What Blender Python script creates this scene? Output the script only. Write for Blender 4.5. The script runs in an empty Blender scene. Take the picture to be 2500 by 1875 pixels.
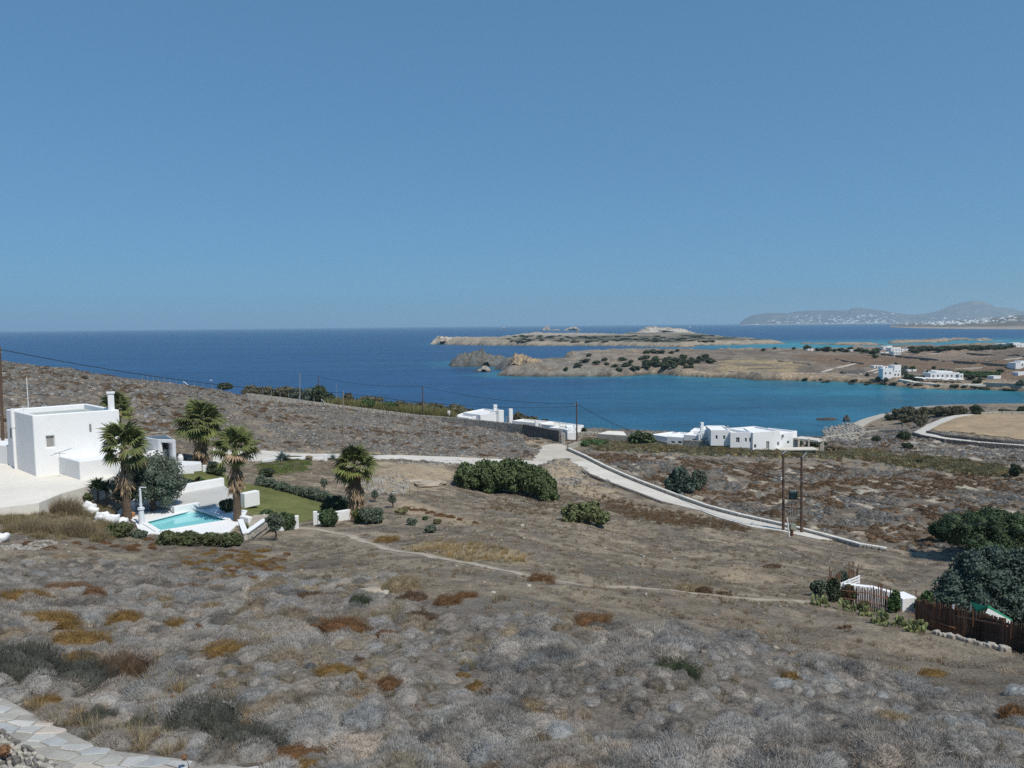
import bpy, math, random
import numpy as np
from mathutils import Vector, Matrix

scene = bpy.context.scene
COL = scene.collection
rng = np.random.default_rng(7)
random.seed(7)

# ------------------------------------------------------------------ camera
CAM_H = 40.0                      # the sea is z = 0, the camera is 40 m above it
F, CX, CY = 1819.0, 1250.0, 937.5  # focal length and centre in pixels of the 2500 px photograph
PITCH, ROLL = math.radians(-4.5), math.radians(-0.57)
fw = np.array([0, math.cos(PITCH), math.sin(PITCH)])
_rt = np.array([1.0, 0, 0]); _up = np.cross(_rt, fw)
rt = math.cos(ROLL) * _rt + math.sin(ROLL) * _up
up = -math.sin(ROLL) * _rt + math.cos(ROLL) * _up
camd = bpy.data.cameras.new('camera'); cam = bpy.data.objects.new('camera', camd); COL.objects.link(cam)
camd.sensor_width = 36; camd.lens = 36 * F / 2500; camd.clip_start = 0.2; camd.clip_end = 120000
M = Matrix(((rt[0], up[0], -fw[0], 0), (rt[1], up[1], -fw[1], 0), (rt[2], up[2], -fw[2], CAM_H), (0, 0, 0, 1)))
cam.matrix_world = M
scene.camera = cam

# ------------------------------------------------------------------ sky and sun
SUN_AZ, SUN_EL = math.radians(138), math.radians(55)     # clockwise from the view direction
sd = Vector((math.sin(SUN_AZ) * math.cos(SUN_EL), math.cos(SUN_AZ) * math.cos(SUN_EL), math.sin(SUN_EL)))
world = bpy.data.worlds.new('World'); scene.world = world; world.use_nodes = True
wn = world.node_tree.nodes; wl = world.node_tree.links
for n in list(wn): wn.remove(n)
sky = wn.new('ShaderNodeTexSky'); sky.sky_type = 'NISHITA'; sky.sun_disc = False
sky.sun_elevation = SUN_EL; sky.sun_rotation = SUN_AZ
sky.altitude = 0; sky.air_density = 0.9; sky.dust_density = 0.6; sky.ozone_density = 1.0
bg = wn.new('ShaderNodeBackground'); bg.inputs[1].default_value = 0.27
out = wn.new('ShaderNodeOutputWorld')
gam = wn.new('ShaderNodeGamma'); gam.inputs[1].default_value = 0.42       # the phone's flattened sky contrast, the same over the whole dome
tint = wn.new('ShaderNodeVectorMath'); tint.operation = 'MULTIPLY'; tint.inputs[1].default_value = (0.31, 0.62, 0.95)
wl.new(sky.outputs[0], gam.inputs[0]); wl.new(gam.outputs[0], tint.inputs[0]); wl.new(tint.outputs[0], bg.inputs[0]); wl.new(bg.outputs[0], out.inputs[0])
sl = bpy.data.lights.new('sun', 'SUN'); sun = bpy.data.objects.new('sun', sl); COL.objects.link(sun)
sl.energy = 3.8; sl.angle = math.radians(0.53); sl.color = (1.0, 0.948, 0.865)
sun.rotation_euler = sd.to_track_quat('Z', 'Y').to_euler()
sun.location = (30, -30, 120)
scene.view_settings.view_transform = 'Standard'; scene.view_settings.look = 'None'
scene.view_settings.exposure = 0; scene.view_settings.gamma = 1; scene.view_settings.use_curve_mapping = False
scene.render.engine = 'CYCLES'
cy = scene.cycles
cy.use_denoising = False
cy.max_bounces = 7; cy.diffuse_bounces = 2; cy.glossy_bounces = 2; cy.transmission_bounces = 4
cy.transparent_max_bounces = 6; cy.volume_bounces = 3
cy.caustics_reflective = False; cy.caustics_refractive = False

# ------------------------------------------------------------------ pixel <-> place
def ray(u, v):
    d = fw + (u - CX) / F * rt - (v - CY) / F * up
    return d
def at_y(u, v, y):
    d = ray(u, v); p = d * (y / d[1]); p[2] += CAM_H; return p
def at_z(u, v, z):
    d = ray(u, v); p = d * ((z - CAM_H) / d[2]); p[2] += CAM_H; return p

# ------------------------------------------------------------------ noise
def _hash(ix, iy, s):
    h = (ix.astype(np.int64) * 374761393 + iy.astype(np.int64) * 668265263 + s * 1442695041) & 0xffffffff
    h = ((h ^ (h >> 13)) * 1274126177) & 0xffffffff
    h = (h ^ (h >> 16)) & 0xffffff
    return h / float(0xffffff)
def vnoise(x, y, s=0):
    x = np.asarray(x, float); y = np.asarray(y, float)
    ix = np.floor(x).astype(np.int64); iy = np.floor(y).astype(np.int64); fx = x - ix; fy = y - iy
    fx = fx * fx * (3 - 2 * fx); fy = fy * fy * (3 - 2 * fy)
    a = _hash(ix, iy, s); b = _hash(ix + 1, iy, s); c = _hash(ix, iy + 1, s); d = _hash(ix + 1, iy + 1, s)
    return (a * (1 - fx) + b * fx) * (1 - fy) + (c * (1 - fx) + d * fx) * fy
def fbm(x, y, o=4, s=0):
    t = 0; a = 1; n = 0
    for i in range(o):
        t = t + a * vnoise(x * 2 ** i + 17.3 * i, y * 2 ** i - 9.1 * i, s + i); n += a; a *= 0.5
    return t / n
def smooth(e0, e1, x):
    t = np.clip((x - e0) / (e1 - e0), 0, 1); return t * t * (3 - 2 * t)

# ------------------------------------------------------------------ terrain, from measured ground points (u, v, metres forward)
CT = [(0,1875,12),(600,1875,12.4),(1250,1875,12.6),(1900,1875,12.6),(2500,1875,12.8),
 (0,1700,15.5),(600,1700,16.5),(1250,1700,17),(1900,1700,17.5),(2500,1700,18.5),
 (0,1450,28),(600,1450,29),(1250,1450,29.5),(1800,1450,36),(2030,1478,37),(2350,1560,33),(2500,1600,31),
 (0,1330,42),(330,1340,46),(600,1330,49),(900,1330,49),(1250,1300,55),(1600,1330,62),(1600,1400,45),(1940,1400,50),
 (200,1275,56),(500,1300,57),(730,1285,60),(900,1265,63),(1250,1250,72),(1600,1280,73),
 (1235,1215,92),(1000,1215,80),(1940,1308,82),(2150,1345,76),(2300,1400,66),(2500,1400,62),
 (1700,1250,98),(1500,1190,113),(1380,1130,132),(1000,1130,108),(850,1112,115),(650,1112,112),
 (0,1165,71),(300,1085,86),(0,960,100),(0,893,128),(200,924,136),(500,966,152),(440,946,176),(520,962,184),(340,930,172),(750,985,185),(500,1060,110),
 (838,1086,127),(1032,1016,216),(1000,1095,133),(1300,1062,182),(1300,1092,152),(1408,1076,168),(1180,1040,195),
 (1500,1088,162),(1750,1108,146),(2000,1110,152),(2200,1100,163),(2400,1200,110),(2500,1300,78),(2200,1250,95),
 (2500,1080,180),(2400,1040,222),(2500,1000,262),(2300,1005,262),(2250,1065,190)]
cp = []
for u, v, y in CT: cp.append(at_y(u, v, y))
# shore points (z = 0) and points behind the ridges and out at sea, where the ground drops below the water
for u, v in [(2012,1066),(2030,1045),(2085,1031),(2150,1013),(1985,1075)]: cp.append(at_z(u, v, 0))
for u, v, z in [(2080,1052,2.6),(2120,1030,3.0),(2230,1002,3.2),(2200,1040,3.6)]: cp.append(at_z(u, v, z))
for u, v, z in [(1955,1050,-2),(2060,1000,-2.5),(2200,985,-2.5),(2350,985,-1.5),(2490,985,-1),(2100,1015,-1.0)]: cp.append(at_z(u, v, z))
for u, y, z in [(0,190,26),(0,260,-2),(500,215,22),(500,280,-2),(250,200,25),(250,270,-2),(750,222,15.5),(750,300,-2),(1000,245,11.5),(1000,310,-2),
                (1250,215,10.5),(1250,300,-2),(1500,215,9.5),(1500,285,-2),(1750,205,9),(1750,270,-2),(1900,200,9),(1900,245,3),
                (0,400,-6),(600,400,-6),(1250,400,-6),(1900,400,-6),(2500,430,-6),(-700,260,-2),(-700,150,30),(-700,60,31),(-700,15,34),
                (3200,20,30),(3200,80,17),(3200,200,8),(3200,330,2),(3200,430,-4)]:
    cp.append(np.array([(u - CX) / F * y, y, z], float))
for x, y, z in [(0,0,35.2),(-12,0,35.5),(12,0,34.8),(0,6,33.9),(-25,-5,37),(25,-5,34),(0,-6,36)]: cp.append(np.array([x, y, z], float))
cp = np.array(cp)
def _warp(x, y): return 1.6 * x / (np.abs(y + 40) + 1), np.log(np.maximum(y + 40, 5))
def _tps(r2): return 0.5 * r2 * np.log(r2 + 1e-9)
_wx, _wy = _warp(cp[:, 0], cp[:, 1]); n = len(cp)
K = _tps((_wx[:, None] - _wx) ** 2 + (_wy[:, None] - _wy) ** 2) + np.eye(n) * 1e-4
Pm = np.stack([np.ones(n), _wx, _wy], 1)
_A = np.zeros((n + 3, n + 3)); _A[:n, :n] = K; _A[:n, n:] = Pm; _A[n:, :n] = Pm.T
_N = n
_W = np.linalg.solve(_A, np.concatenate([cp[:, 2], np.zeros(3)]))
def H0(x, y):
    x = np.asarray(x, float); y = np.asarray(y, float); s = x.shape; x = x.ravel(); y = y.ravel(); o = np.empty(len(x))
    for i in range(0, len(x), 40000):
        a, b = _warp(x[i:i + 40000], y[i:i + 40000])
        r = _tps((a[:, None] - _wx) ** 2 + (b[:, None] - _wy) ** 2)
        o[i:i + 40000] = r @ _W[:_N] + _W[_N] + _W[_N + 1] * a + _W[_N + 2] * b
    return o.reshape(s)
_YS = 4.5 * (420 / 4.5) ** np.linspace(0, 1, 1500)
def _march(u, v, fn, y0=9.0):
    d = ray(u, v); X = d[0] / d[1] * _YS; Z = CAM_H + d[2] / d[1] * _YS
    g = Z - fn(X, _YS); i = np.where((g < 0) & (_YS >= y0))[0]
    if len(i) == 0 or i[0] == 0: return at_z(u, v, 0.0)
    i = i[0]; t = g[i - 1] / (g[i - 1] - g[i]); y = _YS[i - 1] + t * (_YS[i] - _YS[i - 1])
    return np.array([d[0] / d[1] * y, y, CAM_H + d[2] / d[1] * y])
def hit0(u, v, y0=9.0): return _march(u, v, H0, y0)
def poly0(pts, y0=9.0): return np.array([hit0(u, v, y0)[:2] for u, v in pts])
def sdist(x, y, poly):
    """signed distance to a polygon, negative inside"""
    x = np.asarray(x, float); y = np.asarray(y, float)
    d = np.full(x.shape, 1e9); ins = np.zeros(x.shape, bool); m = len(poly)
    for i in range(m):
        ax, ay = poly[i]; bx, by = poly[(i + 1) % m]; ex, ey = bx - ax, by - ay
        t = np.clip(((x - ax) * ex + (y - ay) * ey) / (ex * ex + ey * ey + 1e-12), 0, 1)
        d = np.minimum(d, (x - ax - t * ex) ** 2 + (y - ay - t * ey) ** 2)
        c = ((ay > y) != (by > y)) & (x < (bx - ax) * (y - ay) / (by - ay + 1e-12) + ax)
        ins ^= c
    d = np.sqrt(d); return np.where(ins, -d, d)
def ldist(x, y, line):
    x = np.asarray(x, float); y = np.asarray(y, float); d = np.full(x.shape, 1e18)
    for i in range(len(line) - 1):
        ax, ay = line[i][:2]; bx, by = line[i + 1][:2]; ex, ey = bx - ax, by - ay
        t = np.clip(((x - ax) * ex + (y - ay) * ey) / (ex * ex + ey * ey + 1e-12), 0, 1)
        d = np.minimum(d, (x - ax - t * ex) ** 2 + (y - ay - t * ey) ** 2)
    return np.sqrt(d)
# ------------------------------------------------------------------ materials
def mat(name, base=(0.5, 0.5, 0.5), rough=0.85, noise=None, bump=None, spec=0.2, attr=None, metallic=0.0, inst=None):
    """base colour, optional list of (scale, amount, detail) value noises, bump (scale, distance), colour attribute"""
    m = bpy.data.materials.new(name); m.use_nodes = True; nt = m.node_tree; N = nt.nodes; L = nt.links
    b = N['Principled BSDF']; b.inputs['Roughness'].default_value = rough; b.inputs['Specular IOR Level'].default_value = spec
    b.inputs['Metallic'].default_value = metallic
    co = N.new('ShaderNodeTexCoord')
    if attr:
        a = N.new('ShaderNodeAttribute'); a.attribute_name = attr; c = a.outputs['Color']
    else:
        a = N.new('ShaderNodeRGB'); a.outputs[0].default_value = (*base, 1); c = a.outputs[0]
    for s, k, det in (noise or []):
        t = N.new('ShaderNodeTexNoise'); t.inputs['Scale'].default_value = s; t.inputs['Detail'].default_value = det; t.inputs['Roughness'].default_value = 0.65
        L.new(co.outputs['Object'], t.inputs['Vector'])
        r = N.new('ShaderNodeMapRange'); r.inputs[1].default_value = 0.3; r.inputs[2].default_value = 0.7
        r.inputs[3].default_value = 1 - k; r.inputs[4].default_value = 1 + k; L.new(t.outputs['Fac'], r.inputs[0])
        mx = N.new('ShaderNodeVectorMath'); mx.operation = 'SCALE'; L.new(c, mx.inputs[0]); L.new(r.outputs[0], mx.inputs['Scale']); c = mx.outputs[0]
    if inst:      # per-instance tint: (attribute, low colour, high colour)
        at = N.new('ShaderNodeAttribute'); at.attribute_type = 'INSTANCER'; at.attribute_name = inst
        mm = N.new('ShaderNodeVectorMath'); mm.operation = 'MULTIPLY'; L.new(c, mm.inputs[0]); L.new(at.outputs['Vector'], mm.inputs[1]); c = mm.outputs[0]
    L.new(c, b.inputs['Base Color'])
    if bump:
        t = N.new('ShaderNodeTexNoise'); t.inputs['Scale'].default_value = bump[0]; t.inputs['Detail'].default_value = 5; t.inputs['Roughness'].default_value = 0.7
        L.new(co.outputs['Object'], t.inputs['Vector'])
        bn = N.new('ShaderNodeBump'); bn.inputs['Distance'].default_value = bump[1]; bn.inputs['Strength'].default_value = 1
        L.new(t.outputs['Fac'], bn.inputs['Height']); L.new(bn.outputs[0], b.inputs['Normal'])
    return m
MT = {}
MT['ground'] = mat('ground', attr='col', rough=0.95, noise=[(0.8, 0.2, 8), (5.0, 0.3, 6), (30.0, 0.3, 4)], bump=(7.0, 0.12), spec=0.05)
MT['rockland'] = mat('rockland', attr='col', rough=0.95, noise=[(0.09, 0.18, 8), (0.5, 0.3, 6)], bump=(0.35, 2.2), spec=0.05)
MT['farland'] = mat('farland', attr='col', rough=0.95, noise=[(0.006, 0.2, 8), (0.03, 0.25, 6)], bump=(0.02, 10), spec=0.02)
MT['white'] = mat('whitewash', (0.80, 0.80, 0.79), 0.9, [(0.7, 0.03, 5), (6, 0.025, 4)], (3.0, 0.012), 0.1)
MT['white_old'] = mat('weathered_whitewash', (0.74, 0.73, 0.71), 0.9, [(0.9, 0.07, 6), (7, 0.05, 4)], (4.0, 0.02), 0.1)
MT['roofpaint'] = mat('roof_coating', (0.42, 0.45, 0.43), 0.8, [(0.6, 0.12, 6)], (3, 0.01))
MT['concrete'] = mat('pale_concrete', (0.60, 0.56, 0.495), 0.92, [(0.13, 0.12, 7), (0.9, 0.12, 7), (6.0, 0.10, 5)], (8, 0.01), 0.1)
MT['terrace'] = mat('terrace_screed', (0.72, 0.68, 0.60), 0.92, [(0.22, 0.08, 7), (2.0, 0.05, 5)], (8, 0.01), 0.1)
MT['gravel'] = mat('dirt_road', (0.50, 0.45, 0.38), 0.95, [(0.25, 0.12, 7), (2.5, 0.12, 5)], (5, 0.04), 0.05)
MT['dust'] = mat('dusty_path', (0.40, 0.345, 0.275), 0.95, [(0.5, 0.15, 7), (5, 0.15, 5)], (5, 0.03), 0.05)
MT['stone'] = mat('fieldstone', (0.36, 0.33, 0.285), 0.92, [(1.1, 0.28, 5), (9, 0.2, 5)], (9, 0.03), 0.1)
MT['stone_pale'] = mat('pale_stone', (0.44, 0.405, 0.34), 0.92, [(1.4, 0.22, 5), (9, 0.15, 5)], (9, 0.03), 0.1)
MT['coping'] = mat('whitish_coping_stone', (0.66, 0.63, 0.57), 0.92, [(1.4, 0.15, 5), (9, 0.12, 5)], (9, 0.03), 0.1)
MT['stone_dark'] = mat('dark_fieldstone', (0.17, 0.155, 0.14), 0.92, [(1.3, 0.3, 5), (9, 0.2, 5)], (9, 0.03), 0.1)
MT['wood'] = mat('weathered_pole_wood', (0.115, 0.075, 0.055), 0.85, [(5, 0.3, 6), (0.8, 0.15, 4)], (20, 0.01))
MT['wood_grey'] = mat('grey_pole_wood', (0.24, 0.20, 0.165), 0.85, [(5, 0.25, 6)], (20, 0.01))
MT['cane'] = mat('brown_cane', (0.12, 0.072, 0.05), 0.8, [(3, 0.35, 5)], (20, 0.01))
MT['cane_red'] = mat('reddish_cane', (0.21, 0.105, 0.065), 0.8, [(3, 0.3, 5)], (20, 0.01))
MT['cable'] = mat('cable', (0.02, 0.02, 0.022), 0.6)
MT['steel'] = mat('galvanised_steel', (0.45, 0.46, 0.46), 0.45, [(8, 0.1, 3)], metallic=0.6)
MT['green_paint'] = mat('green_enamel', (0.035, 0.075, 0.075), 0.45, [(4, 0.15, 4)], spec=0.4)
MT['greybox'] = mat('grey_green_box', (0.22, 0.235, 0.19), 0.6, [(3, 0.08, 4)])
MT['rust'] = mat('rusted_metal', (0.13, 0.06, 0.04), 0.9, [(4, 0.3, 5)])
MT['glass'] = mat('window_glass', (0.06, 0.075, 0.085), 0.12, spec=0.6)
MT['shutter'] = mat('grey_shutter', (0.30, 0.29, 0.27), 0.7, [(4, 0.1, 4)])
MT['bark'] = mat('bark', (0.14, 0.115, 0.09), 0.95, [(6, 0.3, 5)], (14, 0.03))
MT['palmbark'] = mat('palm_trunk', (0.13, 0.095, 0.07), 0.95, [(7, 0.35, 5)], (12, 0.05))
MT['terracotta'] = mat('terracotta', (0.42, 0.22, 0.12), 0.8, [(5, 0.15, 4)])
MT['awning'] = mat('green_awning_cloth', (0.03, 0.27, 0.14), 0.8, [(2, 0.1, 4)])
MT['canvas'] = mat('pale_canvas', (0.5, 0.5, 0.46), 0.85, [(2, 0.08, 4)])
MT['cliff_dark'] = mat('dark_cliff', (0.15, 0.155, 0.15), 0.95, [(0.2, 0.3, 6)], (0.6, 1.0))

def leafmat(name, col, var=0.3, trans=0.12, rough=0.7, sc=0.9):
    m = bpy.data.materials.new(name); m.use_nodes = True; nt = m.node_tree; N = nt.nodes; L = nt.links
    b = N['Principled BSDF']; b.inputs['Roughness'].default_value = rough; b.inputs['Specular IOR Level'].default_value = 0.12
    g = N.new('ShaderNodeNewGeometry'); co = N.new('ShaderNodeTexCoord')
    t = N.new('ShaderNodeTexNoise'); t.inputs['Scale'].default_value = sc; t.inputs['Detail'].default_value = 3; L.new(co.outputs['Object'], t.inputs['Vector'])
    ad = N.new('ShaderNodeMath'); ad.operation = 'ADD'; L.new(g.outputs['Random Per Island'], ad.inputs[0]); L.new(t.outputs['Fac'], ad.inputs[1])
    r = N.new('ShaderNodeMapRange'); r.inputs[1].default_value = 0.2; r.inputs[2].default_value = 1.8; r.inputs[3].default_value = 1 - var; r.inputs[4].default_value = 1 + var
    L.new(ad.outputs[0], r.inputs[0])
    c = N.new('ShaderNodeRGB'); c.outputs[0].default_value = (*col, 1)
    mx = N.new('ShaderNodeVectorMath'); mx.operation = 'SCALE'; L.new(c.outputs[0], mx.inputs[0]); L.new(r.outputs[0], mx.inputs['Scale'])
    L.new(mx.outputs[0], b.inputs['Base Color'])
    return m
LM = {}
for k, c, v in [('fig', (0.072, 0.094, 0.042), .45), ('fig_light', (0.115, 0.13, 0.06), .35), ('olive', (0.085, 0.105, 0.078), .35), ('dark', (0.052, 0.066, 0.038), .4), ('pine', (0.064, 0.088, 0.070), .45),
                ('pine_green', (0.05, 0.072, 0.036), .4), ('tamarisk', (0.10, 0.095, 0.06), .4), ('reed', (0.16, 0.155, 0.085), .3), ('hedge', (0.075, 0.088, 0.042), .4), ('hedge_grey', (0.085, 0.105, 0.075), .3),
                ('oleander', (0.062, 0.092, 0.045), .3), ('flower_white', (0.8, 0.8, 0.78), .1), ('flower_red', (0.55, 0.03, 0.05), .2), ('palm', (0.105, 0.12, 0.045), .45), ('palm_light', (0.15, 0.165, 0.05), .3),
                ('palm_dead', (0.36, 0.26, 0.165), .35), ('agave', (0.20, 0.25, 0.23), .2), ('yucca', (0.07, 0.10, 0.05), .3), ('cactus', (0.15, 0.17, 0.075), .3), ('dryshrub', (0.24, 0.195, 0.125), .3),
                ('scrub_green', (0.085, 0.085, 0.062), .3), ('grass_straw', (0.36, 0.28, 0.16), .25), ('grass_olive', (0.145, 0.135, 0.07), .3), ('thistle', (0.16, 0.09, 0.05), .3), ('vine', (0.06, 0.10, 0.04), .35)]:
    LM[k] = leafmat(k + '_leaf', tuple(min(.9, q * (1.3 if max(c) < .2 else 1)) for q in c), v)

# ------------------------------------------------------------------ mesh building and object bookkeeping
ORG = {}
def link(o, parent=None):
    COL.objects.link(o)
    if parent is not None: o.parent = parent
    return o
def props(o, label=None, cat=None, group=None, kind=None):
    if label: o['label'] = label
    if cat: o['category'] = cat
    if group: o['group'] = group
    if kind: o['kind'] = kind
    return o
def thing(name, label, cat, loc, group=None, kind=None):
    o = bpy.data.objects.new(name, None); link(o); o.location = tuple(float(c) for c in loc); o.empty_display_size = 0.3
    ORG[o.name] = np.array(loc, float)
    return props(o, label, cat, group, kind)
def raw(name, V, faces, material, parent=None, smoothf=False, org=None, **kw):
    """V: Nx3 world coordinates; faces: list or int array (all tris or all quads)"""
    V = np.asarray(V, float)
    if parent is not None: org = ORG[parent.name]
    if org is None: org = np.zeros(3)
    me = bpy.data.meshes.new(name); W = (V - org).astype(np.float32)
    if isinstance(faces, np.ndarray):
        k = faces.shape[1]; nf = len(faces)
        me.vertices.add(len(W)); me.vertices.foreach_set('co', W.ravel())
        me.loops.add(nf * k); me.loops.foreach_set('vertex_index', faces.astype(np.int32).ravel())
        me.polygons.add(nf); me.polygons.foreach_set('loop_start', np.arange(nf, dtype=np.int32) * k)
        me.update(calc_edges=True)
    else:
        me.from_pydata(W.tolist(), [], faces)
    if isinstance(material, (list, tuple)):
        for m in material: me.materials.append(m)
    else: me.materials.append(material)
    if smoothf: me.polygons.foreach_set('use_smooth', np.ones(len(me.polygons), bool))
    o = bpy.data.objects.new(name, me); link(o, parent); ORG[o.name] = org
    if parent is None: o.location = tuple(float(c) for c in org)
    return props(o, **kw)
def dup(o, parent=None, **kw):
    c = o.copy(); COL.objects.link(c); c.parent = parent; ORG[c.name] = ORG.get(o.name, np.zeros(3)); return c
class MB:
    def __init__(s): s.v = []; s.f = []
    def add(s, V, Fc):
        b = len(s.v); s.v += [tuple(map(float, p)) for p in V]; s.f += [tuple(b + i for i in q) for q in Fc]; return s
    def prism(s, poly, z0, z1):
        """poly: list of (x, y) or (x, y, ...); vertical walls, z0/z1 number or list per corner"""
        n = len(poly); a = sum(poly[i][0] * poly[(i + 1) % n][1] - poly[(i + 1) % n][0] * poly[i][1] for i in range(n))
        z0 = [z0] * n if np.isscalar(z0) else list(z0); z1 = [z1] * n if np.isscalar(z1) else list(z1)
        if a < 0: poly = list(poly)[::-1]; z0 = z0[::-1]; z1 = z1[::-1]
        V = [(p[0], p[1], z0[i]) for i, p in enumerate(poly)] + [(p[0], p[1], z1[i]) for i, p in enumerate(poly)]
        Fc = [tuple(range(n))[::-1], tuple(range(n, 2 * n))] + [(i, (i + 1) % n, n + (i + 1) % n, n + i) for i in range(n)]
        return s.add(V, Fc)
    def box(s, c, size, rz=0.0, top=1.0):
        """c = centre of the base; size = (sx, sy, sz)"""
        hx, hy = size[0] / 2, size[1] / 2; ca, sa = math.cos(rz), math.sin(rz); V = []
        for z, k in ((0, 1), (size[2], top)):
            for x, y in ((-hx, -hy), (hx, -hy), (hx, hy), (-hx, hy)):
                V.append((c[0] + (x * ca - y * sa) * k, c[1] + (x * sa + y * ca) * k, c[2] + z))
        return s.add(V, [(3, 2, 1, 0), (4, 5, 6, 7), (0, 1, 5, 4), (1, 2, 6, 5), (2, 3, 7, 6), (3, 0, 4, 7)])
    def wall(s, a, b, z0, z1, th):
        """a wall from a to b (xy), z0/z1 may be (at a, at b)"""
        a = np.array(a[:2], float); b = np.array(b[:2], float); d = b - a; nrm = np.array([-d[1], d[0]]) / (np.hypot(*d) + 1e-9) * th / 2
        z0 = (z0, z0) if np.isscalar(z0) else z0; z1 = (z1, z1) if np.isscalar(z1) else z1
        return s.prism([a - nrm, b - nrm, b + nrm, a + nrm], [z0[0], z0[1], z0[1], z0[0]], [z1[0], z1[1], z1[1], z1[0]])
    def tube(s, pts, r, n=8, cap=True):
        pts = [np.array(p, float) for p in pts]; r = [r] * len(pts) if np.isscalar(r) else r; V = []; Fc = []
        for i, p in enumerate(pts):
            t = pts[min(i + 1, len(pts) - 1)] - pts[max(i - 1, 0)]; t = t / (np.linalg.norm(t) + 1e-9)
            h = np.array([1, 0, 0]) if abs(t[2]) > 0.8 else np.array([0, 0, 1.0])
            a = np.cross(t, h); a /= np.linalg.norm(a); b = np.cross(t, a)
            for k in range(n):
                an = 2 * math.pi * k / n; V.append(p + r[i] * (a * math.cos(an) + b * math.sin(an)))
        for i in range(len(pts) - 1):
            for k in range(n): Fc.append((i * n + k, i * n + (k + 1) % n, (i + 1) * n + (k + 1) % n, (i + 1) * n + k))
        if cap: Fc.append(tuple(range(n))); Fc.append(tuple(range((len(pts) - 1) * n, len(pts) * n))[::-1])
        return s.add(V, Fc)
    def lathe(s, c, prof, n=12):
        return s.tube([(c[0], c[1], c[2] + z) for r, z in prof], [max(r, .001) for r, z in prof], n)
    def rock(s, c, sx, sy, sz, rz=0.0, j=0.18):
        V = []
        for z, k in ((-0.5, 0.85), (0.5, 0.8)):
            for x, y in ((-.5, -.5), (.5, -.5), (.5, .5), (-.5, .5)):
                V.append([x * k * sx * (1 + random.uniform(-j, j)), y * k * sy * (1 + random.uniform(-j, j)), z * sz * (1 + random.uniform(-j, j))])
        V.append([0, 0, 0.6 * sz]); ca, sa = math.cos(rz), math.sin(rz)
        V = [(c[0] + x * ca - y * sa, c[1] + x * sa + y * ca, c[2] + z) for x, y, z in V]
        return s.add(V, [(3, 2, 1, 0), (4, 5, 8), (5, 6, 8), (6, 7, 8), (7, 4, 8), (0, 1, 5, 4), (1, 2, 6, 5), (2, 3, 7, 6), (3, 0, 4, 7)])
    def build(s, name, material, parent=None, smoothf=False, bevel=0, org=None, **kw):
        o = raw(name, s.v, s.f, material, parent, smoothf, org, **kw)
        if bevel:
            m = o.modifiers.new('soft_edges', 'BEVEL'); m.width = bevel; m.segments = 2; m.limit_method = 'ANGLE'
        return o
# ------------------------------------------------------------------ regions of the ground (traced on the photograph, laid on the terrain)
VZ = float(at_y(84, 1163, 68)[2])          # villa terrace level
PZ = float(at_y(450, 1268, 62)[2])         # pool deck level
def pz(pts, z): return np.array([at_z(u, v, z)[:2] for u, v in pts])
TERR = pz([(-260, 1262), (0, 1240), (95, 1228), (150, 1205), (205, 1190), (260, 1172), (330, 1130), (200, 1095), (-260, 1110)], VZ)
DECK = pz([(285,1250),(330,1275),(350,1320),(400,1322),(560,1298),(592,1268),(604,1246),(560,1240),(545,1186),(430,1200),(330,1215)], PZ)
ROAD_A = poly0([(520,1095),(641,1101),(671,1103),(788,1109),(911,1113),(1111,1117),(1220,1122),(1306,1126),(1349,1128),(1395,1128),(1441,1120),(1478,1144),(1481,1147),(1562,1182),(1644,1212),(1725,1241),(1807,1264),(1910,1285),(1975,1303),(2040,1320),
    (1997,1318),(1959,1310),(1907,1298),(1834,1288),(1752,1264),(1712,1248),(1617,1225),(1552,1200),(1481,1174),(1416,1147),(1400,1143),(1323,1141),(1200,1136),(1035,1127),(911,1122),(788,1122),(671,1119),(640,1126),(520,1134)])
JUNC = poly0([(1325,1091),(1345,1085),(1367,1084),(1384,1090),(1398,1099),(1430,1116),(1443,1119),(1396,1131),(1349,1131),(1300,1129),(1306,1118),(1317,1104)])
FIELD_R = poly0([(2274,1047),(2298,1030),(2334,1019),(2388,1012.5),(2442,1010),(2560,1012),(2640,1080),(2524,1077),(2442,1068),(2361,1060),(2293,1053)])
ROAD_C = poly0([(2229,1056),(2261,1038),(2301,1022),(2334,1014),(2383,1009),(2396,1011),(2334,1020.5),(2293,1037),(2268,1050),(2263,1058),(2307,1069),(2388,1079),(2500,1087),(2620,1095),(2620,1099),(2500,1090.5),(2388,1083.5),(2293,1074),(2250,1066)])
TRACK = poly0([(2035,1064),(2087,1052),(2117,1036),(2160,1017),(2193,1010.5),(2155,1010.5),(2128,1016.6),(2095,1028),(2073,1044),(2049,1057)])
LAWN = poly0([(405,1166),(440,1150),(540,1148),(560,1170),(620,1186),(680,1195),(760,1222),(830,1240),(842,1252),(735,1275),(700,1290),(640,1286),(600,1268),(560,1245),(540,1215),(500,1200),(430,1192)])
GREENSLOPE = poly0([(660,1122),(700,1120),(755,1122),(758,1140),(740,1154),(700,1158),(680,1170),(640,1160),(625,1140),(640,1130)])
PAVE = poly0([(-260,1560),(0,1703),(32,1721),(78,1746),(152,1787),(225,1820),(285,1839),(393,1852),(542,1871),(640,1884),(640,1960),(200,1915),(141,1875),(114,1858),(76,1836),(35,1806),(0,1787),(-260,1650)], 7)
PATH = [hit0(u, v) for u, v in [(690,1290),(735,1289),(800,1297),(830,1303),(875,1318),(932,1338),(988,1350),(1064,1363),(1139,1380),(1214,1395),(1286,1412),(1365,1423),(1440,1431),(1553,1437),(1640,1444),(1702,1454),(1803,1462),(1925,1470),(1990,1474)]]
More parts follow.
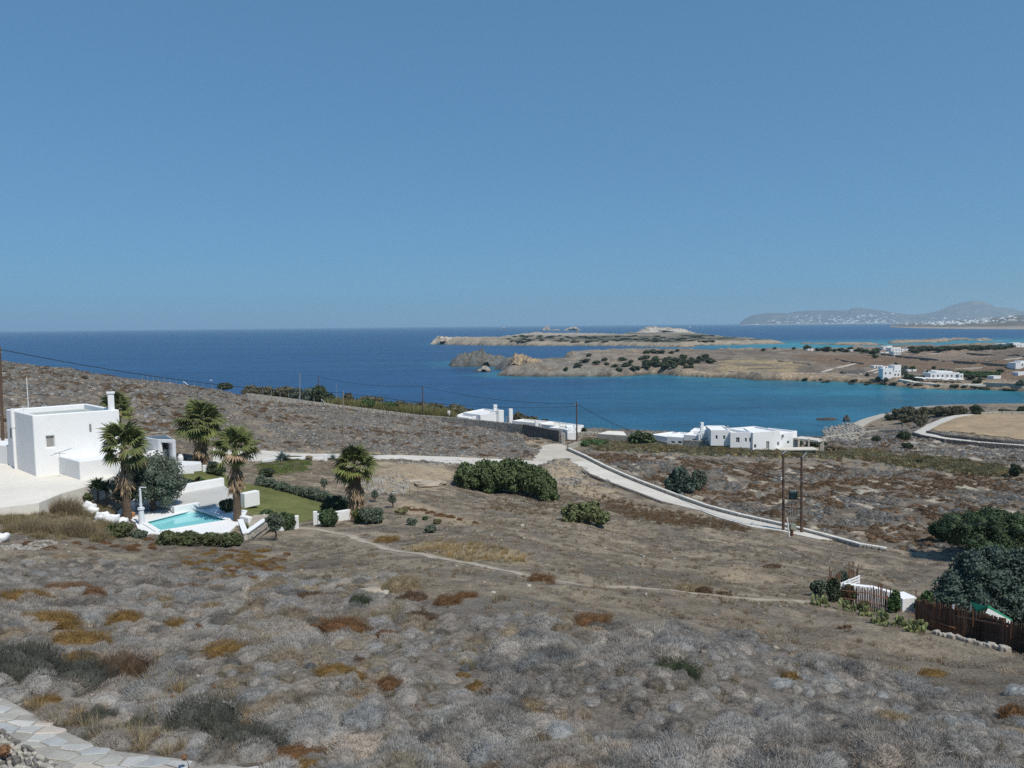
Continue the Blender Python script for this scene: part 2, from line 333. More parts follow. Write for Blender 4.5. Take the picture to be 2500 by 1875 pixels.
BARE = [poly0(p) for p in [
    [(955,1212),(1000,1220),(1100,1248),(1180,1272),(1200,1292),(1120,1283),(1040,1262),(960,1235)],
    [(905,1127),(1000,1137),(1065,1130),(1110,1160),(1085,1192),(1000,1200),(930,1192),(890,1165)],
    [(1325,1142),(1370,1128),(1400,1142),(1450,1172),(1520,1200),(1450,1215),(1370,1200),(1340,1170)],
    [(600,1088),(900,1100),(1300,1113),(1300,1122),(900,1110),(600,1098)],
    [(1740,1388),(1800,1383),(1880,1405),(1850,1422),(1770,1418),(1730,1405)],
    [(800,1440),(860,1435),(960,1465),(930,1480),(860,1470),(800,1465)],
    [(1290,1070),(1325,1078),(1345,1085),(1322,1100),(1300,1095),(1280,1080)]]]
GOLD = poly0([(1000,1330),(1060,1322),(1200,1340),(1290,1368),(1270,1385),(1150,1375),(1020,1350)])
NEARC = poly0([(-400,1360),(0,1390),(150,1385),(400,1400),(620,1430),(850,1465),(1100,1480),(1400,1492),(1560,1530),(1750,1575),(2000,1650),(2250,1690),(2700,1760)])
NEARC = np.concatenate([NEARC, [(45, -5), (-45, -5)]])
HILL = poly0([(-500,860),(0,886),(500,948),(760,986),(1032,1019),(1300,1064),(1340,1088),(1318,1102),(1300,1119),(1111,1112),(900,1107),(640,1097),(500,1075),(300,1060),(-500,1070)])
RHILL = poly0([(1400,1102),(1500,1110),(1700,1120),(1900,1130),(2200,1150),(2700,1180),(2700,1340),(2400,1345),(2165,1335),(1910,1278),(1640,1196),(1480,1130)])
RFAR = poly0([(2010,1075),(2200,1055),(2240,1068),(2380,1090),(2700,1105),(2700,1160),(2300,1135),(2100,1100)])
REEDS = [poly0(p) for p in [[(1560,1085),(1700,1100),(1900,1108),(2100,1098),(2180,1115),(2330,1128),(2480,1150),(2450,1165),(2250,1145),(2080,1118),(1950,1120),(1700,1112),(1540,1098)],
                            [(1425,1075),(1560,1080),(1560,1105),(1440,1100)]]]
HOUSE_PAD = None
gN, gM, gC = 560, 780, 30.0
gy = -6 + 0 * np.arange(gN + 1); gy = 22 * (465 / 22) ** (np.arange(gN + 1) / gN) - gC      # rows, from behind the camera to past the shore
gt = np.linspace(-1.02, 1.02, gM + 1)
GY, GT = np.meshgrid(gy, gt, indexing='ij'); GX = GT * (GY + gC)
Z = H0(GX, GY)
# uneven ground away from built surfaces
flat = np.full(Z.shape, 1e9)
for pl in (TERR, DECK, ROAD_A, JUNC, ROAD_C, TRACK, PAVE, LAWN): flat = np.minimum(flat, sdist(GX, GY, pl))
pathd = ldist(GX, GY, PATH)
lump = (fbm(GX * 0.35, GY * 0.35, 4, 3) - 0.5) * 0.75 + (fbm(GX * 0.09, GY * 0.09, 3, 9) - 0.5) * 1.1
Z = Z + lump * smooth(0.3, 5, flat) * smooth(2, 14, np.hypot(GX, GY)) * smooth(-1.0, 2.5, Z) * (0.35 + 0.65 * smooth(0.5, 4, pathd))
# the bank under the upper road and its mound, the rock ledge, a cut beside the villa terrace
def bump_at(u, v, rx, ry, h, pw=2):
    global Z
    c = hit0(u, v); Z = Z + h * np.exp(-(((GX - c[0]) / rx) ** pw + ((GY - c[1]) / ry) ** pw)) * smooth(0.2, 1.5, flat)
bump_at(1375, 1150, 3.2, 3.0, 1.9); bump_at(1352, 1158, 4.5, 3, 0.9); bump_at(1040, 1150, 6, 3.0, 0.9); bump_at(1010, 1166, 4.5, 2.0, 0.8); bump_at(720, 1128, 5, 3.0, 0.7)
sd_t = sdist(GX, GY, TERR); k = 1 - smooth(0, 3.5, sd_t); Z = Z * (1 - k) + np.minimum(Z, VZ - 0.25) * k * 1.0
k2 = 1 - smooth(-0.6, 0.2, sd_t); Z = Z * (1 - k2) + (VZ - 0.3) * k2
sd_d = sdist(GX, GY, DECK); k = 1 - smooth(0, 2.0, sd_d); Z = Z * (1 - k) + (PZ - 0.12) * k
k2 = 1 - smooth(-0.5, 0.0, sd_d); Z = Z * (1 - k2) + (PZ - 0.3) * k2
POOLPOLY = pz([(350,1276),(480,1243),(562,1271),(388,1299)], PZ)
Z = np.where(sdist(GX, GY, POOLPOLY) < 0.5, PZ - 1.9, Z)
NB = (fbm(GX * 0.8, GY * 0.8, 4, 21) - .5)
# fine lumps in cushion country, so far mounds cast shade even without their own shrub
inH = smooth(1.0, -1.0, sdist(GX, GY, HILL)); inR = smooth(1.0, -1.0, sdist(GX, GY, RHILL)); inF = smooth(1.0, -1.0, sdist(GX, GY, RFAR)); inN = smooth(0.8, -0.8, sdist(GX, GY, NEARC))
Z = Z + NB * 0.5 * np.maximum(inH, np.maximum(inR, inF)) * smooth(0.3, 2, flat)
# raised rocky coast at the headland
Z = np.where(Z < -6, -6, Z)
def surf(x, y):
    x = np.asarray(x, float); y = np.asarray(y, float)
    y = np.clip(y, gy[0], gy[-1]); t = x / (y + gC); a = (t - gt[0]) / (gt[-1] - gt[0]) * gM; b = np.log((y + gC) / 22) / math.log(465 / 22) * gN
    a = np.clip(a, 0, gM - 1e-6); b = np.clip(b, 0, gN - 1e-6); i = b.astype(int); j = a.astype(int); fb = b - i; fa = a - j
    return (Z[i, j] * (1 - fa) + Z[i, j + 1] * fa) * (1 - fb) + (Z[i + 1, j] * (1 - fa) + Z[i + 1, j + 1] * fa) * fb
def hit(u, v, y0=9.0): return _march(u, v, surf, y0)
def gz(x, y): return float(surf(np.array([x]), np.array([y]))[0])

# ground colours: soil, dry litter, bare earth, lawn, rock at the shore
def mixc(a, b, k): return a * (1 - k[..., None]) + np.array(b) * k[..., None]
nA = fbm(GX * 0.11, GY * 0.11, 5, 31); nB = fbm(GX * 0.6, GY * 0.6, 4, 41); nC = fbm(GX * 2.2, GY * 2.2, 3, 51)
Cg = np.ones(Z.shape + (3,)) * np.array((0.25, 0.205, 0.152))
Cg = mixc(Cg, (0.175, 0.148, 0.12), smooth(0.42, 0.62, nA) * 0.8)
Cg = mixc(Cg, (0.27, 0.225, 0.17), smooth(0.52, 0.72, nB) * 0.7)
Cg = mixc(Cg, (0.13, 0.115, 0.098), smooth(0.55, 0.75, nC) * 0.6)
hl = np.maximum(inH, np.maximum(inR, inF))
Cg = mixc(Cg, (0.155, 0.135, 0.115), hl * .7); Cg = mixc(Cg, (0.29, 0.24, 0.18), hl * smooth(0.54, 0.68, nB) * 0.7)
Cg = mixc(Cg, (0.48, 0.42, 0.33), inR * smooth(0.55, 0.64, fbm(GX * 0.5, GY * 0.22, 4, 61)) * 0.85)
Cg = mixc(Cg, (0.42, 0.38, 0.32), inF * smooth(0.5, 0.62, nB) * 0.8)
Cg = mixc(Cg, (0.13, 0.09, 0.06), inR * smooth(0.5, 0.62, fbm(GX * 0.35, GY * 0.35, 4, 71)) * 0.6)
# the grazed field: pale dust streaks along the slope
inG = (1 - inN) * (1 - hl) * smooth(20, 30, GY) * (GY < 110)
st = fbm((GX * 0.25 + GY * 0.6) * 1.1, (GX * 0.12 - GY * 0.1) * 1.3, 5, 81)
Cg = mixc(Cg, (0.34, 0.28, 0.205), inG * smooth(0.45, 0.65, st) * 0.8)
Cg = mixc(Cg, (0.15, 0.132, 0.115), inG * smooth(0.55, 0.7, fbm(GX * 0.2, GY * 0.3, 5, 91)) * 0.6)
for pl in BARE: Cg = mixc(Cg, (0.37, 0.295, 0.205), smooth(1.2, -1.2, sdist(GX, GY, pl) + (nB - .5) * 4) * 0.9)
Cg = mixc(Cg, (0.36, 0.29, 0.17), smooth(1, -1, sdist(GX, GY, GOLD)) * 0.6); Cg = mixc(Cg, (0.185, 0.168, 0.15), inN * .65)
Cg = mixc(Cg, (0.40, 0.335, 0.255), smooth(0.6, 0.2, pathd + (nC - .5) * 0.5) * 0.85)
Cg = mixc(Cg, (0.35, 0.29, 0.22), smooth(1.5, 0.2, np.minimum(np.abs(sdist(GX, GY, ROAD_A)), np.abs(sdist(GX, GY, ROAD_C)))) * 0.6)
for pl in REEDS: Cg = mixc(Cg, (0.13, 0.12, 0.065), smooth(1.5, -1.5, sdist(GX, GY, pl)) * 0.8)
Cg = mixc(Cg, (0.10, 0.11, 0.04), smooth(0.6, -0.6, sdist(GX, GY, GREENSLOPE) + (nB - .5) * 3) * 0.9)
Cg = mixc(Cg, (0.34, 0.33, 0.31), smooth(2.4, 0.9, Z) * smooth(0.2, 0.4, Z))
Cg = mixc(Cg, (0.10, 0.095, 0.085), smooth(0.5, 0.1, Z))
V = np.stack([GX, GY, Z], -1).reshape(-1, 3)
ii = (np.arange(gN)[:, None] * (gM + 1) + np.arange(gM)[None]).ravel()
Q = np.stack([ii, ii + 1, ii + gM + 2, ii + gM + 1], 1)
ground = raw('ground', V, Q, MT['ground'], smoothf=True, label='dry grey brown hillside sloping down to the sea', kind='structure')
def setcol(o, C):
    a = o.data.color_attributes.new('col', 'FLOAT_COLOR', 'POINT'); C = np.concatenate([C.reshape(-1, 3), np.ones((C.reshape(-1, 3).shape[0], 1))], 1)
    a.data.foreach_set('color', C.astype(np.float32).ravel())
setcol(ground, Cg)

# sheets laid on the ground (roads, lawn, fields)
from mathutils.geometry import delaunay_2d_cdt
def densify(poly, step):
    o = []
    for i in range(len(poly)):
        a = poly[i]; b = poly[(i + 1) % len(poly)]; n = max(1, int(np.hypot(*(b - a)) / step))
        for k in range(n): o.append(a + (b - a) * k / n)
    return np.array(o)
def sheet(name, poly, material, off, step=1.0, skirt=0.25, jit=0.0, label=None, kind='structure', parent=None, zf=None):
    P = densify(np.array(poly)[:, :2], step)
    if jit: P = P + np.stack([(vnoise(P[:, 0] * 0.9, P[:, 1] * 0.9, 5) - .5) * jit, (vnoise(P[:, 0] * 0.9, P[:, 1] * 0.9, 6) - .5) * jit], 1)
    x0, y0 = P.min(0); x1, y1 = P.max(0); gx, gyy = np.meshgrid(np.arange(x0, x1, step), np.arange(y0, y1, step)); gx = gx.ravel(); gyy = gyy.ravel()
    k = sdist(gx, gyy, P) < -step * 0.35; I = np.stack([gx[k], gyy[k]], 1); nb = len(P)
    A = np.concatenate([P, I]); r = delaunay_2d_cdt([Vector(p) for p in A], [(i, (i + 1) % nb) for i in range(nb)], [tuple(range(nb))], 1, 1e-5)
    v = np.array([tuple(p) for p in r[0]]); z = (surf(v[:, 0], v[:, 1]) if zf is None else zf(v[:, 0], v[:, 1])) + off
    VV = [(a[0], a[1], c) for a, c in zip(v, z)]; FF = [tuple(f) for f in r[2]]
    # skirt down round the edge
    from collections import Counter
    ec = Counter()
    for f in FF:
        for i in range(len(f)): ec[tuple(sorted((f[i], f[(i + 1) % len(f)])))] += 1
    base = len(VV); VV += [(a, b, c - skirt) for a, b, c in VV]
    for f in list(FF):
        for i in range(len(f)):
            a, b = f[i], f[(i + 1) % len(f)]
            if ec[tuple(sorted((a, b)))] == 1: FF.append((b, a, a + base, b + base))
    used = sorted({i for f in FF for i in f}); mp = {i: j for j, i in enumerate(used)}
    o = raw(name, [VV[i] for i in used], [tuple(mp[i] for i in f) for f in FF], material, parent, smoothf=False, label=label, kind=kind)
    return o
sheet('concrete_road', ROAD_A, MT['concrete'], 0.10, 1.2, label='pale concrete road running past the junction down to the pylon')
sheet('dirt_junction', JUNC, MT['gravel'], 0.14, 1.2, jit=1.0, label='beige gravel turning area where the roads meet')
sheet('gravel_road', ROAD_C, MT['concrete'], 0.14, 1.5, label='pale track curving round the tan field above the bay')
sheet('coast_track', TRACK, MT['gravel'], 0.14, 1.5, label='beige dirt track down to the rocky headland')
field = sheet('ploughed_field', FIELD_R, mat('dry_field', (0.36, 0.27, 0.175), 0.95, [(0.12, 0.18, 6), (1.2, 0.2, 5)], (2, 0.1), 0.05), 0.12, 2.0, label='flat tan field behind the curved stone walls')
sheet('lawn', LAWN, mat('lawn_turf', (0.15, 0.16, 0.06), 0.95, [(0.25, 0.3, 6), (4, 0.2, 5)], (10, 0.05), 0.05), 0.06, 0.8, label='mown lawn beside the pool')
# the footpath as a thin trodden strip
pl = []; pr = []
for i, p in enumerate(PATH):
    a = np.array(PATH[max(i - 1, 0)][:2]); b = np.array(PATH[min(i + 1, len(PATH) - 1)][:2]); d = (b - a) / np.hypot(*(b - a)); nn = np.array([-d[1], d[0]]) * (0.28 + 0.1 * math.sin(i * 2.1))
    pl.append(p[:2] + nn); pr.append(p[:2] - nn)
sheet('footpath', np.array(pl + pr[::-1]), MT['dust'], 0.03, 0.35, skirt=0.05, jit=0.5, label='pale footpath worn across the dry slope')
# ------------------------------------------------------------------ the land across the bay
def zpoly(pts, z=0.0): return np.array([at_z(u, v, z)[:2] for u, v in pts])
P1 = zpoly([(1202,915.6),(1253,919.7),(1316,920),(1411,920),(1506,920),(1570,916.6),(1601,914),(1640,917),(1700,920.6),(1772,924),(1845,928.6),(1917,928.6),(1989,931.5),(2047,931.5),(2134,937),(2177,942),(2242,947.7),(2315,951),(2398,951),(2452,954),(2500,957),(2620,966),(2900,990)])
P1b = zpoly([(2950,850),(2700,842),(2441,843),(2224,848.5),(2152,850),(2050,853),(1917,855),(1790,854.5),(1700,859),(1560,857),(1500,859),(1420,862),(1376,868),(1368,878),(1316,881),(1258,880),(1232,884)], 5.5)
P1c = zpoly([(1190,879),(1140,880),(1104,885),(1096.5,889),(1104,894),(1158,895.5),(1225,896),(1218,901),(1253,904.5),(1250,910)])
P1 = np.concatenate([P1, P1b, P1c])
def idw(x, y, pts, pw=3):
    num = 0; den = 0
    for px, py, pzv in pts:
        w = 1 / ((x - px) ** 2 + (y - py) ** 2 + 30) ** (pw / 2); num = num + w * pzv; den = den + w
    return num / den
def heights(lst):
    o = []
    for u, v, z in lst:
        p = at_z(u, v, z); o.append((p[0], p[1], z))
    return o
H1 = heights([(1110,876,11),(1140,868,12.5),(1190,870,10.5),(1228,880,5),(1250,872,7),(1275,874,7),(1316,876,6),(1290,895,6),(1330,910,3.5),(1240,915,2),(1400,900,6),(1500,905,4.5),(1390,865,10),(1440,860,11),(1540,856,10.5),(1600,880,7.5),(1700,885,7),(1700,908,4),
              (1650,862,8),(1800,858,8),(1900,880,7.5),(1900,913,3.8),(2100,880,7),(2100,918,3.5),(2150,855,8),(2300,870,8.5),(2450,850,12),(2300,920,4.5),(2450,940,3.5),(2600,870,14),(2800,900,15),(2350,940,3)])
def landmass(name, poly, hp, step, ramp, label, colf, extra=None, rough=1.0, matname='rockland'):
    x0, y0 = poly.min(0) - 3 * step; x1, y1 = poly.max(0) + 3 * step
    xs = np.arange(x0, x1, step); ys = np.arange(y0, y1, step); X, Y = np.meshgrid(xs, ys)
    s = -sdist(X, Y, poly) + (fbm(X / (ramp * 3.0), Y / (ramp * 3.0), 4, 5) - .5) * ramp * 2.2
    h = idw(X, Y, hp)
    n = (fbm(X / 40, Y / 40, 5, 7) - .5)
    z = (h + n * 3 * rough) * smooth(-0.2 * ramp, ramp, s) * (0.8 + 0.4 * fbm(X / 9, Y / 9, 4, 8)) + (1 - smooth(-0.4 * ramp, 0.2 * ramp, s)) * -3
    z += (fbm(X / 7, Y / 7, 3, 12) - .5) * 2.2 * rough * smooth(0, 3, z) * (1 - smooth(ramp, ramp * 4, s))
    z += np.where(z > .6, .55 * np.sin(z * 2.6 + 5 * fbm(X / 25, Y / 25, 2, 44)), 0) * rough * (1 - smooth(ramp * 1.5, ramp * 5, s))
    if extra is not None: z = extra(X, Y, z)
    C = colf(X, Y, z, s)
    nx, ny = len(xs), len(ys); ii = (np.arange(ny - 1)[:, None] * nx + np.arange(nx - 1)[None]).ravel()
    Q = np.stack([ii, ii + 1, ii + nx + 1, ii + nx], 1)
    keep = (z.ravel()[Q].max(1) > -2.9); Q = Q[keep]
    used = np.unique(Q); mp = np.zeros(nx * ny, int); mp[used] = np.arange(len(used))
    o = raw(name, np.stack([X, Y, z], -1).reshape(-1, 3)[used], mp[Q], MT[matname], smoothf=False, label=label, kind='structure')
    setcol(o, C.reshape(-1, 3)[used])
    def zf(x, y):
        j = np.clip((np.asarray(x) - xs[0]) / step, 0, nx - 1.001); i = np.clip((np.asarray(y) - ys[0]) / step, 0, ny - 1.001)
        a = i.astype(int); b = j.astype(int); fi = i - a; fj = j - b
        return (z[a, b] * (1 - fj) + z[a, b + 1] * fj) * (1 - fi) + (z[a + 1, b] * (1 - fj) + z[a + 1, b + 1] * fj) * fi
    return o, zf
GREYROCK = zpoly([(1090,900),(1200,905),(1240,893),(1236,872),(1080,866)], 3)
GOLDF = zpoly([(1750,885),(1830,876),(1960,884),(1940,897),(1850,903),(1760,900)], 6.5)
BROWNF = zpoly([(1920,870),(2100,868),(2330,890),(2620,905),(2620,925),(2330,915),(2150,895),(2000,888)], 6.5)
TANF = zpoly([(2160,862),(2350,864),(2480,878),(2400,885),(2250,874)], 7)
DARKF = zpoly([(2040,905),(2100,896),(2130,903),(2090,912),(2010,911)], 6)
def col1(X, Y, z, s):
    a = fbm(X / 60, Y / 60, 5, 11); b = fbm(X / 15, Y / 15, 4, 13); c = fbm(X / 5, Y / 5, 3, 17)
    C = np.ones(X.shape + (3,)) * np.array((0.235, 0.19, 0.15))
    C = mixc(C, (0.17, 0.14, 0.115), smooth(.42, .6, a) * .8); C = mixc(C, (0.30, 0.25, 0.19), smooth(.5, .7, b) * .7)
    C = mixc(C, (0.40, 0.31, 0.18), smooth(3, -3, sdist(X, Y, GOLDF) + (b - .5) * 25) * smooth(.4, .6, fbm(X / 40, Y / 7, 3, 19)) * .9)
    C = mixc(C, (0.21, 0.145, 0.10), smooth(4, -4, sdist(X, Y, BROWNF)) * .85)
    C = mixc(C, (0.29, 0.22, 0.165), smooth(4, -4, sdist(X, Y, TANF)) * .85)
    C = mixc(C, (0.13, 0.115, 0.105), smooth(4, -4, sdist(X, Y, DARKF)) * .85)
    west = smooth(190, 60, X)
    rock = np.maximum(smooth(24, 12, s), west * smooth(.0, .3, a + .2))
    C = mixc(C, (0.33, 0.27, 0.20), rock * .95); C = mixc(C, (0.26, 0.24, 0.205), rock * west * smooth(.42, .55, b) * .9)
    C = mixc(C, (0.17, 0.145, 0.12), rock * smooth(.5, .6, c) * .8)
    C = mixc(C, (0.50, 0.37, 0.24), rock * (1 - west) * smooth(.5, .62, b) * .6)
    C = mixc(C, (0.17, 0.175, 0.16), smooth(6, -4, sdist(X, Y, GREYROCK) + (c - .5) * 10) * .9)
    C = mixc(C, (0.07, 0.065, 0.055), smooth(1.2, .3, z))
    return C
def ex1(X, Y, z):   # the sheer tan face with its cave and the strata of the shelf in front
    return z + np.where(z > 0.5, (fbm((X + Y * 0.4) / 30, (Y - X * .25) / 3.0, 3, 77) - .5) * 1.6, 0)
pen1, zf1 = landmass('near_peninsula', P1, H1, 3.2, 9, 'rocky peninsula with brown fields across the bay', col1, ex1)
P2 = zpoly([(1047.5,840),(1158,843),(1275,844.5),(1443,844.5),(1588,846),(1677,848.5),(1725,843),(1845,841),(1917,839),(2025,840),(2134,841),(2180,839),(2260,837),(2322,835),(2325,829)])
P2b = zpoly([(2420,826),(2418,824.5),(2293,824.5),(2170,829),(2148,837),(2061,836),(1953,833),(1845,828.5),(1747,824),(1700,819),(1545,819),(1490,820),(1373,819),(1281,824),(1247,828),(1174,832),(1100,833),(1060,836)], 5)
P2 = np.concatenate([P2, P2b])
H2 = heights([(1060,823,17),(1085,822,19),(1120,827,13),(1200,830,12),(1240,835,8),(1300,840,6),(1290,814,17),(1340,815,17),(1400,817,9),(1500,818,8),(1400,835,8),(1500,838,7),(1600,838,7),(1560,812,14),(1595,801,25),(1625,803,24),(1680,807,18),(1740,814,12),(1700,830,8),(1800,834,7),(2000,837,4),(2200,832,5),(2300,829,4)])
H2 = [(x, y, z) for x, y, z in H2]
def col2(X, Y, z, s):
    a = fbm(X / 120, Y / 160, 5, 11); b = fbm(X / 35, Y / 60, 4, 13)
    C = np.ones(X.shape + (3,)) * np.array((0.22, 0.185, 0.15))
    C = mixc(C, (0.06, 0.07, 0.045), smooth(.34, .5, b) * .9); C = mixc(C, (0.30, 0.25, 0.19), smooth(.58, .7, a) * .6)
    C = mixc(C, (0.40, 0.33, 0.25), smooth(36, 16, s) * .85); C = mixc(C, (0.44, 0.39, 0.32), smooth(11, 17, z) * .8)
    C = mixc(C, (0.22, 0.19, 0.16), smooth(.56, .66, fbm(X / 14, Y / 14, 3, 23)) * .6 * smooth(30, 10, s))
    return mixc(C, (0.09, 0.085, 0.075), smooth(1.4, .3, z))
pen2, zf2 = landmass('far_peninsula', P2, H2, 7.0, 22, 'low scrubby far peninsula with pale cliffs at its tip', col2, rough=1.0)

def islet(name, u0, u1, vb, prof, label, z0=0.0, depth=0.5, seed=1, dark=0.0, mat_='rockland', rel=1.0, col=(0.40, 0.36, 0.30)):
    """prof: list of (fraction along, height in metres)"""
    a = at_z(u0, vb, z0); b = at_z(u1, vb, z0); L_ = b[0] - a[0]; D = L_ * depth; n = 110; m = 40
    X, Y = np.meshgrid(np.linspace(0, 1, n), np.linspace(-1, 1, m))
    h = np.interp(X, [p[0] for p in prof], [p[1] for p in prof])
    e = (1 - (2 * X - 1) ** 6) * np.sqrt(np.clip(1 - (Y + (vnoise(X * 9, Y * 0 + seed, seed) - .5) * .5) ** 2, 0, 1))
    z = h * e * (1 + rel * .6 * (fbm(X * 14, Y * 5, 4, seed) - .5) + rel * .22 * (fbm(X * 40, Y * 12, 3, seed + 1) - .5)) - 0.6 + z0
    wx = a[0] + X * L_; wy = a[1] + D * .5 + Y * D * .5
    V = np.stack([wx, wy, z], -1).reshape(-1, 3); ii = (np.arange(m - 1)[:, None] * n + np.arange(n - 1)[None]).ravel()
    c = np.array([(a[0] + b[0]) / 2, a[1] + D / 2, z0])
    o = raw(name, V, np.stack([ii, ii + 1, ii + n + 1, ii + n], 1), MT[mat_], org=c, label=label, kind='structure')
    q = fbm(wx / max(L_ / 25, 1), wy / max(L_ / 25, 1), 4, seed)
    C = np.ones(V.shape) * np.array(col); C = mixc(C, (0.2, 0.17, 0.14), smooth(.45, .65, q.ravel()) * .8); C = mixc(C, (0.08, 0.075, 0.07), smooth(1.2, .4, V[:, 2] - z0))
    setcol(o, C); return o
islet('dark_headland', 1095, 1262, 896, [(0, 3), (.04, 9), (.15, 12), (.3, 13), (.5, 12.5), (.7, 10), (.85, 8), (1, 6)], 'dark craggy rock at the western tip of the near peninsula', depth=.36, seed=21, col=(.17, .175, .16), rel=1.9)
islet('tan_cliff', 1240, 1345, 905, [(0, 7), (.06, 14), (.3, 14), (.6, 10.5), (1, 5)], 'tan cliff face joining the dark headland to the peninsula', depth=.5, seed=23, col=(.46, .35, .22), rel=1.2)
islet('pale_cliff', 1046, 1185, 841, [(0, 2), (.05, 14), (.14, 19), (.32, 15), (.65, 11), (1, 6)], 'pale cliff ending the far peninsula on the left', depth=.35, seed=25, col=(.5, .43, .34))
islet('pale_cliff', 1281, 1378, 825, [(0, 6), (.04, 17), (.3, 18), (.6, 13), (1, 7)], 'second pale cliff behind the low scrub of the far peninsula', depth=.4, seed=27, col=(.45, .38, .29))
islet('white_hill', 1545, 1752, 818.5, [(0, 4), (.1, 14), (.22, 27), (.42, 29), (.55, 24), (.8, 19), (1, 8)], 'pale rounded hill rising from the far peninsula', depth=.5, seed=29, col=(.5, .45, .38))
islet('sea_rock', 1148, 1202, 908, [(0, .6), (.3, 1.4), (.62, 5.5), (.8, 4.5), (1, .5)], 'small tan rock in the cove beside the dark headland', depth=.7, seed=3)
islet('rocky_islet', 1322, 1348, 807.5, [(0, 12), (.3, 25), (.55, 34), (.8, 25), (1, 5)], 'humped rocky islet near the horizon', depth=.6, seed=5)
islet('rocky_islet', 1347, 1372, 807, [(0, 6), (.5, 10), (1, 4)], 'low reef trailing right of the humped islet', depth=.4, seed=7)
islet('rocky_islet', 1376, 1427, 807, [(0, 8), (.3, 20), (.55, 25), (.75, 22), (.85, 9), (1, 4)], 'rocky islet carrying the white lighthouse', depth=.6, seed=9)
islet('rocky_islet', 1224, 1236, 803, [(0, 12), (.5, 24), (1, 12)], 'faint smallest rock on the horizon', depth=.6, seed=11)
islet('rock_stack', 1405, 1415, 819, [(0, 5), (.5, 24), (1, 5)], 'pointed rock stack on the low far peninsula', depth=.8, seed=13)
islet('coast_rock', 1994, 2062, 1027, [(0, .9), (.3, 1.2), (.7, 1.4), (1, .4)], 'flat dark ledge reaching into the bay from the headland', depth=.5, seed=15, col=(.16, .14, .11))
islet('coast_rock', 2061, 2080, 1029, [(0, 1.5), (.4, 3.0), (.7, 2.8), (1, .6)], 'dark boulder at the tip of the headland', depth=.8, seed=17, col=(.13, .13, .12))

# distant hills
def ridge(name, prof, y0, y1, y2, label, seed, col=(0.14, 0.125, 0.11), base=None):
    us = np.arange(prof[0][0], prof[-1][0] + 1, 2.0); vt = np.interp(us, [p[0] for p in prof], [p[1] for p in prof])
    m = 46; s = np.linspace(0, 1, m); S, U = np.meshgrid(s, us, indexing='ij'); 
    hz = np.array([CY - 143 + (-0.00995) * (u - CX) for u in us])
    y0a = np.full(len(us), y0) if base is None else np.array([40 / max((np.interp(u, [p[0] for p in base], [p[1] for p in base]) - h) / F, 1e-4) for u, h in zip(us, hz)])
    Yr = y0a[None] + (y1 - y0a[None]) * np.clip(S / .6, 0, 1) + (y2 - y1) * np.clip((S - .6) / .4, 0, 1)
    zt = 40 + np.array([at_y(u, v, y1)[2] - 40 for u, v in zip(us, vt)])
    prof_s = smooth(0, .62, S) * 0.75 + 0.25 * np.clip(S / .6, 0, 1); prof_s = np.where(S > .6, 1 - smooth(.6, 1, S) * .9, prof_s)
    X = (U - CX) / F * Yr
    n1 = fbm(X / (y1 * .045), Yr / (y1 * .045), 5, seed)
    z = np.maximum(zt[None], 2) * prof_s * (1 + (n1 - .5) * .9 * np.sin(np.clip(S / .6, 0, 1) * math.pi)) + np.where(S > 0, 5, -2)
    V = np.stack([X, Yr, z], -1).reshape(-1, 3); n = len(us); ii = (np.arange(m - 1)[:, None] * n + np.arange(n - 1)[None]).ravel()
    o = raw(name, V, np.stack([ii, ii + 1, ii + n + 1, ii + n], 1), MT['farland'], smoothf=True, label=label, kind='structure')
    q = fbm(X / (y1 * .02), Yr / (y1 * .02), 5, seed + 3); C = np.ones(X.shape + (3,)) * np.array(col)
    C = mixc(C, (0.09, 0.085, 0.07), smooth(.45, .6, q) * .8); C = mixc(C, (0.30, 0.25, 0.2), smooth(.58, .7, q) * .5); C = mixc(C, (0.34, 0.29, 0.24), smooth(.1, .03, S))
    setcol(o, C)
    def place(u, sv):
        j = np.clip((u - us[0]) / 2.0, 0, n - 1.001); i = sv * (m - 1); a, b = int(i), int(j); fi, fj = i - a, j - b
        f = lambda A: (A[a, b] * (1 - fj) + A[a, b + 1] * fj) * (1 - fi) + (A[a + 1, b] * (1 - fj) + A[a + 1, b + 1] * fj) * fi
        return np.array([f(X), f(Yr), f(z)])
    return place
placeA = ridge('distant_hills', [(1806,789),(1812,784),(1819,778),(1841,769),(1873,764),(1924,765),(1939,761.5),(1971,758.6),(2025,758),(2069,758),(2076,752.5),(2090,751),(2134,756),(2177,763),(2217,768),(2253,767),(2286,760),(2315,747),(2351,738),(2373,734.7),(2394,737),(2430,752),(2445,750),(2467,753.5),(2488,760),(2600,756),(2800,770),(3000,784)],
       14500, 17000, 19000, 'hazy range of hills across the strait', 31)
placeB = ridge('town_headland', [(2172,797),(2190,794),(2230,790),(2290,786),(2340,783),(2420,777),(2500,769),(2600,762),(2800,765),(3100,780)], 5600, 7200, 8500, 'low rocky headland below the white town', 47, (0.17, 0.145, 0.12),
       base=[(2172,799),(2230,801.5),(2330,803),(2500,804.5),(2800,806),(3100,806)])

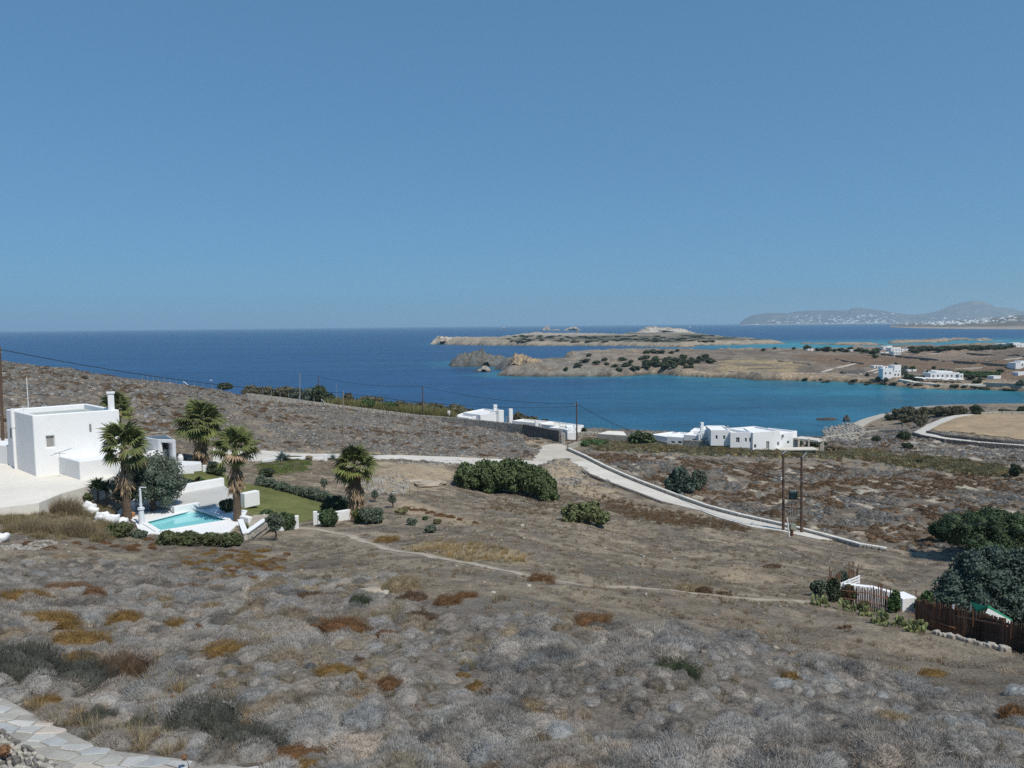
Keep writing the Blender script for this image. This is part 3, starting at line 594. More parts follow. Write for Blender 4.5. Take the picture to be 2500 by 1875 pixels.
# ------------------------------------------------------------------ the sea
xs = np.concatenate([[-46000, -20000, -9000, -4000, -2000, -1200], np.arange(-800, 1500, 13.0), [1600, 1900, 2400, 3200, 5000, 9000, 20000, 46000]])
ys = [-900.0, 0, 100]; 
while ys[-1] < 46000: ys.append(ys[-1] + max(9, (ys[-1] - 100) * 0.012))
ys = np.array(ys); X, Y = np.meshgrid(xs, ys)
def col_sea(X, Y):
    C = np.ones(X.shape + (3,)) * np.array((0.010, 0.052, 0.135))
    d1 = sdist(X, Y, P1); d2 = sdist(X, Y, P2); zt_ = np.where((Y < 430) & (np.abs(X) < 1.0 * (Y + 30)), surf(X, np.minimum(Y, 430)), -9)
    w = fbm(X / 160, Y / 260, 5, 3); p = fbm(X / 45, Y / 80, 4, 5)
    bay = smooth(-60, 330, X - (Y - 500) * .18) * smooth(1100, 600, Y)
    C = mixc(C, (0.014, 0.135, 0.18), np.clip(bay * .85 + (w - .5) * .9 * bay, 0, 1))
    C = mixc(C, (0.02, 0.175, 0.205), bay * smooth(.42, .64, w) * (.35 + .45 * smooth(150, 330, X)))
    C = mixc(C, (0.012, 0.055, 0.105), bay * smooth(.55, .68, p) * .65)
    C = mixc(C, (0.022, 0.16, 0.19), np.maximum(smooth(34, 2, d1), 0) * .6); C = mixc(C, (0.02, 0.13, 0.17), smooth(60, 5, d2) * .6)
    lag = smooth(150, 500, X) * smooth(880, 960, Y) * smooth(1900, 1300, Y); C = mixc(C, (0.04, 0.25, 0.27), lag * .75)
    C = mixc(C, (0.02, 0.12, 0.17), smooth(-6, -1.2, zt_) * .5)
    k = smooth(2500, 9000, Y); C = mixc(C, (0.010, 0.050, 0.115), k)
    C = mixc(C, (0.02, 0.075, 0.15), smooth(.54, .6, fbm(X / 900, Y / 90 + X / 700, 3, 8)) * .25 * smooth(500, 900, Y))
    return C
def sea_mat():
    m = bpy.data.materials.new('sea_water'); m.use_nodes = True; nt = m.node_tree; N = nt.nodes; L = nt.links; b = N['Principled BSDF']
    a = N.new('ShaderNodeAttribute'); a.attribute_name = 'col'; co = N.new('ShaderNodeTexCoord')
    t = N.new('ShaderNodeTexNoise'); t.inputs['Scale'].default_value = 0.05; t.inputs['Detail'].default_value = 8; t.inputs['Roughness'].default_value = .7; L.new(co.outputs['Object'], t.inputs['Vector'])
    r = N.new('ShaderNodeMapRange'); r.inputs[1].default_value = .3; r.inputs[2].default_value = .7; r.inputs[3].default_value = .78; r.inputs[4].default_value = 1.22; L.new(t.outputs['Fac'], r.inputs[0])
    ms = N.new('ShaderNodeMapping'); ms.inputs['Scale'].default_value = (0.0022, 0.022, 1); ms.inputs['Rotation'].default_value = (0, 0, .12); L.new(co.outputs['Object'], ms.inputs[0])
    ts = N.new('ShaderNodeTexNoise'); ts.inputs['Scale'].default_value = 1; ts.inputs['Detail'].default_value = 5; L.new(ms.outputs[0], ts.inputs['Vector'])
    rs = N.new('ShaderNodeMapRange'); rs.inputs[1].default_value = .35; rs.inputs[2].default_value = .68; rs.inputs[3].default_value = .82; rs.inputs[4].default_value = 1.3; L.new(ts.outputs['Fac'], rs.inputs[0])
    mm = N.new('ShaderNodeMath'); mm.operation = 'MULTIPLY'; L.new(r.outputs[0], mm.inputs[0]); L.new(rs.outputs[0], mm.inputs[1])
    mx = N.new('ShaderNodeVectorMath'); mx.operation = 'SCALE'; L.new(a.outputs['Color'], mx.inputs[0]); L.new(mm.outputs[0], mx.inputs['Scale']); L.new(mx.outputs[0], b.inputs['Base Color'])
    b.inputs['Roughness'].default_value = 0.32; b.inputs['IOR'].default_value = 1.33; b.inputs['Specular IOR Level'].default_value = 0.5
    mp = N.new('ShaderNodeMapping'); mp.inputs['Scale'].default_value = (0.10, 0.34, 0.2); L.new(co.outputs['Object'], mp.inputs[0])
    w = N.new('ShaderNodeTexNoise'); w.inputs['Scale'].default_value = 1; w.inputs['Detail'].default_value = 4; L.new(mp.outputs[0], w.inputs['Vector'])
    bn = N.new('ShaderNodeBump'); bn.inputs['Distance'].default_value = 1.6; bn.inputs['Strength'].default_value = .8; L.new(w.outputs['Fac'], bn.inputs['Height']); L.new(bn.outputs[0], b.inputs['Normal'])
    return m
ii = (np.arange(len(ys) - 1)[:, None] * len(xs) + np.arange(len(xs) - 1)[None]).ravel()
sea = raw('sea', np.stack([X, Y, X * 0], -1).reshape(-1, 3), np.stack([ii, ii + 1, ii + len(xs) + 1, ii + len(xs)], 1), sea_mat(), label='deep blue sea turning teal in the sheltered bay', kind='structure')
setcol(sea, col_sea(X, Y))

# air
hz = MB().box((0, 22000, -1.5), (96000, 50000, 440)); 
hm = bpy.data.materials.new('haze'); hm.use_nodes = True; nt = hm.node_tree; nt.nodes.clear()
o_ = nt.nodes.new('ShaderNodeOutputMaterial'); pv = nt.nodes.new('ShaderNodeVolumePrincipled'); pv.inputs['Color'].default_value = (0.68, 0.90, 1.0, 1); pv.inputs['Density'].default_value = 5.5e-5; pv.inputs['Anisotropy'].default_value = 0.2
nt.links.new(pv.outputs[0], o_.inputs['Volume'])
HAZE = hz.build('haze', hm, label='thin blue haze over the sea', kind='stuff')
# ------------------------------------------------------------------ where the larger shrubs of the near slope stand
G1 = 'brown cushions on the near slope'
BC = [('ochre',55,1484,124,46,'wide ochre cushion at the left edge under the pale stones'),('rust',165,1452,134,26,'flat rust cushion strip right of the edge cushion'),('rust',228,1466,66,32,'rust cushion where the flat strip drops down'),('ochre',112,1540,140,50,'ochre cushion in the middle of the left brown patch'),('ochre',168,1592,156,56,'broad lower ochre cushion of the left brown patch'),('ochre',305,1537,78,50,'round high ochre cushion standing alone on grey scrub'),
 ('ochre',190,1622,96,34,'ochre cushion under the broad left patch'),('umber',243,1616,58,38,'dark umber cushion beside the broad left patch'),('rust',300,1630,76,40,'rust cushion right of the dark umber one'),('ochre',430,1544,62,36,'mid sized ochre cushion right of the round high one'),('rust',478,1540,36,20,'small rust cushion beside the mid sized ochre one'),('umber',365,1438,52,28,'umber cushion near the upper edge of grey scrub'),('rust',460,1454,76,30,'rust cushion left of a pale gap in the scrub'),('ochre',528,1458,62,32,'ochre cushion ending the upper rust band'),
 ('ochre',550,1614,124,52,'large golden ochre dome in the centre left scrub'),('rust',835,1550,150,46,'long rust mound left of the grass tussock'),('rust',752,1552,96,30,'left shoulder of the long rust mound'),('umber',706,1590,72,26,'dark umber cushion below the long rust mound'),('ochre',812,1656,110,40,'ochre mound above the near grey scrub'),('ochre',862,1662,70,28,'right end of the ochre mound'),('rust',948,1690,74,46,'steep rust ochre cushion right of the ochre mound'),
 ('ochre',1130,1657,46,18,'small ochre cushion at the top of the trio'),('ochre',1163,1688,56,32,'middle ochre cushion of the trio'),('rust',1208,1708,64,32,'lowest rust cushion of the trio'),('rust',1290,1681,84,22,'thin rust strip right of the trio'),('rust',1448,1534,132,40,'wide rust brown mat in the upper right scrub'),('rust',1382,1540,30,20,'small rust cushion left of the wide mat'),('ochre',1534,1592,62,28,'compact ochre cushion below the wide mat'),('rust',1322,1430,76,34,'rust mound standing on the footpath edge'),
 ('rust',1096,1484,80,36,'rust mound above the pale scrub'),('rust',1140,1462,64,20,'flat rust cushion behind the rust mound'),('tawny',985,1456,112,56,'tall tawny hump beside the bare soil'),('umber',1002,1470,80,30,'umber skirt below the tawny hump'),('ochre',947,1330,72,24,'golden cushion beside the upper footpath'),('rust',1006,1594,44,15,'small rust cushion in the centre scrub'),('umber',870,1622,44,24,'umber cushion between tussock and ochre mound'),('rust',946,1563,70,28,'rust cushion right of the grass tussock'),
 ('rust',1003,1738,46,24,'dull rust cushion in the near centre scrub'),('umber',1210,1820,46,32,'dark umber cushion near the bottom centre'),('umber',1292,1864,70,36,'darkest umber cushion at the bottom centre'),('ochre',1932,1662,50,26,'ochre cushion right of the dark green shrub'),('ochre',2272,1652,72,20,'flat ochre mat below the cane fence'),('rust',1752,1696,40,26,'rust cushion against the dark green shrub'),('rust',2475,1764,64,46,'reddish cushion at the lower right edge'),('tawny',1686,1450,80,28,'tawny cushion row on the footpath bend'),
 ('umber',1720,1454,40,26,'umber cushion at the right end of the tawny row'),('umber',1768,1456,36,14,'low umber cushion right of the footpath bend'),('ochre',115,1728,70,34,'ochre cushion beside the paved walk'),('rust',170,1764,34,28,'small rust cushion in the grass by the walk'),('rust',382,1828,38,44,'upright rust cushion left of the dark shrub'),('rust',675,1788,30,28,'round rust cushion right of the dark shrub'),('rust',588,1778,52,20,'slanting rust strip above the dark shrub'),
 ('rust',725,1848,140,34,'long rust mat at the bottom near the dark shrub'),('ochre',748,1884,96,34,'ochre cushion on the bottom picture edge'),('ochre',678,1684,34,18,'small bright ochre cushion in the centre left scrub'),('umber',1885,1388,50,12,'umber patch on the pale rock streak'),('tawny',2180,1770,90,34,'tawny cushion in the lower right scrub'),('tawny',1960,1832,80,30,'faded tawny cushion near the lower right'),('tawny',2200,1660,80,30,'olive tawny cushion below the flat ochre mat'),
 ('tawny',520,1500,70,34,'tawny cushion above the large golden dome'),('tawny',1300,1740,90,36,'tawny cushion in the near right scrub'),('tawny',400,1480,60,28,'faded tawny cushion in the upper left scrub')]
LS = [('darkgrey',60,1672,210,104,'large dark grey green shrub at the left above the paved walk'),('darkgrey',190,1690,170,92,'dark shrub joining the large one on its right'),('umber',300,1680,150,84,'brown grey shrub right of the dark pair'),('darkgrey',500,1812,190,118,'large dark grey green shrub above the bottom edge'),('darkgrey',600,1856,190,100,'dark shrub spreading to the bottom edge'),('green',1655,1672,130,72,'isolated dark green shrub in the right scrub'),
 ('green',880,1488,60,42,'green shrub beside the straw tussock'),('silver',2300,1712,52,34,'silver round shrub on the right slope'),('silver',2486,1702,50,30,'silver shrub at the right picture edge'),('silver',1440,1860,60,50,'whitish twiggy shrub at the bottom'),('darkgrey',235,1775,90,52,'grey shrub in the grass beside the walk'),('darkgrey',330,1790,80,44,'second grey shrub in the grass beside the walk'),('umber',760,1475,110,36,'dull violet brown shrub in the upper scrub'),('umber',1020,1525,100,40,'dark grey brown shrub above the pale scrub')]
KEEP_OFF = []
for _k, _u, _v, _w, _h, _l in BC + LS:
    _g = hit(_u, _v - _h * .25, 5); _s = math.hypot(_g[0], _g[1]) / F
    for _q in (-.28, 0, .28) if _w > 60 else (0,): KEEP_OFF.append((_g[0] + _q * _w * _s, _g[1], (.26 if _w > 60 else .36) * _w * _s))
# ------------------------------------------------------------------ scrub: cushion shrubs, dry litter and grass, instanced over the slopes
def scrubmat(name, col, tipcol, var=0.25):
    m = bpy.data.materials.new(name); m.use_nodes = True; nt = m.node_tree; N = nt.nodes; L = nt.links
    b = N['Principled BSDF']; b.inputs['Roughness'].default_value = .9; b.inputs['Specular IOR Level'].default_value = .05
    g = N.new('ShaderNodeNewGeometry'); at = N.new('ShaderNodeAttribute'); at.attribute_type = 'INSTANCER'; at.attribute_name = 'tint'
    mx = N.new('ShaderNodeMix'); mx.data_type = 'RGBA'; mx.inputs[6].default_value = (*col, 1); mx.inputs[7].default_value = (*tipcol, 1); L.new(g.outputs['Random Per Island'], mx.inputs[0])
    mu = N.new('ShaderNodeVectorMath'); mu.operation = 'MULTIPLY'; L.new(mx.outputs[2], mu.inputs[0]); L.new(at.outputs['Vector'], mu.inputs[1]); L.new(mu.outputs[0], b.inputs['Base Color'])
    return m
SM = {'grey': scrubmat('thorn_scrub', (0.275, 0.252, 0.225), (0.57, 0.535, 0.49)), 'grass': scrubmat('dry_grass', (0.22, 0.17, 0.10), (0.42, 0.34, 0.215)),
      'brown': scrubmat('brown_scrub', (0.10, 0.058, 0.03), (0.24, 0.145, 0.065)), 'litter': scrubmat('twig_litter', (0.16, 0.13, 0.10), (0.44, 0.37, 0.28)),
      'olive': scrubmat('olive_grass', (0.08, 0.08, 0.04), (0.21, 0.20, 0.105)), 'stone': scrubmat('loose_stone', (0.28, 0.25, 0.20), (0.40, 0.36, 0.30))}
def cushion(seed, n, tw, tl, hgt=0.62, core=True, up_=0.35, spread=1.0, lump=0.25):
    """unit cushion: radius 1 footprint; a dark core and n twig slivers standing off the dome"""
    r = np.random.default_rng(seed)
    th = r.uniform(0, 2 * np.pi, n); cz = r.uniform(-0.12, 1, n); sz = np.sqrt(np.clip(1 - cz ** 2, 0, 1))
    d = np.stack([sz * np.cos(th), sz * np.sin(th), cz], 1)
    R = 1 + (vnoise(d[:, 0] * 2.6 + 5 * seed, d[:, 1] * 2.6 + d[:, 2] * 2, seed) - .5) * 2 * lump
    base = d * R[:, None] * np.array([spread, spread, hgt]) * r.uniform(.74, 1.0, n)[:, None]
    dr = d + r.normal(0, .45, (n, 3)); dr[:, 2] += up_; dr /= np.linalg.norm(dr, axis=1)[:, None]
    sd_ = np.cross(dr, r.normal(0, 1, (n, 3))); sd_ /= np.linalg.norm(sd_, axis=1)[:, None]
    l = tl * r.uniform(.5, 1.3, n)[:, None]; w = tw * r.uniform(.6, 1.3, n)[:, None]
    V = np.stack([base - sd_ * w, base + sd_ * w, base + dr * l], 1).reshape(-1, 3); Fc = np.arange(n * 3).reshape(-1, 3)
    if core:
        k = 14; m = 5; cv = []; cf = []
        for j in range(m + 1):
            a = min(math.pi / 2 * (j / m * 1.078) - .12, math.pi / 2 - .004)
            for i in range(k):
                b = 2 * math.pi * i / k; q = np.array([math.cos(a) * math.cos(b), math.cos(a) * math.sin(b), math.sin(a)])
                rr = (1 + (vnoise(np.array([q[0] * 2.6 + 5 * seed]), np.array([q[1] * 2.6 + q[2] * 2]), seed)[0] - .5) * 2 * lump) * .74
                cv.append(q * rr * np.array([spread, spread, hgt]))
        for j in range(m):
            for i in range(k):
                a, b, c, e = j * k + i, j * k + (i + 1) % k, (j + 1) * k + (i + 1) % k, (j + 1) * k + i
                cf += [(a, b, c), (a, c, e)]
        cf = np.array(cf) + len(V); V = np.concatenate([V, np.array(cv)]); Fc = np.concatenate([Fc, cf])
    return V, Fc
def tuft(seed, n, w, h, lean=.5, rad=.35):
    r = np.random.default_rng(seed); th = r.uniform(0, 2 * np.pi, n); rr = rad * np.sqrt(r.uniform(0, 1, n)); b = np.stack([rr * np.cos(th), rr * np.sin(th), np.zeros(n) - .03], 1)
    dr = np.stack([np.cos(th) * lean * r.uniform(0, 1, n) + r.normal(0, .15, n), np.sin(th) * lean * r.uniform(0, 1, n) + r.normal(0, .15, n), np.ones(n)], 1); dr /= np.linalg.norm(dr, axis=1)[:, None]
    l = h * r.uniform(.4, 1.1, n)[:, None]; a = r.uniform(0, 2 * np.pi, n); s = np.stack([np.cos(a), np.sin(a), 0 * a], 1) * w
    mid = b + dr * l * .55; tip = b + dr * l + np.stack([dr[:, 0], dr[:, 1], -.2 * np.ones(n)], 1) * l * .3
    V = np.stack([b - s, b + s, mid + s * .7, mid - s * .7, tip], 1).reshape(-1, 3); i = np.arange(n)[:, None] * 5
    Fc = np.concatenate([i + [0, 1, 2], i + [0, 2, 3], i + [3, 2, 4]]); return V, Fc
def proto(name, VF, material):
    V, Fc = VF; me = bpy.data.meshes.new(name); me.vertices.add(len(V)); me.vertices.foreach_set('co', V.astype(np.float32).ravel())
    me.loops.add(len(Fc) * 3); me.loops.foreach_set('vertex_index', Fc.astype(np.int32).ravel()); me.polygons.add(len(Fc)); me.polygons.foreach_set('loop_start', np.arange(len(Fc), dtype=np.int32) * 3)
    me.update(calc_edges=True); me.materials.append(material); return bpy.data.objects.new(name, me)
def scatter(name, protos, P, scl, rotz, tilt, idx, tint, label, cat=None):
    """one object whose geometry nodes set each plant on its own point"""
    c = bpy.data.collections.new(name + '_kinds')
    for p in protos: c.objects.link(p)
    me = bpy.data.meshes.new(name); me.from_pydata(P.tolist(), [], []); o = bpy.data.objects.new(name, me); COL.objects.link(o)
    def at(nm, ty, data, key):
        a = me.attributes.new(nm, ty, 'POINT'); a.data.foreach_set(key, np.asarray(data, np.float32 if key != 'value' or ty == 'FLOAT' else np.int32).ravel())
    at('scl', 'FLOAT_VECTOR', scl, 'vector'); at('rot', 'FLOAT_VECTOR', np.stack([tilt[:, 0], tilt[:, 1], rotz], 1), 'vector'); at('tint', 'FLOAT_VECTOR', tint, 'vector')
    a = me.attributes.new('idx', 'INT', 'POINT'); a.data.foreach_set('value', np.asarray(idx, np.int32))
    ng = bpy.data.node_groups.new(name, 'GeometryNodeTree'); ng.interface.new_socket('Geometry', in_out='INPUT', socket_type='NodeSocketGeometry'); ng.interface.new_socket('Geometry', in_out='OUTPUT', socket_type='NodeSocketGeometry')
    N = ng.nodes; L = ng.links; gi = N.new('NodeGroupInput'); go = N.new('NodeGroupOutput'); ip = N.new('GeometryNodeInstanceOnPoints'); ci = N.new('GeometryNodeCollectionInfo')
    ci.inputs['Collection'].default_value = c; ci.inputs['Separate Children'].default_value = True; ci.inputs['Reset Children'].default_value = True
    def na(nm, ty):
        q = N.new('GeometryNodeInputNamedAttribute'); q.data_type = ty; q.inputs['Name'].default_value = nm; return q.outputs['Attribute']
    L.new(gi.outputs[0], ip.inputs['Points']); L.new(ci.outputs[0], ip.inputs['Instance']); ip.inputs['Pick Instance'].default_value = True
    L.new(na('idx', 'INT'), ip.inputs['Instance Index']); L.new(na('scl', 'FLOAT_VECTOR'), ip.inputs['Scale'])
    e = N.new('FunctionNodeEulerToRotation'); L.new(na('rot', 'FLOAT_VECTOR'), e.inputs[0]); L.new(e.outputs[0], ip.inputs['Rotation']); L.new(ip.outputs[0], go.inputs[0])
    md = o.modifiers.new('plants', 'NODES'); md.node_group = ng
    return props(o, label, cat, kind='stuff')
BUILT = [TERR, DECK, ROAD_A, JUNC, FIELD_R, ROAD_C, TRACK, PAVE, LAWN, pz([(395,1120),(455,1120),(455,1150),(395,1160)], VZ), poly0([(-260,1640),(0,1787),(35,1806),(76,1836),(114,1858),(141,1875),(240,1940),(-260,1960)], 5)]
def candidates(y0, y1, dens, seed, half=0.78, xoff=4):
    r = np.random.default_rng(seed); n = int(dens * (y1 ** 2 - y0 ** 2) * half + dens * 2 * xoff * (y1 - y0))
    y = np.sqrt(r.uniform(y0 ** 2, y1 ** 2, n)); x = r.uniform(-1, 1, n) * (half * y + xoff); return x, y, r
def offbuilt(x, y, m=0.25):
    d = np.full(x.shape, 1e9)
    for p in BUILT: d = np.minimum(d, sdist(x, y, p))
    d = np.minimum(d, ldist(x, y, PATH) - .25); k = d > m
    for cx, cy_, r in KEEP_OFF: k &= (x - cx) ** 2 + (y - cy_) ** 2 > r * r
    return k & (surf(x, y) > 0.8)
def slope_tilt(x, y, k=.6):
    e = .4; dx = (surf(x + e, y) - surf(x - e, y)) / (2 * e); dy = (surf(x, y + e) - surf(x, y - e)) / (2 * e)
    return np.stack([np.arctan(dy) * k, -np.arctan(dx) * k], 1)
def tints(r, n, lo=.8, hi=1.2, warm=.1):
    b = r.uniform(lo, hi, n); w = r.normal(0, warm, n); return np.stack([b * (1 + w), b, b * (1 - w)], 1)

# near slope: dense grey cushions
x, y, r = candidates(6.5, 58, 6.0, 101); nA_ = fbm(x * .12, y * .12, 4, 201); 
k = (sdist(x, y, NEARC) + (nA_ - .5) * 16 < 0) & offbuilt(x, y, .12) & (r.uniform(0, 1, len(x)) < np.where(y < 30, .9, .75))
gap = fbm(x * .55, y * .55, 3, 203); k &= gap < .78
x, y = x[k], y[k]; n = len(x); gsz = r.uniform(.16, .42, n) * (.85 + .7 * smooth(.4, .7, fbm(x * .3, y * .3, 3, 205)))
t = tints(r, n, .60, .96, .04); m_ = fbm(x * .18, y * .18, 3, 207); warm = (m_ > .57) & (r.uniform(0, 1, n) < .3); t[warm] *= np.array([.86, .78, .64]); dk = r.uniform(0, 1, n) < .16; t[dk] *= .6
pale = (fbm(x * .22, y * .22, 3, 209) > .54) & (r.uniform(0, 1, n) < .4); t[pale] *= np.array([1.12, 1.13, 1.13])
scatter('grey_thorn_scrub', [proto('cushion', cushion(i, 3200, .0075, .15, .5 + .06 * (i % 3), lump=.28), SM['grey']) for i in range(6)], np.stack([x, y, surf(x, y) - .02], 1),
        np.stack([gsz, gsz * r.uniform(.8, 1.25, n), gsz * r.uniform(.8, 1.3, n)], 1), r.uniform(0, 6.28, n), slope_tilt(x, y), r.integers(0, 6, n), t, 'grey thorny cushion scrub covering the near slope', 'scrub')
# hills: coarser cushions
x, y, r = candidates(55, 265, 1.15, 103, .8)
inh = np.minimum(sdist(x, y, HILL), np.minimum(sdist(x, y, RHILL), sdist(x, y, RFAR))); back = (y > 110) & (sdist(x, y, HILL) > 0) & (sdist(x, y, RHILL) > 0)
k = ((inh < 0) | ((back) & (r.uniform(0, 1, len(x)) < .35)) ) & offbuilt(x, y, .3) & (fbm(x * .3, y * .3, 3, 213) < .63)
x, y = x[k], y[k]; n = len(x); s = r.uniform(.28, .66, n); t = tints(r, n, .42, .74, .05)
rr_ = sdist(x, y, RHILL) < 0; br = r.uniform(0, 1, n) < np.where(rr_, .5, .22) * smooth(.42, .6, fbm(x * .12, y * .12, 3, 217)) * 2; t[br] *= np.array([.6, .44, .31]); t[rr_ & ~br] *= .82
scatter('hill_scrub', [proto('hill_cushion', cushion(20 + i, 520, .026, .2, .5, lump=.32), SM['grey']) for i in range(5)], np.stack([x, y, surf(x, y) - .03], 1),
        np.stack([s * r.uniform(.9, 1.4, n), s, s * r.uniform(.75, 1.2, n)], 1), r.uniform(0, 6.28, n), slope_tilt(x, y), r.integers(0, 5, n), t, 'grey and rust cushion scrub over the farther hillsides', 'scrub')
# field: low twiggy litter
x, y, r = candidates(9, 125, 2.3, 105); nA_ = fbm(x * .2, y * .2, 4, 221)
near = sdist(x, y, NEARC) + (fbm(x * .12, y * .12, 4, 201) - .5) * 16
bare = np.full(x.shape, 1e9)
for pl_ in BARE: bare = np.minimum(bare, sdist(x, y, pl_))
k = (near > -1) & (sdist(x, y, HILL) > 0) & (sdist(x, y, RHILL) > 0) & offbuilt(x, y, .2) & ((bare > 0) | (r.uniform(0, 1, len(x)) < .15)) & (r.uniform(0, 1, len(x)) < .35 + 1.1 * smooth(.38, .6, nA_))
x, y = x[k], y[k]; n = len(x); s = r.uniform(.14, .34, n) * (1 + .5 * smooth(60, 110, y)); t = tints(r, n, .6, 1.1, .07)
gy_ = smooth(.45, .6, fbm(x * .08, y * .08, 3, 223)); t *= 1 - gy_[:, None] * np.array([.22, .16, .10])
scatter('dry_litter', [proto('litter', cushion(40 + i, 330, .018, .22, .34, core=False, up_=.5, lump=.4), SM['litter']) for i in range(4)], np.stack([x, y, surf(x, y) - .01], 1),
        np.stack([s * 1.2, s, s * r.uniform(.6, 1.1, n)], 1), r.uniform(0, 6.28, n), slope_tilt(x, y), r.integers(0, 4, n), t, 'low dry twigs and litter over the open slope', 'dry growth')
# loose small stones
x, y, r = candidates(8, 120, .45, 107); k = offbuilt(x, y, .05) & (fbm(x * .4, y * .4, 3, 231) > .5); x, y = x[k], y[k]; n = len(x); s = (.02 + .1 * r.uniform(0, 1, n) ** 3) * (1 + .5 * (y > 50)); q = MB(); q.rock((0, 0, .2), 2, 1.6, 1.0)
stv = np.array(q.v); stf = np.array([f[:3] for f in q.f] + [(f[0], f[2], f[3]) for f in q.f if len(f) == 4])
scatter('loose_stones', [proto('pebble', (stv, stf), SM['stone'])], np.stack([x, y, surf(x, y)], 1), np.stack([s, s, s], 1), r.uniform(0, 6.28, n), slope_tilt(x, y), np.zeros(n), tints(r, n, .7, 1.1, .04), 'pale loose stones scattered over the slope', 'stones')
# dry grass: along the paved walk, round the villa garden, the gold patch, the road verge
def zone(poly, dens, seed, edge=.5):
    x0, y0 = poly.min(0); x1, y1 = poly.max(0); r = np.random.default_rng(seed); m = int((x1 - x0) * (y1 - y0) * dens); x = r.uniform(x0, x1, m); y = r.uniform(y0, y1, m); k = (sdist(x, y, poly) + (vnoise(x * .8, y * .8, seed) - .5) * 2 * edge < 0) & offbuilt(x, y, .08); return x[k], y[k]
VERGE = poly0([(60,1718),(160,1735),(300,1770),(420,1790),(600,1830),(620,1885),(460,1868),(300,1845),(200,1810),(120,1770),(40,1728)])
MIDF = poly0([(640,1330),(1000,1310),(1250,1225),(1480,1235),(1700,1285),(1900,1330),(2250,1400),(2020,1480),(2250,1570),(2500,1650),(2000,1600),(1500,1480),(1100,1440),(760,1420)])
NFR = poly0([(-200,1420),(620,1450),(1400,1510),(1750,1590),(2250,1700),(2700,1780),(2700,1868),(-100,1868),(-200,1600)])
GZ = [(NFR, 1.1, .24, (.72, .71, .68)), (MIDF, .9, .2, (.75, .7, .64)), (VERGE, 16, .28, (1, 1, 1)), (poly0([(560,1830),(640,1835),(700,1870),(600,1890)]), 10, .3, (1, 1, 1)), (GOLD, 5, .3, (1.15, 1.05, .85)),
      (poly0([(0,1255),(120,1215),(250,1225),(330,1290),(255,1335),(120,1330),(0,1300)]), 4, .45, (.72, .74, .66)), (poly0([(1450,1205),(1700,1255),(1850,1296),(1780,1305),(1600,1285),(1480,1250)]), 2.6, .4, (.55, .45, .42)),
      (poly0([(1250,1180),(1450,1190),(1480,1230),(1300,1260),(1150,1240)]), 1.2, .3, (.6, .54, .5)), (poly0([(900,1490),(985,1480),(980,1530),(890,1535)]), 8, .32, (.95, .95, .85)), (poly0([(1120,1600),(1180,1600),(1180,1650),(1110,1650)]), 10, .24, (1, 1, .9)),
      (poly0([(215,1600),(300,1640),(290,1700),(190,1690)]), 8, .3, (.85, .85, .8)), (poly0([(360,1680),(440,1700),(470,1800),(380,1800)]), 9, .38, (.95, .9, .8))]
X_, Y_, S_, T_ = [], [], [], []
rg = np.random.default_rng(77)
for i, (pl_, d, h, tc) in enumerate(GZ):
    a, b = zone(pl_, d, 300 + i); X_.append(a); Y_.append(b); S_.append(h * rg.uniform(.6, 1.35, len(a))); T_.append(tints(rg, len(a), .75, 1.15, .05) * np.array(tc))
x = np.concatenate(X_); y = np.concatenate(Y_); s = np.concatenate(S_); t = np.concatenate(T_); n = len(x)
scatter('dry_grass', [proto('tuft', tuft(60 + i, 60, .012, 1.15, .55), SM['grass']) for i in range(4)], np.stack([x, y, surf(x, y)], 1), np.stack([s, s, s], 1), rg.uniform(0, 6.28, n), slope_tilt(x, y, .3), rg.integers(0, 4, n), t, 'straw coloured dry grass beside the paved walk and around the garden', 'grass')
X_, Y_, S_ = [], [], []
for i, pl_ in enumerate(REEDS):
    a, b = zone(pl_, 1.1, 330 + i, 1.5); X_.append(a); Y_.append(b); S_.append(rg.uniform(.6, 1.3, len(a)))
x = np.concatenate(X_); y = np.concatenate(Y_); s = np.concatenate(S_); n = len(x)
scatter('olive_brush', [proto('brush', cushion(70 + i, 380, .03, .35, .8, up_=.9), SM['olive']) for i in range(3)], np.stack([x, y, surf(x, y) - .05], 1), np.stack([s * 1.2, s, s * .8], 1), rg.uniform(0, 6.28, n), slope_tilt(x, y, .3), rg.integers(0, 3, n), tints(rg, n, 1.0, 1.7, .08) * np.array([1.02, .93, 1.05]), 'olive green brush in bands below the far houses', 'brush')
a_, b_ = zone(GREENSLOPE, 5, 350); n = len(a_)
scatter('green_creeper', [proto('creeper', cushion(80 + i, 260, .03, .12, .3), SM['olive']) for i in range(3)], np.stack([a_, b_, surf(a_, b_)], 1), np.tile(.4 * rg.uniform(.6, 1.2, n)[:, None], 3), rg.uniform(0, 6.28, n), slope_tilt(a_, b_), rg.integers(0, 3, n), tints(rg, n, .7, 1.1, .05) * np.array([.75, .95, .6]), 'green succulent carpet on the bank above the lawn', 'ground cover')
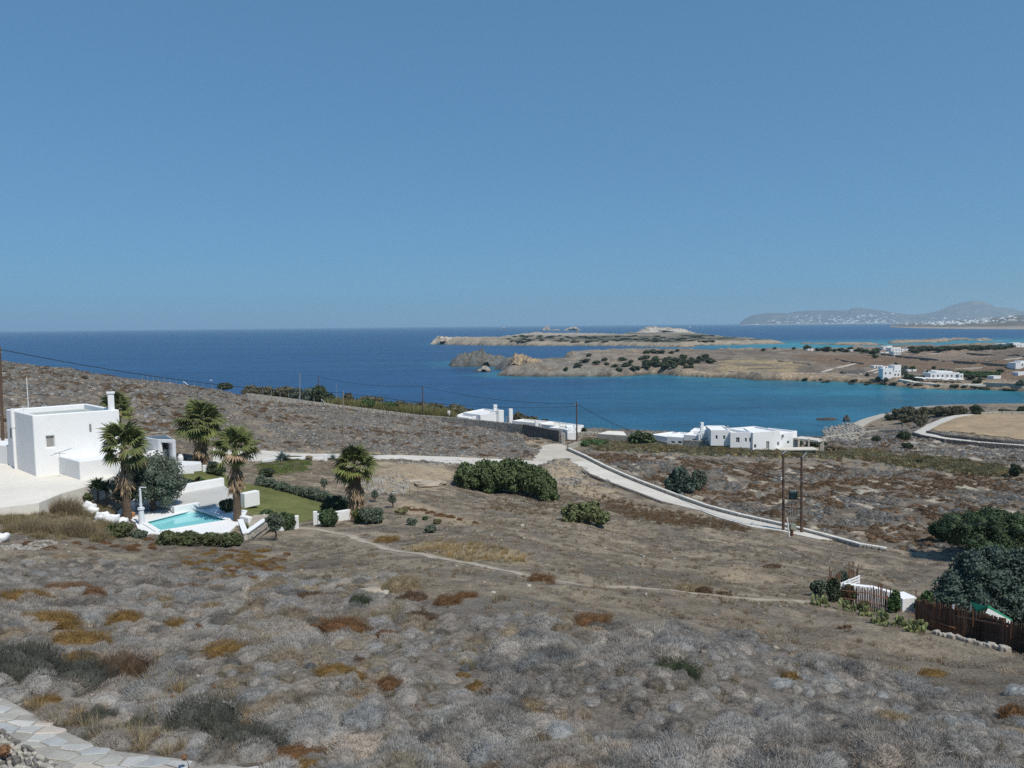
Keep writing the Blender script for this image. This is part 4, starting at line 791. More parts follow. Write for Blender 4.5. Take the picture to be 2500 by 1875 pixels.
# ------------------------------------------------------------------ foliage
def foliage(blobs, n, leaf, seed=1, sub=12, subr=.38, core=.72, aspect=1.6, droop=0.0, shell=.55, out=.4):
    r = np.random.default_rng(seed); bl = []
    for cx, cy_, cz, rx, ry, rz in blobs:
        bl.append((cx, cy_, cz, rx * .8, ry * .8, rz * .8, 1.0))
        for i in range(sub):
            d = r.normal(0, 1, 3); d[2] = abs(d[2]) * (1 if r.random() < .75 else -.5); d /= np.linalg.norm(d); s = subr * r.uniform(.7, 1.25)
            bl.append((cx + d[0] * rx * .72, cy_ + d[1] * ry * .72, cz + d[2] * rz * .72, rx * s, ry * s, rz * s, 1.0))
    w = np.array([(b[3] * b[4] + b[4] * b[5] + b[3] * b[5]) for b in bl]); w /= w.sum(); k = r.choice(len(bl), n, p=w); B = np.array(bl)[k]
    d = r.normal(0, 1, (n, 3)); d /= np.linalg.norm(d, axis=1)[:, None]; rad = 1 - (1 - shell) * r.uniform(0, 1, n) ** 1.5; rad *= 1 + r.normal(0, .05, n)
    p = B[:, :3] + d * B[:, 3:6] * rad[:, None]
    nm = d * out + r.normal(0, .6, (n, 3)); nm /= np.linalg.norm(nm, axis=1)[:, None]
    a = np.cross(nm, r.normal(0, 1, (n, 3))); a /= np.linalg.norm(a, axis=1)[:, None]; a[:, 2] -= droop; b = np.cross(nm, a)
    s = leaf * r.uniform(.6, 1.35, n)[:, None]
    V = np.stack([p - a * s * aspect, p - b * s, p + a * s * aspect, p + b * s], 1).reshape(-1, 3); Q = np.arange(n * 4).reshape(-1, 4)
    if core:
        for cx, cy_, cz, rx, ry, rz, _ in bl:
            m, kk = 4, 8; cv = []; cf = []
            for j in range(m + 1):
                an = -math.pi / 2 + math.pi * j / m
                for i in range(kk):
                    bn = 2 * math.pi * i / kk; cv.append((cx + rx * core * max(math.cos(an), .02) * math.cos(bn), cy_ + ry * core * max(math.cos(an), .02) * math.sin(bn), cz + rz * core * math.sin(an)))
            for j in range(m):
                for i in range(kk): cf.append((j * kk + i, j * kk + (i + 1) % kk, (j + 1) * kk + (i + 1) % kk, (j + 1) * kk + i))
            Q = np.concatenate([Q, np.array(cf) + len(V)]); V = np.concatenate([V, np.array(cv)])
    return V, Q
def bush(name, label, cat, u, v, w_px, h_px, material, leaf=.06, n=2500, group=None, seed=1, parts=None, base=None, depth=.8, squash=1.0, trunk=None, blobs=None, sink=.1, **kw):
    """a shrub or crown standing at the ground seen at pixel (u, v), w_px x h_px large there"""
    g = hit(u, v) if base is None else np.array(base, float); s = g[1] / F * 1.0; W, Hh = w_px * s, h_px * s
    o = thing(name, label, cat, g, group)
    z0 = g[2] + (trunk or 0) * Hh
    if blobs is None: blobs = [(0, 0, .5, .5, .5, .5)]
    h = Hh * (1 - (trunk or 0)); bb = [(g[0] + a * W, g[1] + (b + depth * .5 - .1) * W * depth, z0 - sink * h + c * h * 1.05, d * W, e * W * depth, f * h * 1.1) for a, b, c, d, e, f in blobs]
    V, Q = foliage(bb, n, leaf, seed, **kw); ok = V[Q[:, 0], 2] > g[2] - .3
    raw('foliage' if not trunk else 'crown', V, Q[ok], material, o)
    c = np.array([np.mean([b[0] for b in bb]), np.mean([b[1] for b in bb])])
    if trunk:
        t = MB(); r0 = max(.05, W * .035); t.tube([(c[0], c[1], g[2] - .3), (c[0] + .03 * W, c[1], g[2] + trunk * Hh * .6), (c[0] - .02 * W, c[1], z0 + h * .4)], [r0 * 1.3, r0, r0 * .6], 8)
        for q in range(3):
            an = q * 2.1 + seed; t.tube([(c[0], c[1], g[2] + trunk * Hh * .6), (c[0] + math.cos(an) * W * .25, c[1] + math.sin(an) * W * .2, z0 + h * .5)], [r0 * .6, r0 * .25], 6)
        t.build('trunk', MT['bark'], o)
    KEEP_OFF.append((c[0], c[1], W * .38)); return o, g
# ------------------------------------------------------------------ palms
def fan_leaf(seed, fold=.35, size=1.0, seg=18):
    """a fan palm leaf along +X: petiole then a pleated fan with drooping finger tips"""
    r = random.Random(seed); mb = MB(); L1 = 1.05
    mb.tube([(0, 0, 0), (.5, 0, .07), (L1, 0, .0)], [.028, .02, .014], 4)
    for i in range(seg):
        a = math.radians(-118 + 236 * (i + .5) / seg); hw = math.radians(236 / seg * .5); l = (.95 + .12 * math.cos(a)) * r.uniform(.88, 1.08) * size
        q = .62 * l; dz = -.06 - .10 * abs(math.sin(a)); ca, sa = math.cos(a), math.sin(a)
        p0 = (L1, 0, 0); pm = (L1 + ca * q, sa * q, dz * .6 + .05); tip = (L1 + ca * l, sa * l, dz * 2.2 - .14 * r.uniform(.5, 2.2))
        pl_ = (L1 + math.cos(a - hw) * q, math.sin(a - hw) * q, dz * .6); pr_ = (L1 + math.cos(a + hw) * q, math.sin(a + hw) * q, dz * .6)
        mb.add([p0, pl_, pm, pr_, tip], [(0, 1, 2), (0, 2, 3), (1, 4, 2), (2, 4, 3)])
    return mb
def dead_leaf(seed):
    r = random.Random(seed); mb = MB(); mb.tube([(0, 0, 0), (.35, 0, .02), (.7, 0, 0)], [.025, .018, .012], 4)
    for i in range(9):
        a = (i - 4) * .16 + r.uniform(-.05, .05); l = r.uniform(.6, 1.0); y = math.sin(a); w = .035
        mb.add([(.65, 0, 0), (.65 + l * .6, y * .5 - w, r.uniform(-.05, .05)), (.65 + l, y * .62, r.uniform(-.08, .08)), (.65 + l * .6, y * .5 + w, 0)], [(0, 1, 2, 3)])
    return mb
def mesh_of(mb, name, material):
    me = bpy.data.meshes.new(name); me.from_pydata(mb.v, [], mb.f); me.materials.append(material); return me
FAN = [mesh_of(fan_leaf(i), 'palm_leaf', LM['palm']) for i in range(3)] + [mesh_of(fan_leaf(7), 'palm_leaf', LM['palm_light'])]
FAND = [mesh_of(fan_leaf(11 + i), 'palm_leaf_dry', LM['palm_dead']) for i in range(1)]
DEAD = [mesh_of(dead_leaf(20 + i), 'dead_frond', LM['palm_dead']) for i in range(3)]
def palm(label, u, v, top_v, crown_px, trunk_px, skirt=(.45, .8), nl=30, nd=34, y=None, lean=(0, 0), seed=1, light=.15, g=None):
    r = random.Random(seed)
    if g is None: g = hit(u, v) if y is None else at_y(u, v, y)
    s = g[1] / F; Ht = (v - top_v) * s; W = crown_px * s; R_ = W / 2 / 1.8; tr = trunk_px * s / 2; Hc = Ht - R_ * .95
    o = thing('palm_tree', label, 'palm tree', g, 'fan palms in the villa garden')
    tx, ty = lean[0] * Ht, lean[1] * Ht
    def ax(k): return np.array([g[0] + tx * k * k, g[1] + ty * k * k, g[2] - .2 + (Hc + .2) * k])
    pts = [ax(k / 14) for k in range(15)]; rad = [tr * (1.25 - .35 * k / 14) * (1 + .06 * (k % 2)) for k in range(15)]
    MB().tube(pts, rad, 12).build('trunk', MT['palmbark'], o)
    top = ax(1.0)
    def put(me, nm, base, az, el, sc, roll=0, lbl=None):
        c = bpy.data.objects.new(nm, me); COL.objects.link(c); c.parent = o
        c.location = tuple(base - ORG[o.name]); c.rotation_mode = 'XYZ'
        c.rotation_euler = (Matrix.Rotation(az, 4, 'Z') @ Matrix.Rotation(-el, 4, 'Y') @ Matrix.Rotation(roll, 4, 'X')).to_euler(); c.scale = (sc, sc, sc)
        if lbl: c['label'] = lbl
    for i in range(nl):
        k = (i + .5) / nl; el = math.radians(85 - 118 * k ** .9 + r.uniform(-9, 9)); az = i * 2.399 + r.uniform(-.2, .2)
        me = FAN[3] if (k > .68 and r.random() < light * 2.2) else FAN[i % 3]
        if k > .72 and r.random() < .5: me = FAND[0]
        put(me, 'frond', top + np.array([0, 0, (.5 - k) * .35]), az, el, R_ * r.uniform(.78, 1.22), r.uniform(-.6, .6), None)
    for i in range(nd):
        k = r.uniform(*skirt); b = ax(k + (1 - k) * .3); az = i * 2.399; el = math.radians(r.uniform(-84, -66))
        put(DEAD[i % 3], 'dead_frond', b + np.array([math.cos(az), math.sin(az), 0]) * tr * .7, az, el, R_ * r.uniform(.75, 1.1) , r.uniform(-.6, .6))
    KEEP_OFF.append((g[0], g[1], .5)); return o
def spikes(name, label, cat, u, v, w_px, h_px, material, n=26, wide=.09, group=None, flat_=1.0, seed=1, base=None, stem=0, part='leaf', curve=.25):
    r = random.Random(seed); g = hit(u, v) if base is None else np.array(base, float); s = g[1] / F; R_ = max(w_px / 2, h_px) * s; o = thing(name, label, cat, g, group)
    ms = []
    for q in range(2):
        mb = MB(); w = wide * (1 + .2 * q)
        mb.add([(0, -w * .5, 0), (0, w * .5, 0), (.45, w, .04 + q * .03), (.45, 0, -.03), (.45, -w, .04 + q * .03), (1, 0, -curve * (.5 + q * .7))], [(0, 3, 4), (0, 1, 3), (1, 2, 3), (4, 3, 5), (3, 2, 5)])
        ms.append(mesh_of(mb, part, material))
    z = stem * h_px * s
    if stem: MB().tube([(g[0], g[1], g[2] - .1), (g[0] + .03, g[1], g[2] + z)], [.09, .07], 7).build('stem', MT['bark'], o)
    for i in range(n):
        k = (i + .5) / n; c = bpy.data.objects.new(part, ms[i % 2]); COL.objects.link(c); c.parent = o; c.location = (0, 0, z)
        c.rotation_euler = (Matrix.Rotation(i * 2.399, 4, 'Z') @ Matrix.Rotation(-math.radians(86 - 78 * k * flat_ + r.uniform(-6, 6)), 4, 'Y')).to_euler(); q = R_ * (1 - stem * .5) * r.uniform(.8, 1.1); c.scale = (q, q, q)
    return o
# ------------------------------------------------------------------ walls with real openings
def inset(P, d):
    P = [np.array(p[:2], float) for p in P]; n = len(P); a = sum(P[i][0] * P[(i + 1) % n][1] - P[(i + 1) % n][0] * P[i][1] for i in range(n))
    if a < 0: P = P[::-1]
    Q = []
    for i in range(n):
        e0 = P[i] - P[i - 1]; e1 = P[(i + 1) % n] - P[i]; n0 = np.array([-e0[1], e0[0]]) / np.hypot(*e0); n1 = np.array([-e1[1], e1[0]]) / np.hypot(*e1)
        b = n0 + n1; b = b / max(np.hypot(*b), 1e-6); Q.append(P[i] + b * d / max(b @ n0, .3))
    return P, Q
def planehit(u, v, a, b):
    """where the sight line of pixel (u, v) meets the vertical plane through a and b: (fraction along a-b, z)"""
    d = ray(u, v); e = np.array(b[:2]) - np.array(a[:2]); m = np.array([[d[0], -e[0]], [d[1], -e[1]]]); t, s = np.linalg.solve(m, np.array(a[:2]))
    return s, CAM_H + d[2] * t
def block(parent, poly, z0, z1, wins=(), th=.35, parapet=.35, wallmat=None, roofmat=None, bevel=.05, names=('wall', 'roof'), seed=0):
    """poly: corners (any order); wins: (u0, u1, v0, v1, kind) traced on the face that looks at the camera, or (edge, s0, s1, za, zb, kind)"""
    wallmat = wallmat or MT['white']; P, Q = inset(poly, th); n = len(P); ops = []
    for w in wins:
        if len(w) == 5:
            u0, u1, v0, v1, kd = w; best = None
            for i in range(n):
                a, b = P[i], P[(i + 1) % n]; e = b - a; out = np.array([e[1], -e[0]])
                if out @ (a) > 0: continue
                try: s0, za = planehit(u0, (v0 + v1) / 2, a, b); s1, _ = planehit(u1, (v0 + v1) / 2, a, b); um = (u0 + u1) / 2; _, zt = planehit(um, v0, a, b); _, zb = planehit(um, v1, a, b)
                except Exception: continue
                if 0.02 < min(s0, s1) and max(s0, s1) < .98:
                    best = (i, min(s0, s1), max(s0, s1), zb, zt, kd); break
            if best: ops.append(best)
        else: ops.append(w)
    ops = [(i, a, b, max(c, z0 + .02), min(d, z1 - .1), k) for i, a, b, c, d, k in ops]; ops = [o for o in ops if o[4] - o[3] > .1]
    zc = sorted({z0, z1} | {round(o[3], 3) for o in ops} | {round(o[4], 3) for o in ops}); mb = MB()
    for i in range(n):
        a, b, qa, qb = P[i], P[(i + 1) % n], Q[i], Q[(i + 1) % n]; mine = [o for o in ops if o[0] == i]; sc = sorted({0., 1.} | {o[1] for o in mine} | {o[2] for o in mine})
        def hole(j, k):
            if j < 0 or k < 0 or j >= len(sc) - 1 or k >= len(zc) - 1: return False
            sm, zm = (sc[j] + sc[j + 1]) / 2, (zc[k] + zc[k + 1]) / 2; return any(o[1] < sm < o[2] and o[3] < zm < o[4] for o in mine)
        L_ = np.hypot(*(b - a)); e = (b - a) / L_; nrm = np.array([-e[1], e[0]])
        def inn(s):
            if s == 0: return qa
            if s == 1: return qb
            return a + (b - a) * s + nrm * th
        for j in range(len(sc) - 1):
            for k in range(len(zc) - 1):
                pa, pb = a + (b - a) * sc[j], a + (b - a) * sc[j + 1]; ia, ib = inn(sc[j]), inn(sc[j + 1]); z_, y_ = zc[k], zc[k + 1]
                if hole(j, k):
                    continue
                mb.add([(*pa, z_), (*pb, z_), (*pb, y_), (*pa, y_)], [(0, 1, 2, 3)]); mb.add([(*ia, z_), (*ib, z_), (*ib, y_), (*ia, y_)], [(3, 2, 1, 0)])
                if hole(j + 1, k): mb.add([(*pb, z_), (*ib, z_), (*ib, y_), (*pb, y_)], [(0, 1, 2, 3)])
                if hole(j - 1, k): mb.add([(*pa, z_), (*ia, z_), (*ia, y_), (*pa, y_)], [(3, 2, 1, 0)])
                if hole(j, k + 1) or k == len(zc) - 2: mb.add([(*pa, y_), (*pb, y_), (*ib, y_), (*ia, y_)], [(0, 1, 2, 3)])
                if hole(j, k - 1): mb.add([(*pa, z_), (*pb, z_), (*ib, z_), (*ia, z_)], [(3, 2, 1, 0)])
    w = mb.build(names[0], wallmat, parent)
    import bmesh
    bm = bmesh.new(); bm.from_mesh(w.data); bmesh.ops.remove_doubles(bm, verts=bm.verts, dist=.001); bm.to_mesh(w.data); bm.free()
    if bevel:
        m = w.modifiers.new('soft_edges', 'BEVEL'); m.width = bevel; m.segments = 2; m.limit_method = 'ANGLE'; m.angle_limit = math.radians(50)
    Qi = [q for q in Q]; MB().prism(Qi, z1 - parapet - .15, z1 - parapet).build(names[1], roofmat or MT['white'], parent)
    for i, s0, s1, za, zb, kd in ops:
        a, b = P[i], P[(i + 1) % n]; L_ = np.hypot(*(b - a)); e = (b - a) / L_; nrm = np.array([-e[1], e[0]]); dz = za, zb
        pa = a + (b - a) * s0 + nrm * th * .55; pb = a + (b - a) * s1 + nrm * th * .55
        if kd == 'open': continue
        f = MB(); t = .05 if kd != 'door' else .07
        f.wall(pa, pa + e * t, za, zb, .06); f.wall(pb - e * t, pb, za, zb, .06); f.wall(pa + e * t, pb - e * t, zb - t, zb, .06); f.wall(pa + e * t, pb - e * t, za, za + t, .06)
        if kd == 'window2': mid = (pa + pb) / 2; f.wall(mid - e * t / 2, mid + e * t / 2, za + t, zb - t, .06)
        fr = f.build('door' if kd == 'door' else 'window', MT['white_old'] if kd != 'door' else MT['shutter'], parent)
        ORG[fr.name] = ORG[parent.name]
        g_ = MB().wall(pa + e * t + nrm * .01, pb - e * t + nrm * .01, za + t, zb - t, .02)
        g_.build({'door': 'panel', 'shutter': 'shutter'}.get(kd, 'pane'), MT['shutter'] if kd in ('door', 'shutter') else MT['glass'], fr)
    return P, w
def part(mb, name, material, parent, bevel=0, **kw):
    o = mb.build(name, material, parent, bevel=bevel, **kw); return o
# ------------------------------------------------------------------ the villa on the left
A_ = at_y(79, 1014, 68); ZR = float(A_[2]); B_ = at_z(291, 1000, ZR); C_ = at_z(212, 985, ZR); D_ = at_z(14, 999, ZR)
villa = thing('villa', 'white cube villa with chimney and flat roof beside the palms', 'villa', (A_[0] + 1, A_[1] + 4, VZ))
PV, _ = block(villa, [A_, B_, C_, D_], VZ - .6, ZR, [(112.5, 133, 1064, 1092.5, 'shutter')], roofmat=MT['roofpaint'], parapet=.5, bevel=.09, th=.4)
# vent slot high on the wall
s_, zt = planehit(220, 1034, A_, B_); _, zb = planehit(220, 1053, A_, B_); pv = A_[:2] + (B_[:2] - A_[:2]) * s_; e_ = (B_[:2] - A_[:2]) / np.hypot(*(B_[:2] - A_[:2])); nn = np.array([e_[1], -e_[0]])
vt = MB()
for q in range(5): vt.wall(pv - e_ * .09 + nn * .03, pv + e_ * .09 + nn * .03, zb + (zt - zb) * q / 5, zb + (zt - zb) * (q / 5 + .13), .06)
part(vt, 'vent', MT['shutter'], villa)
ch = at_z(272, 998, ZR); chz = at_y(272, 956, ch[1])[2]; c0 = MB().box((ch[0], ch[1], ZR - .3), (.56, .56, chz - ZR + .12), .5); chim = part(c0, 'chimney', MT['white'], villa, .04)
MB().box((ch[0], ch[1], chz - .18), (.74, .74, .16), .5).build('chimney_cap', MT['white'], chim)
dd = D_[:2] - A_[:2]; nl_ = np.array([-dd[1], dd[0]]) / np.hypot(*dd); nl_ = nl_ if nl_ @ A_[:2] < 0 else -nl_; pp = A_[:2] + dd * .68 + nl_ * .12
part(MB().tube([(*pp, VZ - .5), (*pp, ZR - 1.6)], .14, 10).tube([(*pp, ZR - 1.62), (*pp, ZR + .25)], .18, 10), 'downpipe', MT['white'], villa)
s_, zt = planehit(27, 1045, A_, D_); _, zb = planehit(27, 1070, A_, D_); pw = A_[:2] + dd * s_ + nl_ * .02; du = dd / np.hypot(*dd)
sw = part(MB().wall(pw - du * .22, pw + du * .22, zb, zt, .08), 'window', MT['white_old'], villa); part(MB().wall(pw - du * .16 + nl_ * .045, pw + du * .16 + nl_ * .045, zb + .06, zt - .06, .02), 'pane', MT['glass'], sw)
mp = at_z(69, 990, ZR); mz = at_y(66, 922, mp[1])[2]
part(MB().tube([(mp[0], mp[1], ZR - .5), (mp[0], mp[1], mz)], [.05, .035], 6), 'mast', MT['white_old'], villa)
ap = at_z(57, 1005, ZR); an = MB().tube([(ap[0], ap[1], ZR - .5), (ap[0], ap[1], ZR + .55)], .025, 5)
for q in range(4): an.tube([(ap[0] - .35 + q * .04, ap[1] - .1, ZR + .1 + q * .12), (ap[0] + .35, ap[1] + .25 - q * .05, ZR + .2 + q * .12)], .014, 4)
part(an, 'aerial', MT['white_old'], villa)
# annex in front of the wall, low wing on the far side
a1 = at_z(196, 1172, VZ); az_ = at_y(195, 1126.5, a1[1])[2]; a2 = at_z(310, 1112, az_); s_, _ = planehit(140, 1111.6, A_, B_); a0 = A_[:2] + (B_[:2] - A_[:2]) * s_ - nn * .3; a3 = B_[:2] + (B_[:2] - A_[:2]) * .12 - nn * .3
block(villa, [a0, a1[:2], a2[:2], a3], VZ - .3, az_, parapet=.02, bevel=.07, names=('annex_wall', 'annex_roof'))
w1 = at_y(16, 1084, 75.5); block(villa, [at_y(-60, 1160, 77)[:2], D_[:2] + np.array([0, .4]), D_[:2] + np.array([.7, 3.5]), at_y(-60, 1160, 82)[:2]], VZ - .3, w1[2], parapet=.15, names=('wing_wall', 'wing_roof'))
# fallen rack of aerial rods on the annex roof
rk = at_z(147, 1115, az_ + .3); ra = MB().tube([(rk[0] - .9, rk[1], rk[2] + .1), (rk[0] + 1.0, rk[1] + .2, rk[2] + .75)], .02, 4).tube([(rk[0] - .5, rk[1], rk[2] + .35), (rk[0] + .6, rk[1] - .2, rk[2] + .3)], .02, 4).tube([(rk[0] - .1, rk[1], rk[2] + .5), (rk[0] + .1, rk[1], az_ - .3)], .02, 4)
for q in range(5): ra.tube([(rk[0] - .7 + q * .35, rk[1] - .25, rk[2] + .18 + q * .11), (rk[0] - .65 + q * .35, rk[1] + .3, rk[2] + .18 + q * .11)], .012, 4)
part(ra, 'drying_rack', MT['steel'], villa)

# terrace slab with its edge
def slab(name, poly, z, th, material, label, cat=None, kind='structure', hole=None, parent=None):
    A = [tuple(p[:2]) for p in poly]; n = len(A); ed = [(i, (i + 1) % n) for i in range(n)]; pts = A[:]
    if hole is not None: m = len(hole); pts += [tuple(p[:2]) for p in hole]; ed += [(n + i, n + (i + 1) % m) for i in range(m)]
    r = delaunay_2d_cdt([Vector(p) for p in pts], ed, [tuple(range(n))], 1, 1e-5); v = [tuple(p) for p in r[0]]; fs = [tuple(f) for f in r[2]]
    if hole is not None:
        c = np.array([np.mean([v[i] for i in f], 0) for f in fs]); k = sdist(c[:, 0], c[:, 1], np.array(hole)) > 0; fs = [f for f, q in zip(fs, k) if q]
    from collections import Counter
    ec = Counter(tuple(sorted((f[i], f[(i + 1) % len(f)]))) for f in fs for i in range(len(f))); b = len(v)
    V_ = [(x, y, z) for x, y in v] + [(x, y, z - th) for x, y in v]; F_ = fs[:]
    for f in fs:
        for i in range(len(f)):
            p, q = f[i], f[(i + 1) % len(f)]
            if ec[tuple(sorted((p, q)))] == 1: F_.append((q, p, p + b, q + b))
    return raw(name, V_, F_, material, parent, label=label, kind=kind)
slab('terrace', TERR, VZ, 1.6, MT['terrace'], 'broad pale terrace running past the front of the white villa')
slab('pool_deck', DECK, PZ, 1.2, MT['white'], 'white painted paving round the swimming pool', hole=POOLPOLY)
pool = thing('swimming_pool', 'turquoise swimming pool between the white walls and the trimmed shrubs', 'pool', (*POOLPOLY.mean(0), PZ - 1.4))
pm = mat('pool_plaster', (0.30, 0.62, 0.64), .7, [(1.5, .05, 3)]); pb = MB()
PI_, PO_ = POOLPOLY, None
pb.prism([tuple(p) for p in POOLPOLY], PZ - 1.6, PZ - 1.35)
pb.build('basin', pm, pool)
wm = bpy.data.materials.new('pool_water'); wm.use_nodes = True; b_ = wm.node_tree.nodes['Principled BSDF']; b_.inputs['Base Color'].default_value = (0.24, 0.66, 0.68, 1); b_.inputs['Roughness'].default_value = .08; b_.inputs['IOR'].default_value = 1.33
_n = wm.node_tree.nodes.new('ShaderNodeTexNoise'); _n.inputs['Scale'].default_value = 1.6; _n.inputs['Detail'].default_value = 3; _b = wm.node_tree.nodes.new('ShaderNodeBump'); _b.inputs['Distance'].default_value = .04; wm.node_tree.links.new(_n.outputs['Fac'], _b.inputs['Height']); wm.node_tree.links.new(_b.outputs[0], b_.inputs['Normal'])
MB().prism([tuple(p) for p in POOLPOLY], PZ - 1.34, PZ - .14).build('water', wm, pool)
for i in range(4):
    a, b = POOLPOLY[i], POOLPOLY[(i + 1) % 4]; MB().wall(a + (b - a) * .02, b - (b - a) * .02, PZ + .004, PZ + .09, .42).build('coping', MT['white'], pool, bevel=.02)
# the outer face of the pool, seen above the shrubs
fo = MB().wall(at_z(388, 1306, PZ - .2)[:2], at_z(592, 1283, PZ - .2)[:2], PZ - 1.8, PZ - .02, .35); fo = fo.build('retaining_wall', MT['white'], None, bevel=.04, org=np.array([*at_z(490, 1288, PZ)[:2], PZ - 1.8]), label='low white wall holding the pool edge behind the trimmed shrubs', cat='wall')
def gwall(label, pts, h, th, z=None, cat='wall', name='garden_wall', material=None, px_h=None, group=None):
    """a low wall: pts are pixels of its foot; z None stands it on the ground"""
    P = [hit(u, v) if z is None else at_z(u, v, z) for u, v in pts]; c = np.mean(P, 0); m = MB()
    if z is None: c = P[0] * 1.0
    for i in range(len(P) - 1):
        a, b = P[i], P[i + 1]; ha = h; e = (b - a)[:2]; e = e / np.hypot(*e) * th * .45 * (0 < i)
        m.wall(a[:2] - e, b[:2], (a[2] - .6, b[2] - .6), (a[2] + ha, b[2] + ha), th + .004 * (i % 2))
    return m.build(name, material or MT['white'], None, bevel=.04, org=np.array([c[0], c[1], c[2]]), label=label, cat=cat, group=group)
SZ = PZ + .25
slab('sunken_patio', pz([(330,1240),(424,1233),(470,1240),(500,1238),(592,1212),(545,1184),(425,1205),(330,1222)], SZ), SZ, .8, mat('patio_screed', (0.50, 0.49, 0.46), .9, [(.5, .06, 6), (5, .05, 4)], (10, .01)), 'grey screed floor between the long white bench walls')
gwall('long white wall closing the back of the grey patio', [(395,1213),(430,1205),(545,1184)], .75, .5, SZ)
gwall('white block wall behind the middle palm at the patio corner', [(592,1224),(629,1216)], .75, .7, SZ - .1)
gwall('white bench block between patio and pool', [(423,1254),(486,1243)], .62, .55, PZ)
gwall('short white step wall beside the olive tree', [(395,1228),(424,1250)], .35, .35, PZ)
gwall('small white wall stub at the right end of the pool deck', [(588,1270),(612,1276)], .45, .5, PZ)
gwall('low white wall under the oleander beside the gate pillar', [(668,1300),(714,1291)], .35, .35)
gwall('white garden wall between right gate pillar and palm', [(774,1279),(815,1273),(858,1266)], .85, .35)
gwall('white kerb wall in front of the outbuilding', [(423,1158),(471,1156)], .5, .4, cat='wall')
gwall('long low white wall along the upper road beside the agave', [(641,1130),(671,1124),(740,1122),(795,1124)], .38, .3)
def pillar(label, u, v0, v1, wpx, rz=.2, cap=False):
    g = hit(u, v1); s = g[1] / F; o = MB().box((g[0], g[1], g[2] - .4), (wpx * s, wpx * s * .8, (v1 - v0) * s + .4), rz).build('gate_pillar', MT['white'], None, bevel=.04, org=g, label=label, cat='pillar'); return o
pillar('white gate pillar left of the garden opening', 722, 1258, 1291, 15); pillar('white gate pillar right of the opening, hidden by oleander', 770, 1247, 1281, 10); pillar('small white pillar at the left end of the road wall', 500, 1135, 1153, 9); pillar('white end pillar of the long road wall', 795, 1109, 1124, 8)
# outbuilding with the glazed shade roof
o1 = at_z(431, 1129, VZ - .1); oz = float(at_y(428, 1074, o1[1])[2]); ob = thing('outbuilding', 'small white garden building with open doorway and glazed roof panels', 'outbuilding', (*o1[:2], VZ - .1))
of, ol = o1[:2], at_z(388, 1127, VZ - .1)[:2]; ob_, obl = at_z(408, 1063, oz)[:2], at_z(346, 1067, oz)[:2]
block(ob, [of, ol, obl, ob_], VZ - .4, oz, [(393, 421, 1081, 1123, 'open')], parapet=.12, bevel=.03, th=.25)
rp = MB(); 
for k in (.08, .55): rp.prism([ol * (1 - a) * (1 - b) + of * a * (1 - b) + obl * (1 - a) * b + ob_ * a * b for a, b in ((.08, k), (.92, k), (.92, k + .38), (.08, k + .38))], oz + .01, oz + .05)
part(rp, 'roof_panel', MT['glass'], ob)
w2 = at_z(395, 1127, VZ - .1)[:2]; w3 = at_z(350, 1132, VZ - .1)[:2]; block(ob, [w2, w3, w3 + np.array([.4, 2.2]), w2 + np.array([0, 2.0])], VZ - .4, float(at_y(380, 1101, w2[1])[2]), parapet=.02, names=('side_wall', 'side_roof'), bevel=.03)
MB().wall(ob_ * .3 + obl * .7 + np.array([0, .3]), ob_ + np.array([.1, .3]), oz + .3, oz + .38, .1).build('beam', MT['stone_pale'], ob)
# white urn
ug = hit(441, 1131); uo = MB().lathe(ug, [(.16, -.1), (.2, 0), (.3, .3), (.33, .55), (.28, .85), (.17, 1.0), (.2, 1.08), (.16, 1.08)], 18).build('urn', MT['white'], None, smoothf=True, org=ug, label='tall white urn standing right of the garden building', cat='urn')
slab('white_path', pz([(366,1130),(440,1126),(490,1128),(492,1134),(420,1140),(440,1152),(380,1150),(340,1140)], VZ - .35), VZ - .3, .7, MT['white_old'], 'white path in front of the garden building')
# whitewashed shower column by the pool
lg = at_z(346, 1279, PZ); lt = at_y(346, 1190, lg[1])[2] - PZ
lp = thing('shower_column', 'slender white column with swollen base and bent spout by the pool', 'column', (lg[0], lg[1], PZ))
cm = mat('column_white', (.66, .68, .70), .6, [(4, .05, 3)])
part(MB().lathe(lg, [(.25, 0), (.24, .1), (.22, lt * .36), (.2, lt * .4)], 14), 'base', cm, lp, smoothf=False)
part(MB().lathe(lg + np.array([0, 0, lt * .4]), [(.29, 0), (.29, .06), (.22, .1), (.27, .15), (.12, .2), (.11, .4), (.14, .42), (.10, .46), (.085, lt * .52), (.105, lt * .54), (.07, lt * .57)], 14), 'neck', cm, lp)
part(MB().tube([lg + np.array([0, 0, lt * .92]), lg + np.array([0, 0, lt * .99]), lg + np.array([.08, -.03, lt]), lg + np.array([.6, -.2, lt + .03])], [.07, .07, .06, .045], 8), 'spout', cm, lp)
tg = at_z(324, 1262, PZ); tp_ = thing('terracotta_pot', 'terracotta pot at the foot of the palm by the shower column', 'pot', (tg[0], tg[1], PZ)); part(MB().lathe(tg, [(.12, 0), (.2, .18), (.22, .3), (.18, .3)], 12), 'bowl', MT['terracotta'], tp_); part(MB().lathe(tg + np.array([0, 0, .3]), [(.1, 0), (.26, .02), (.1, .12), (.02, .16)], 12), 'lid', MT['terracotta'], tp_)
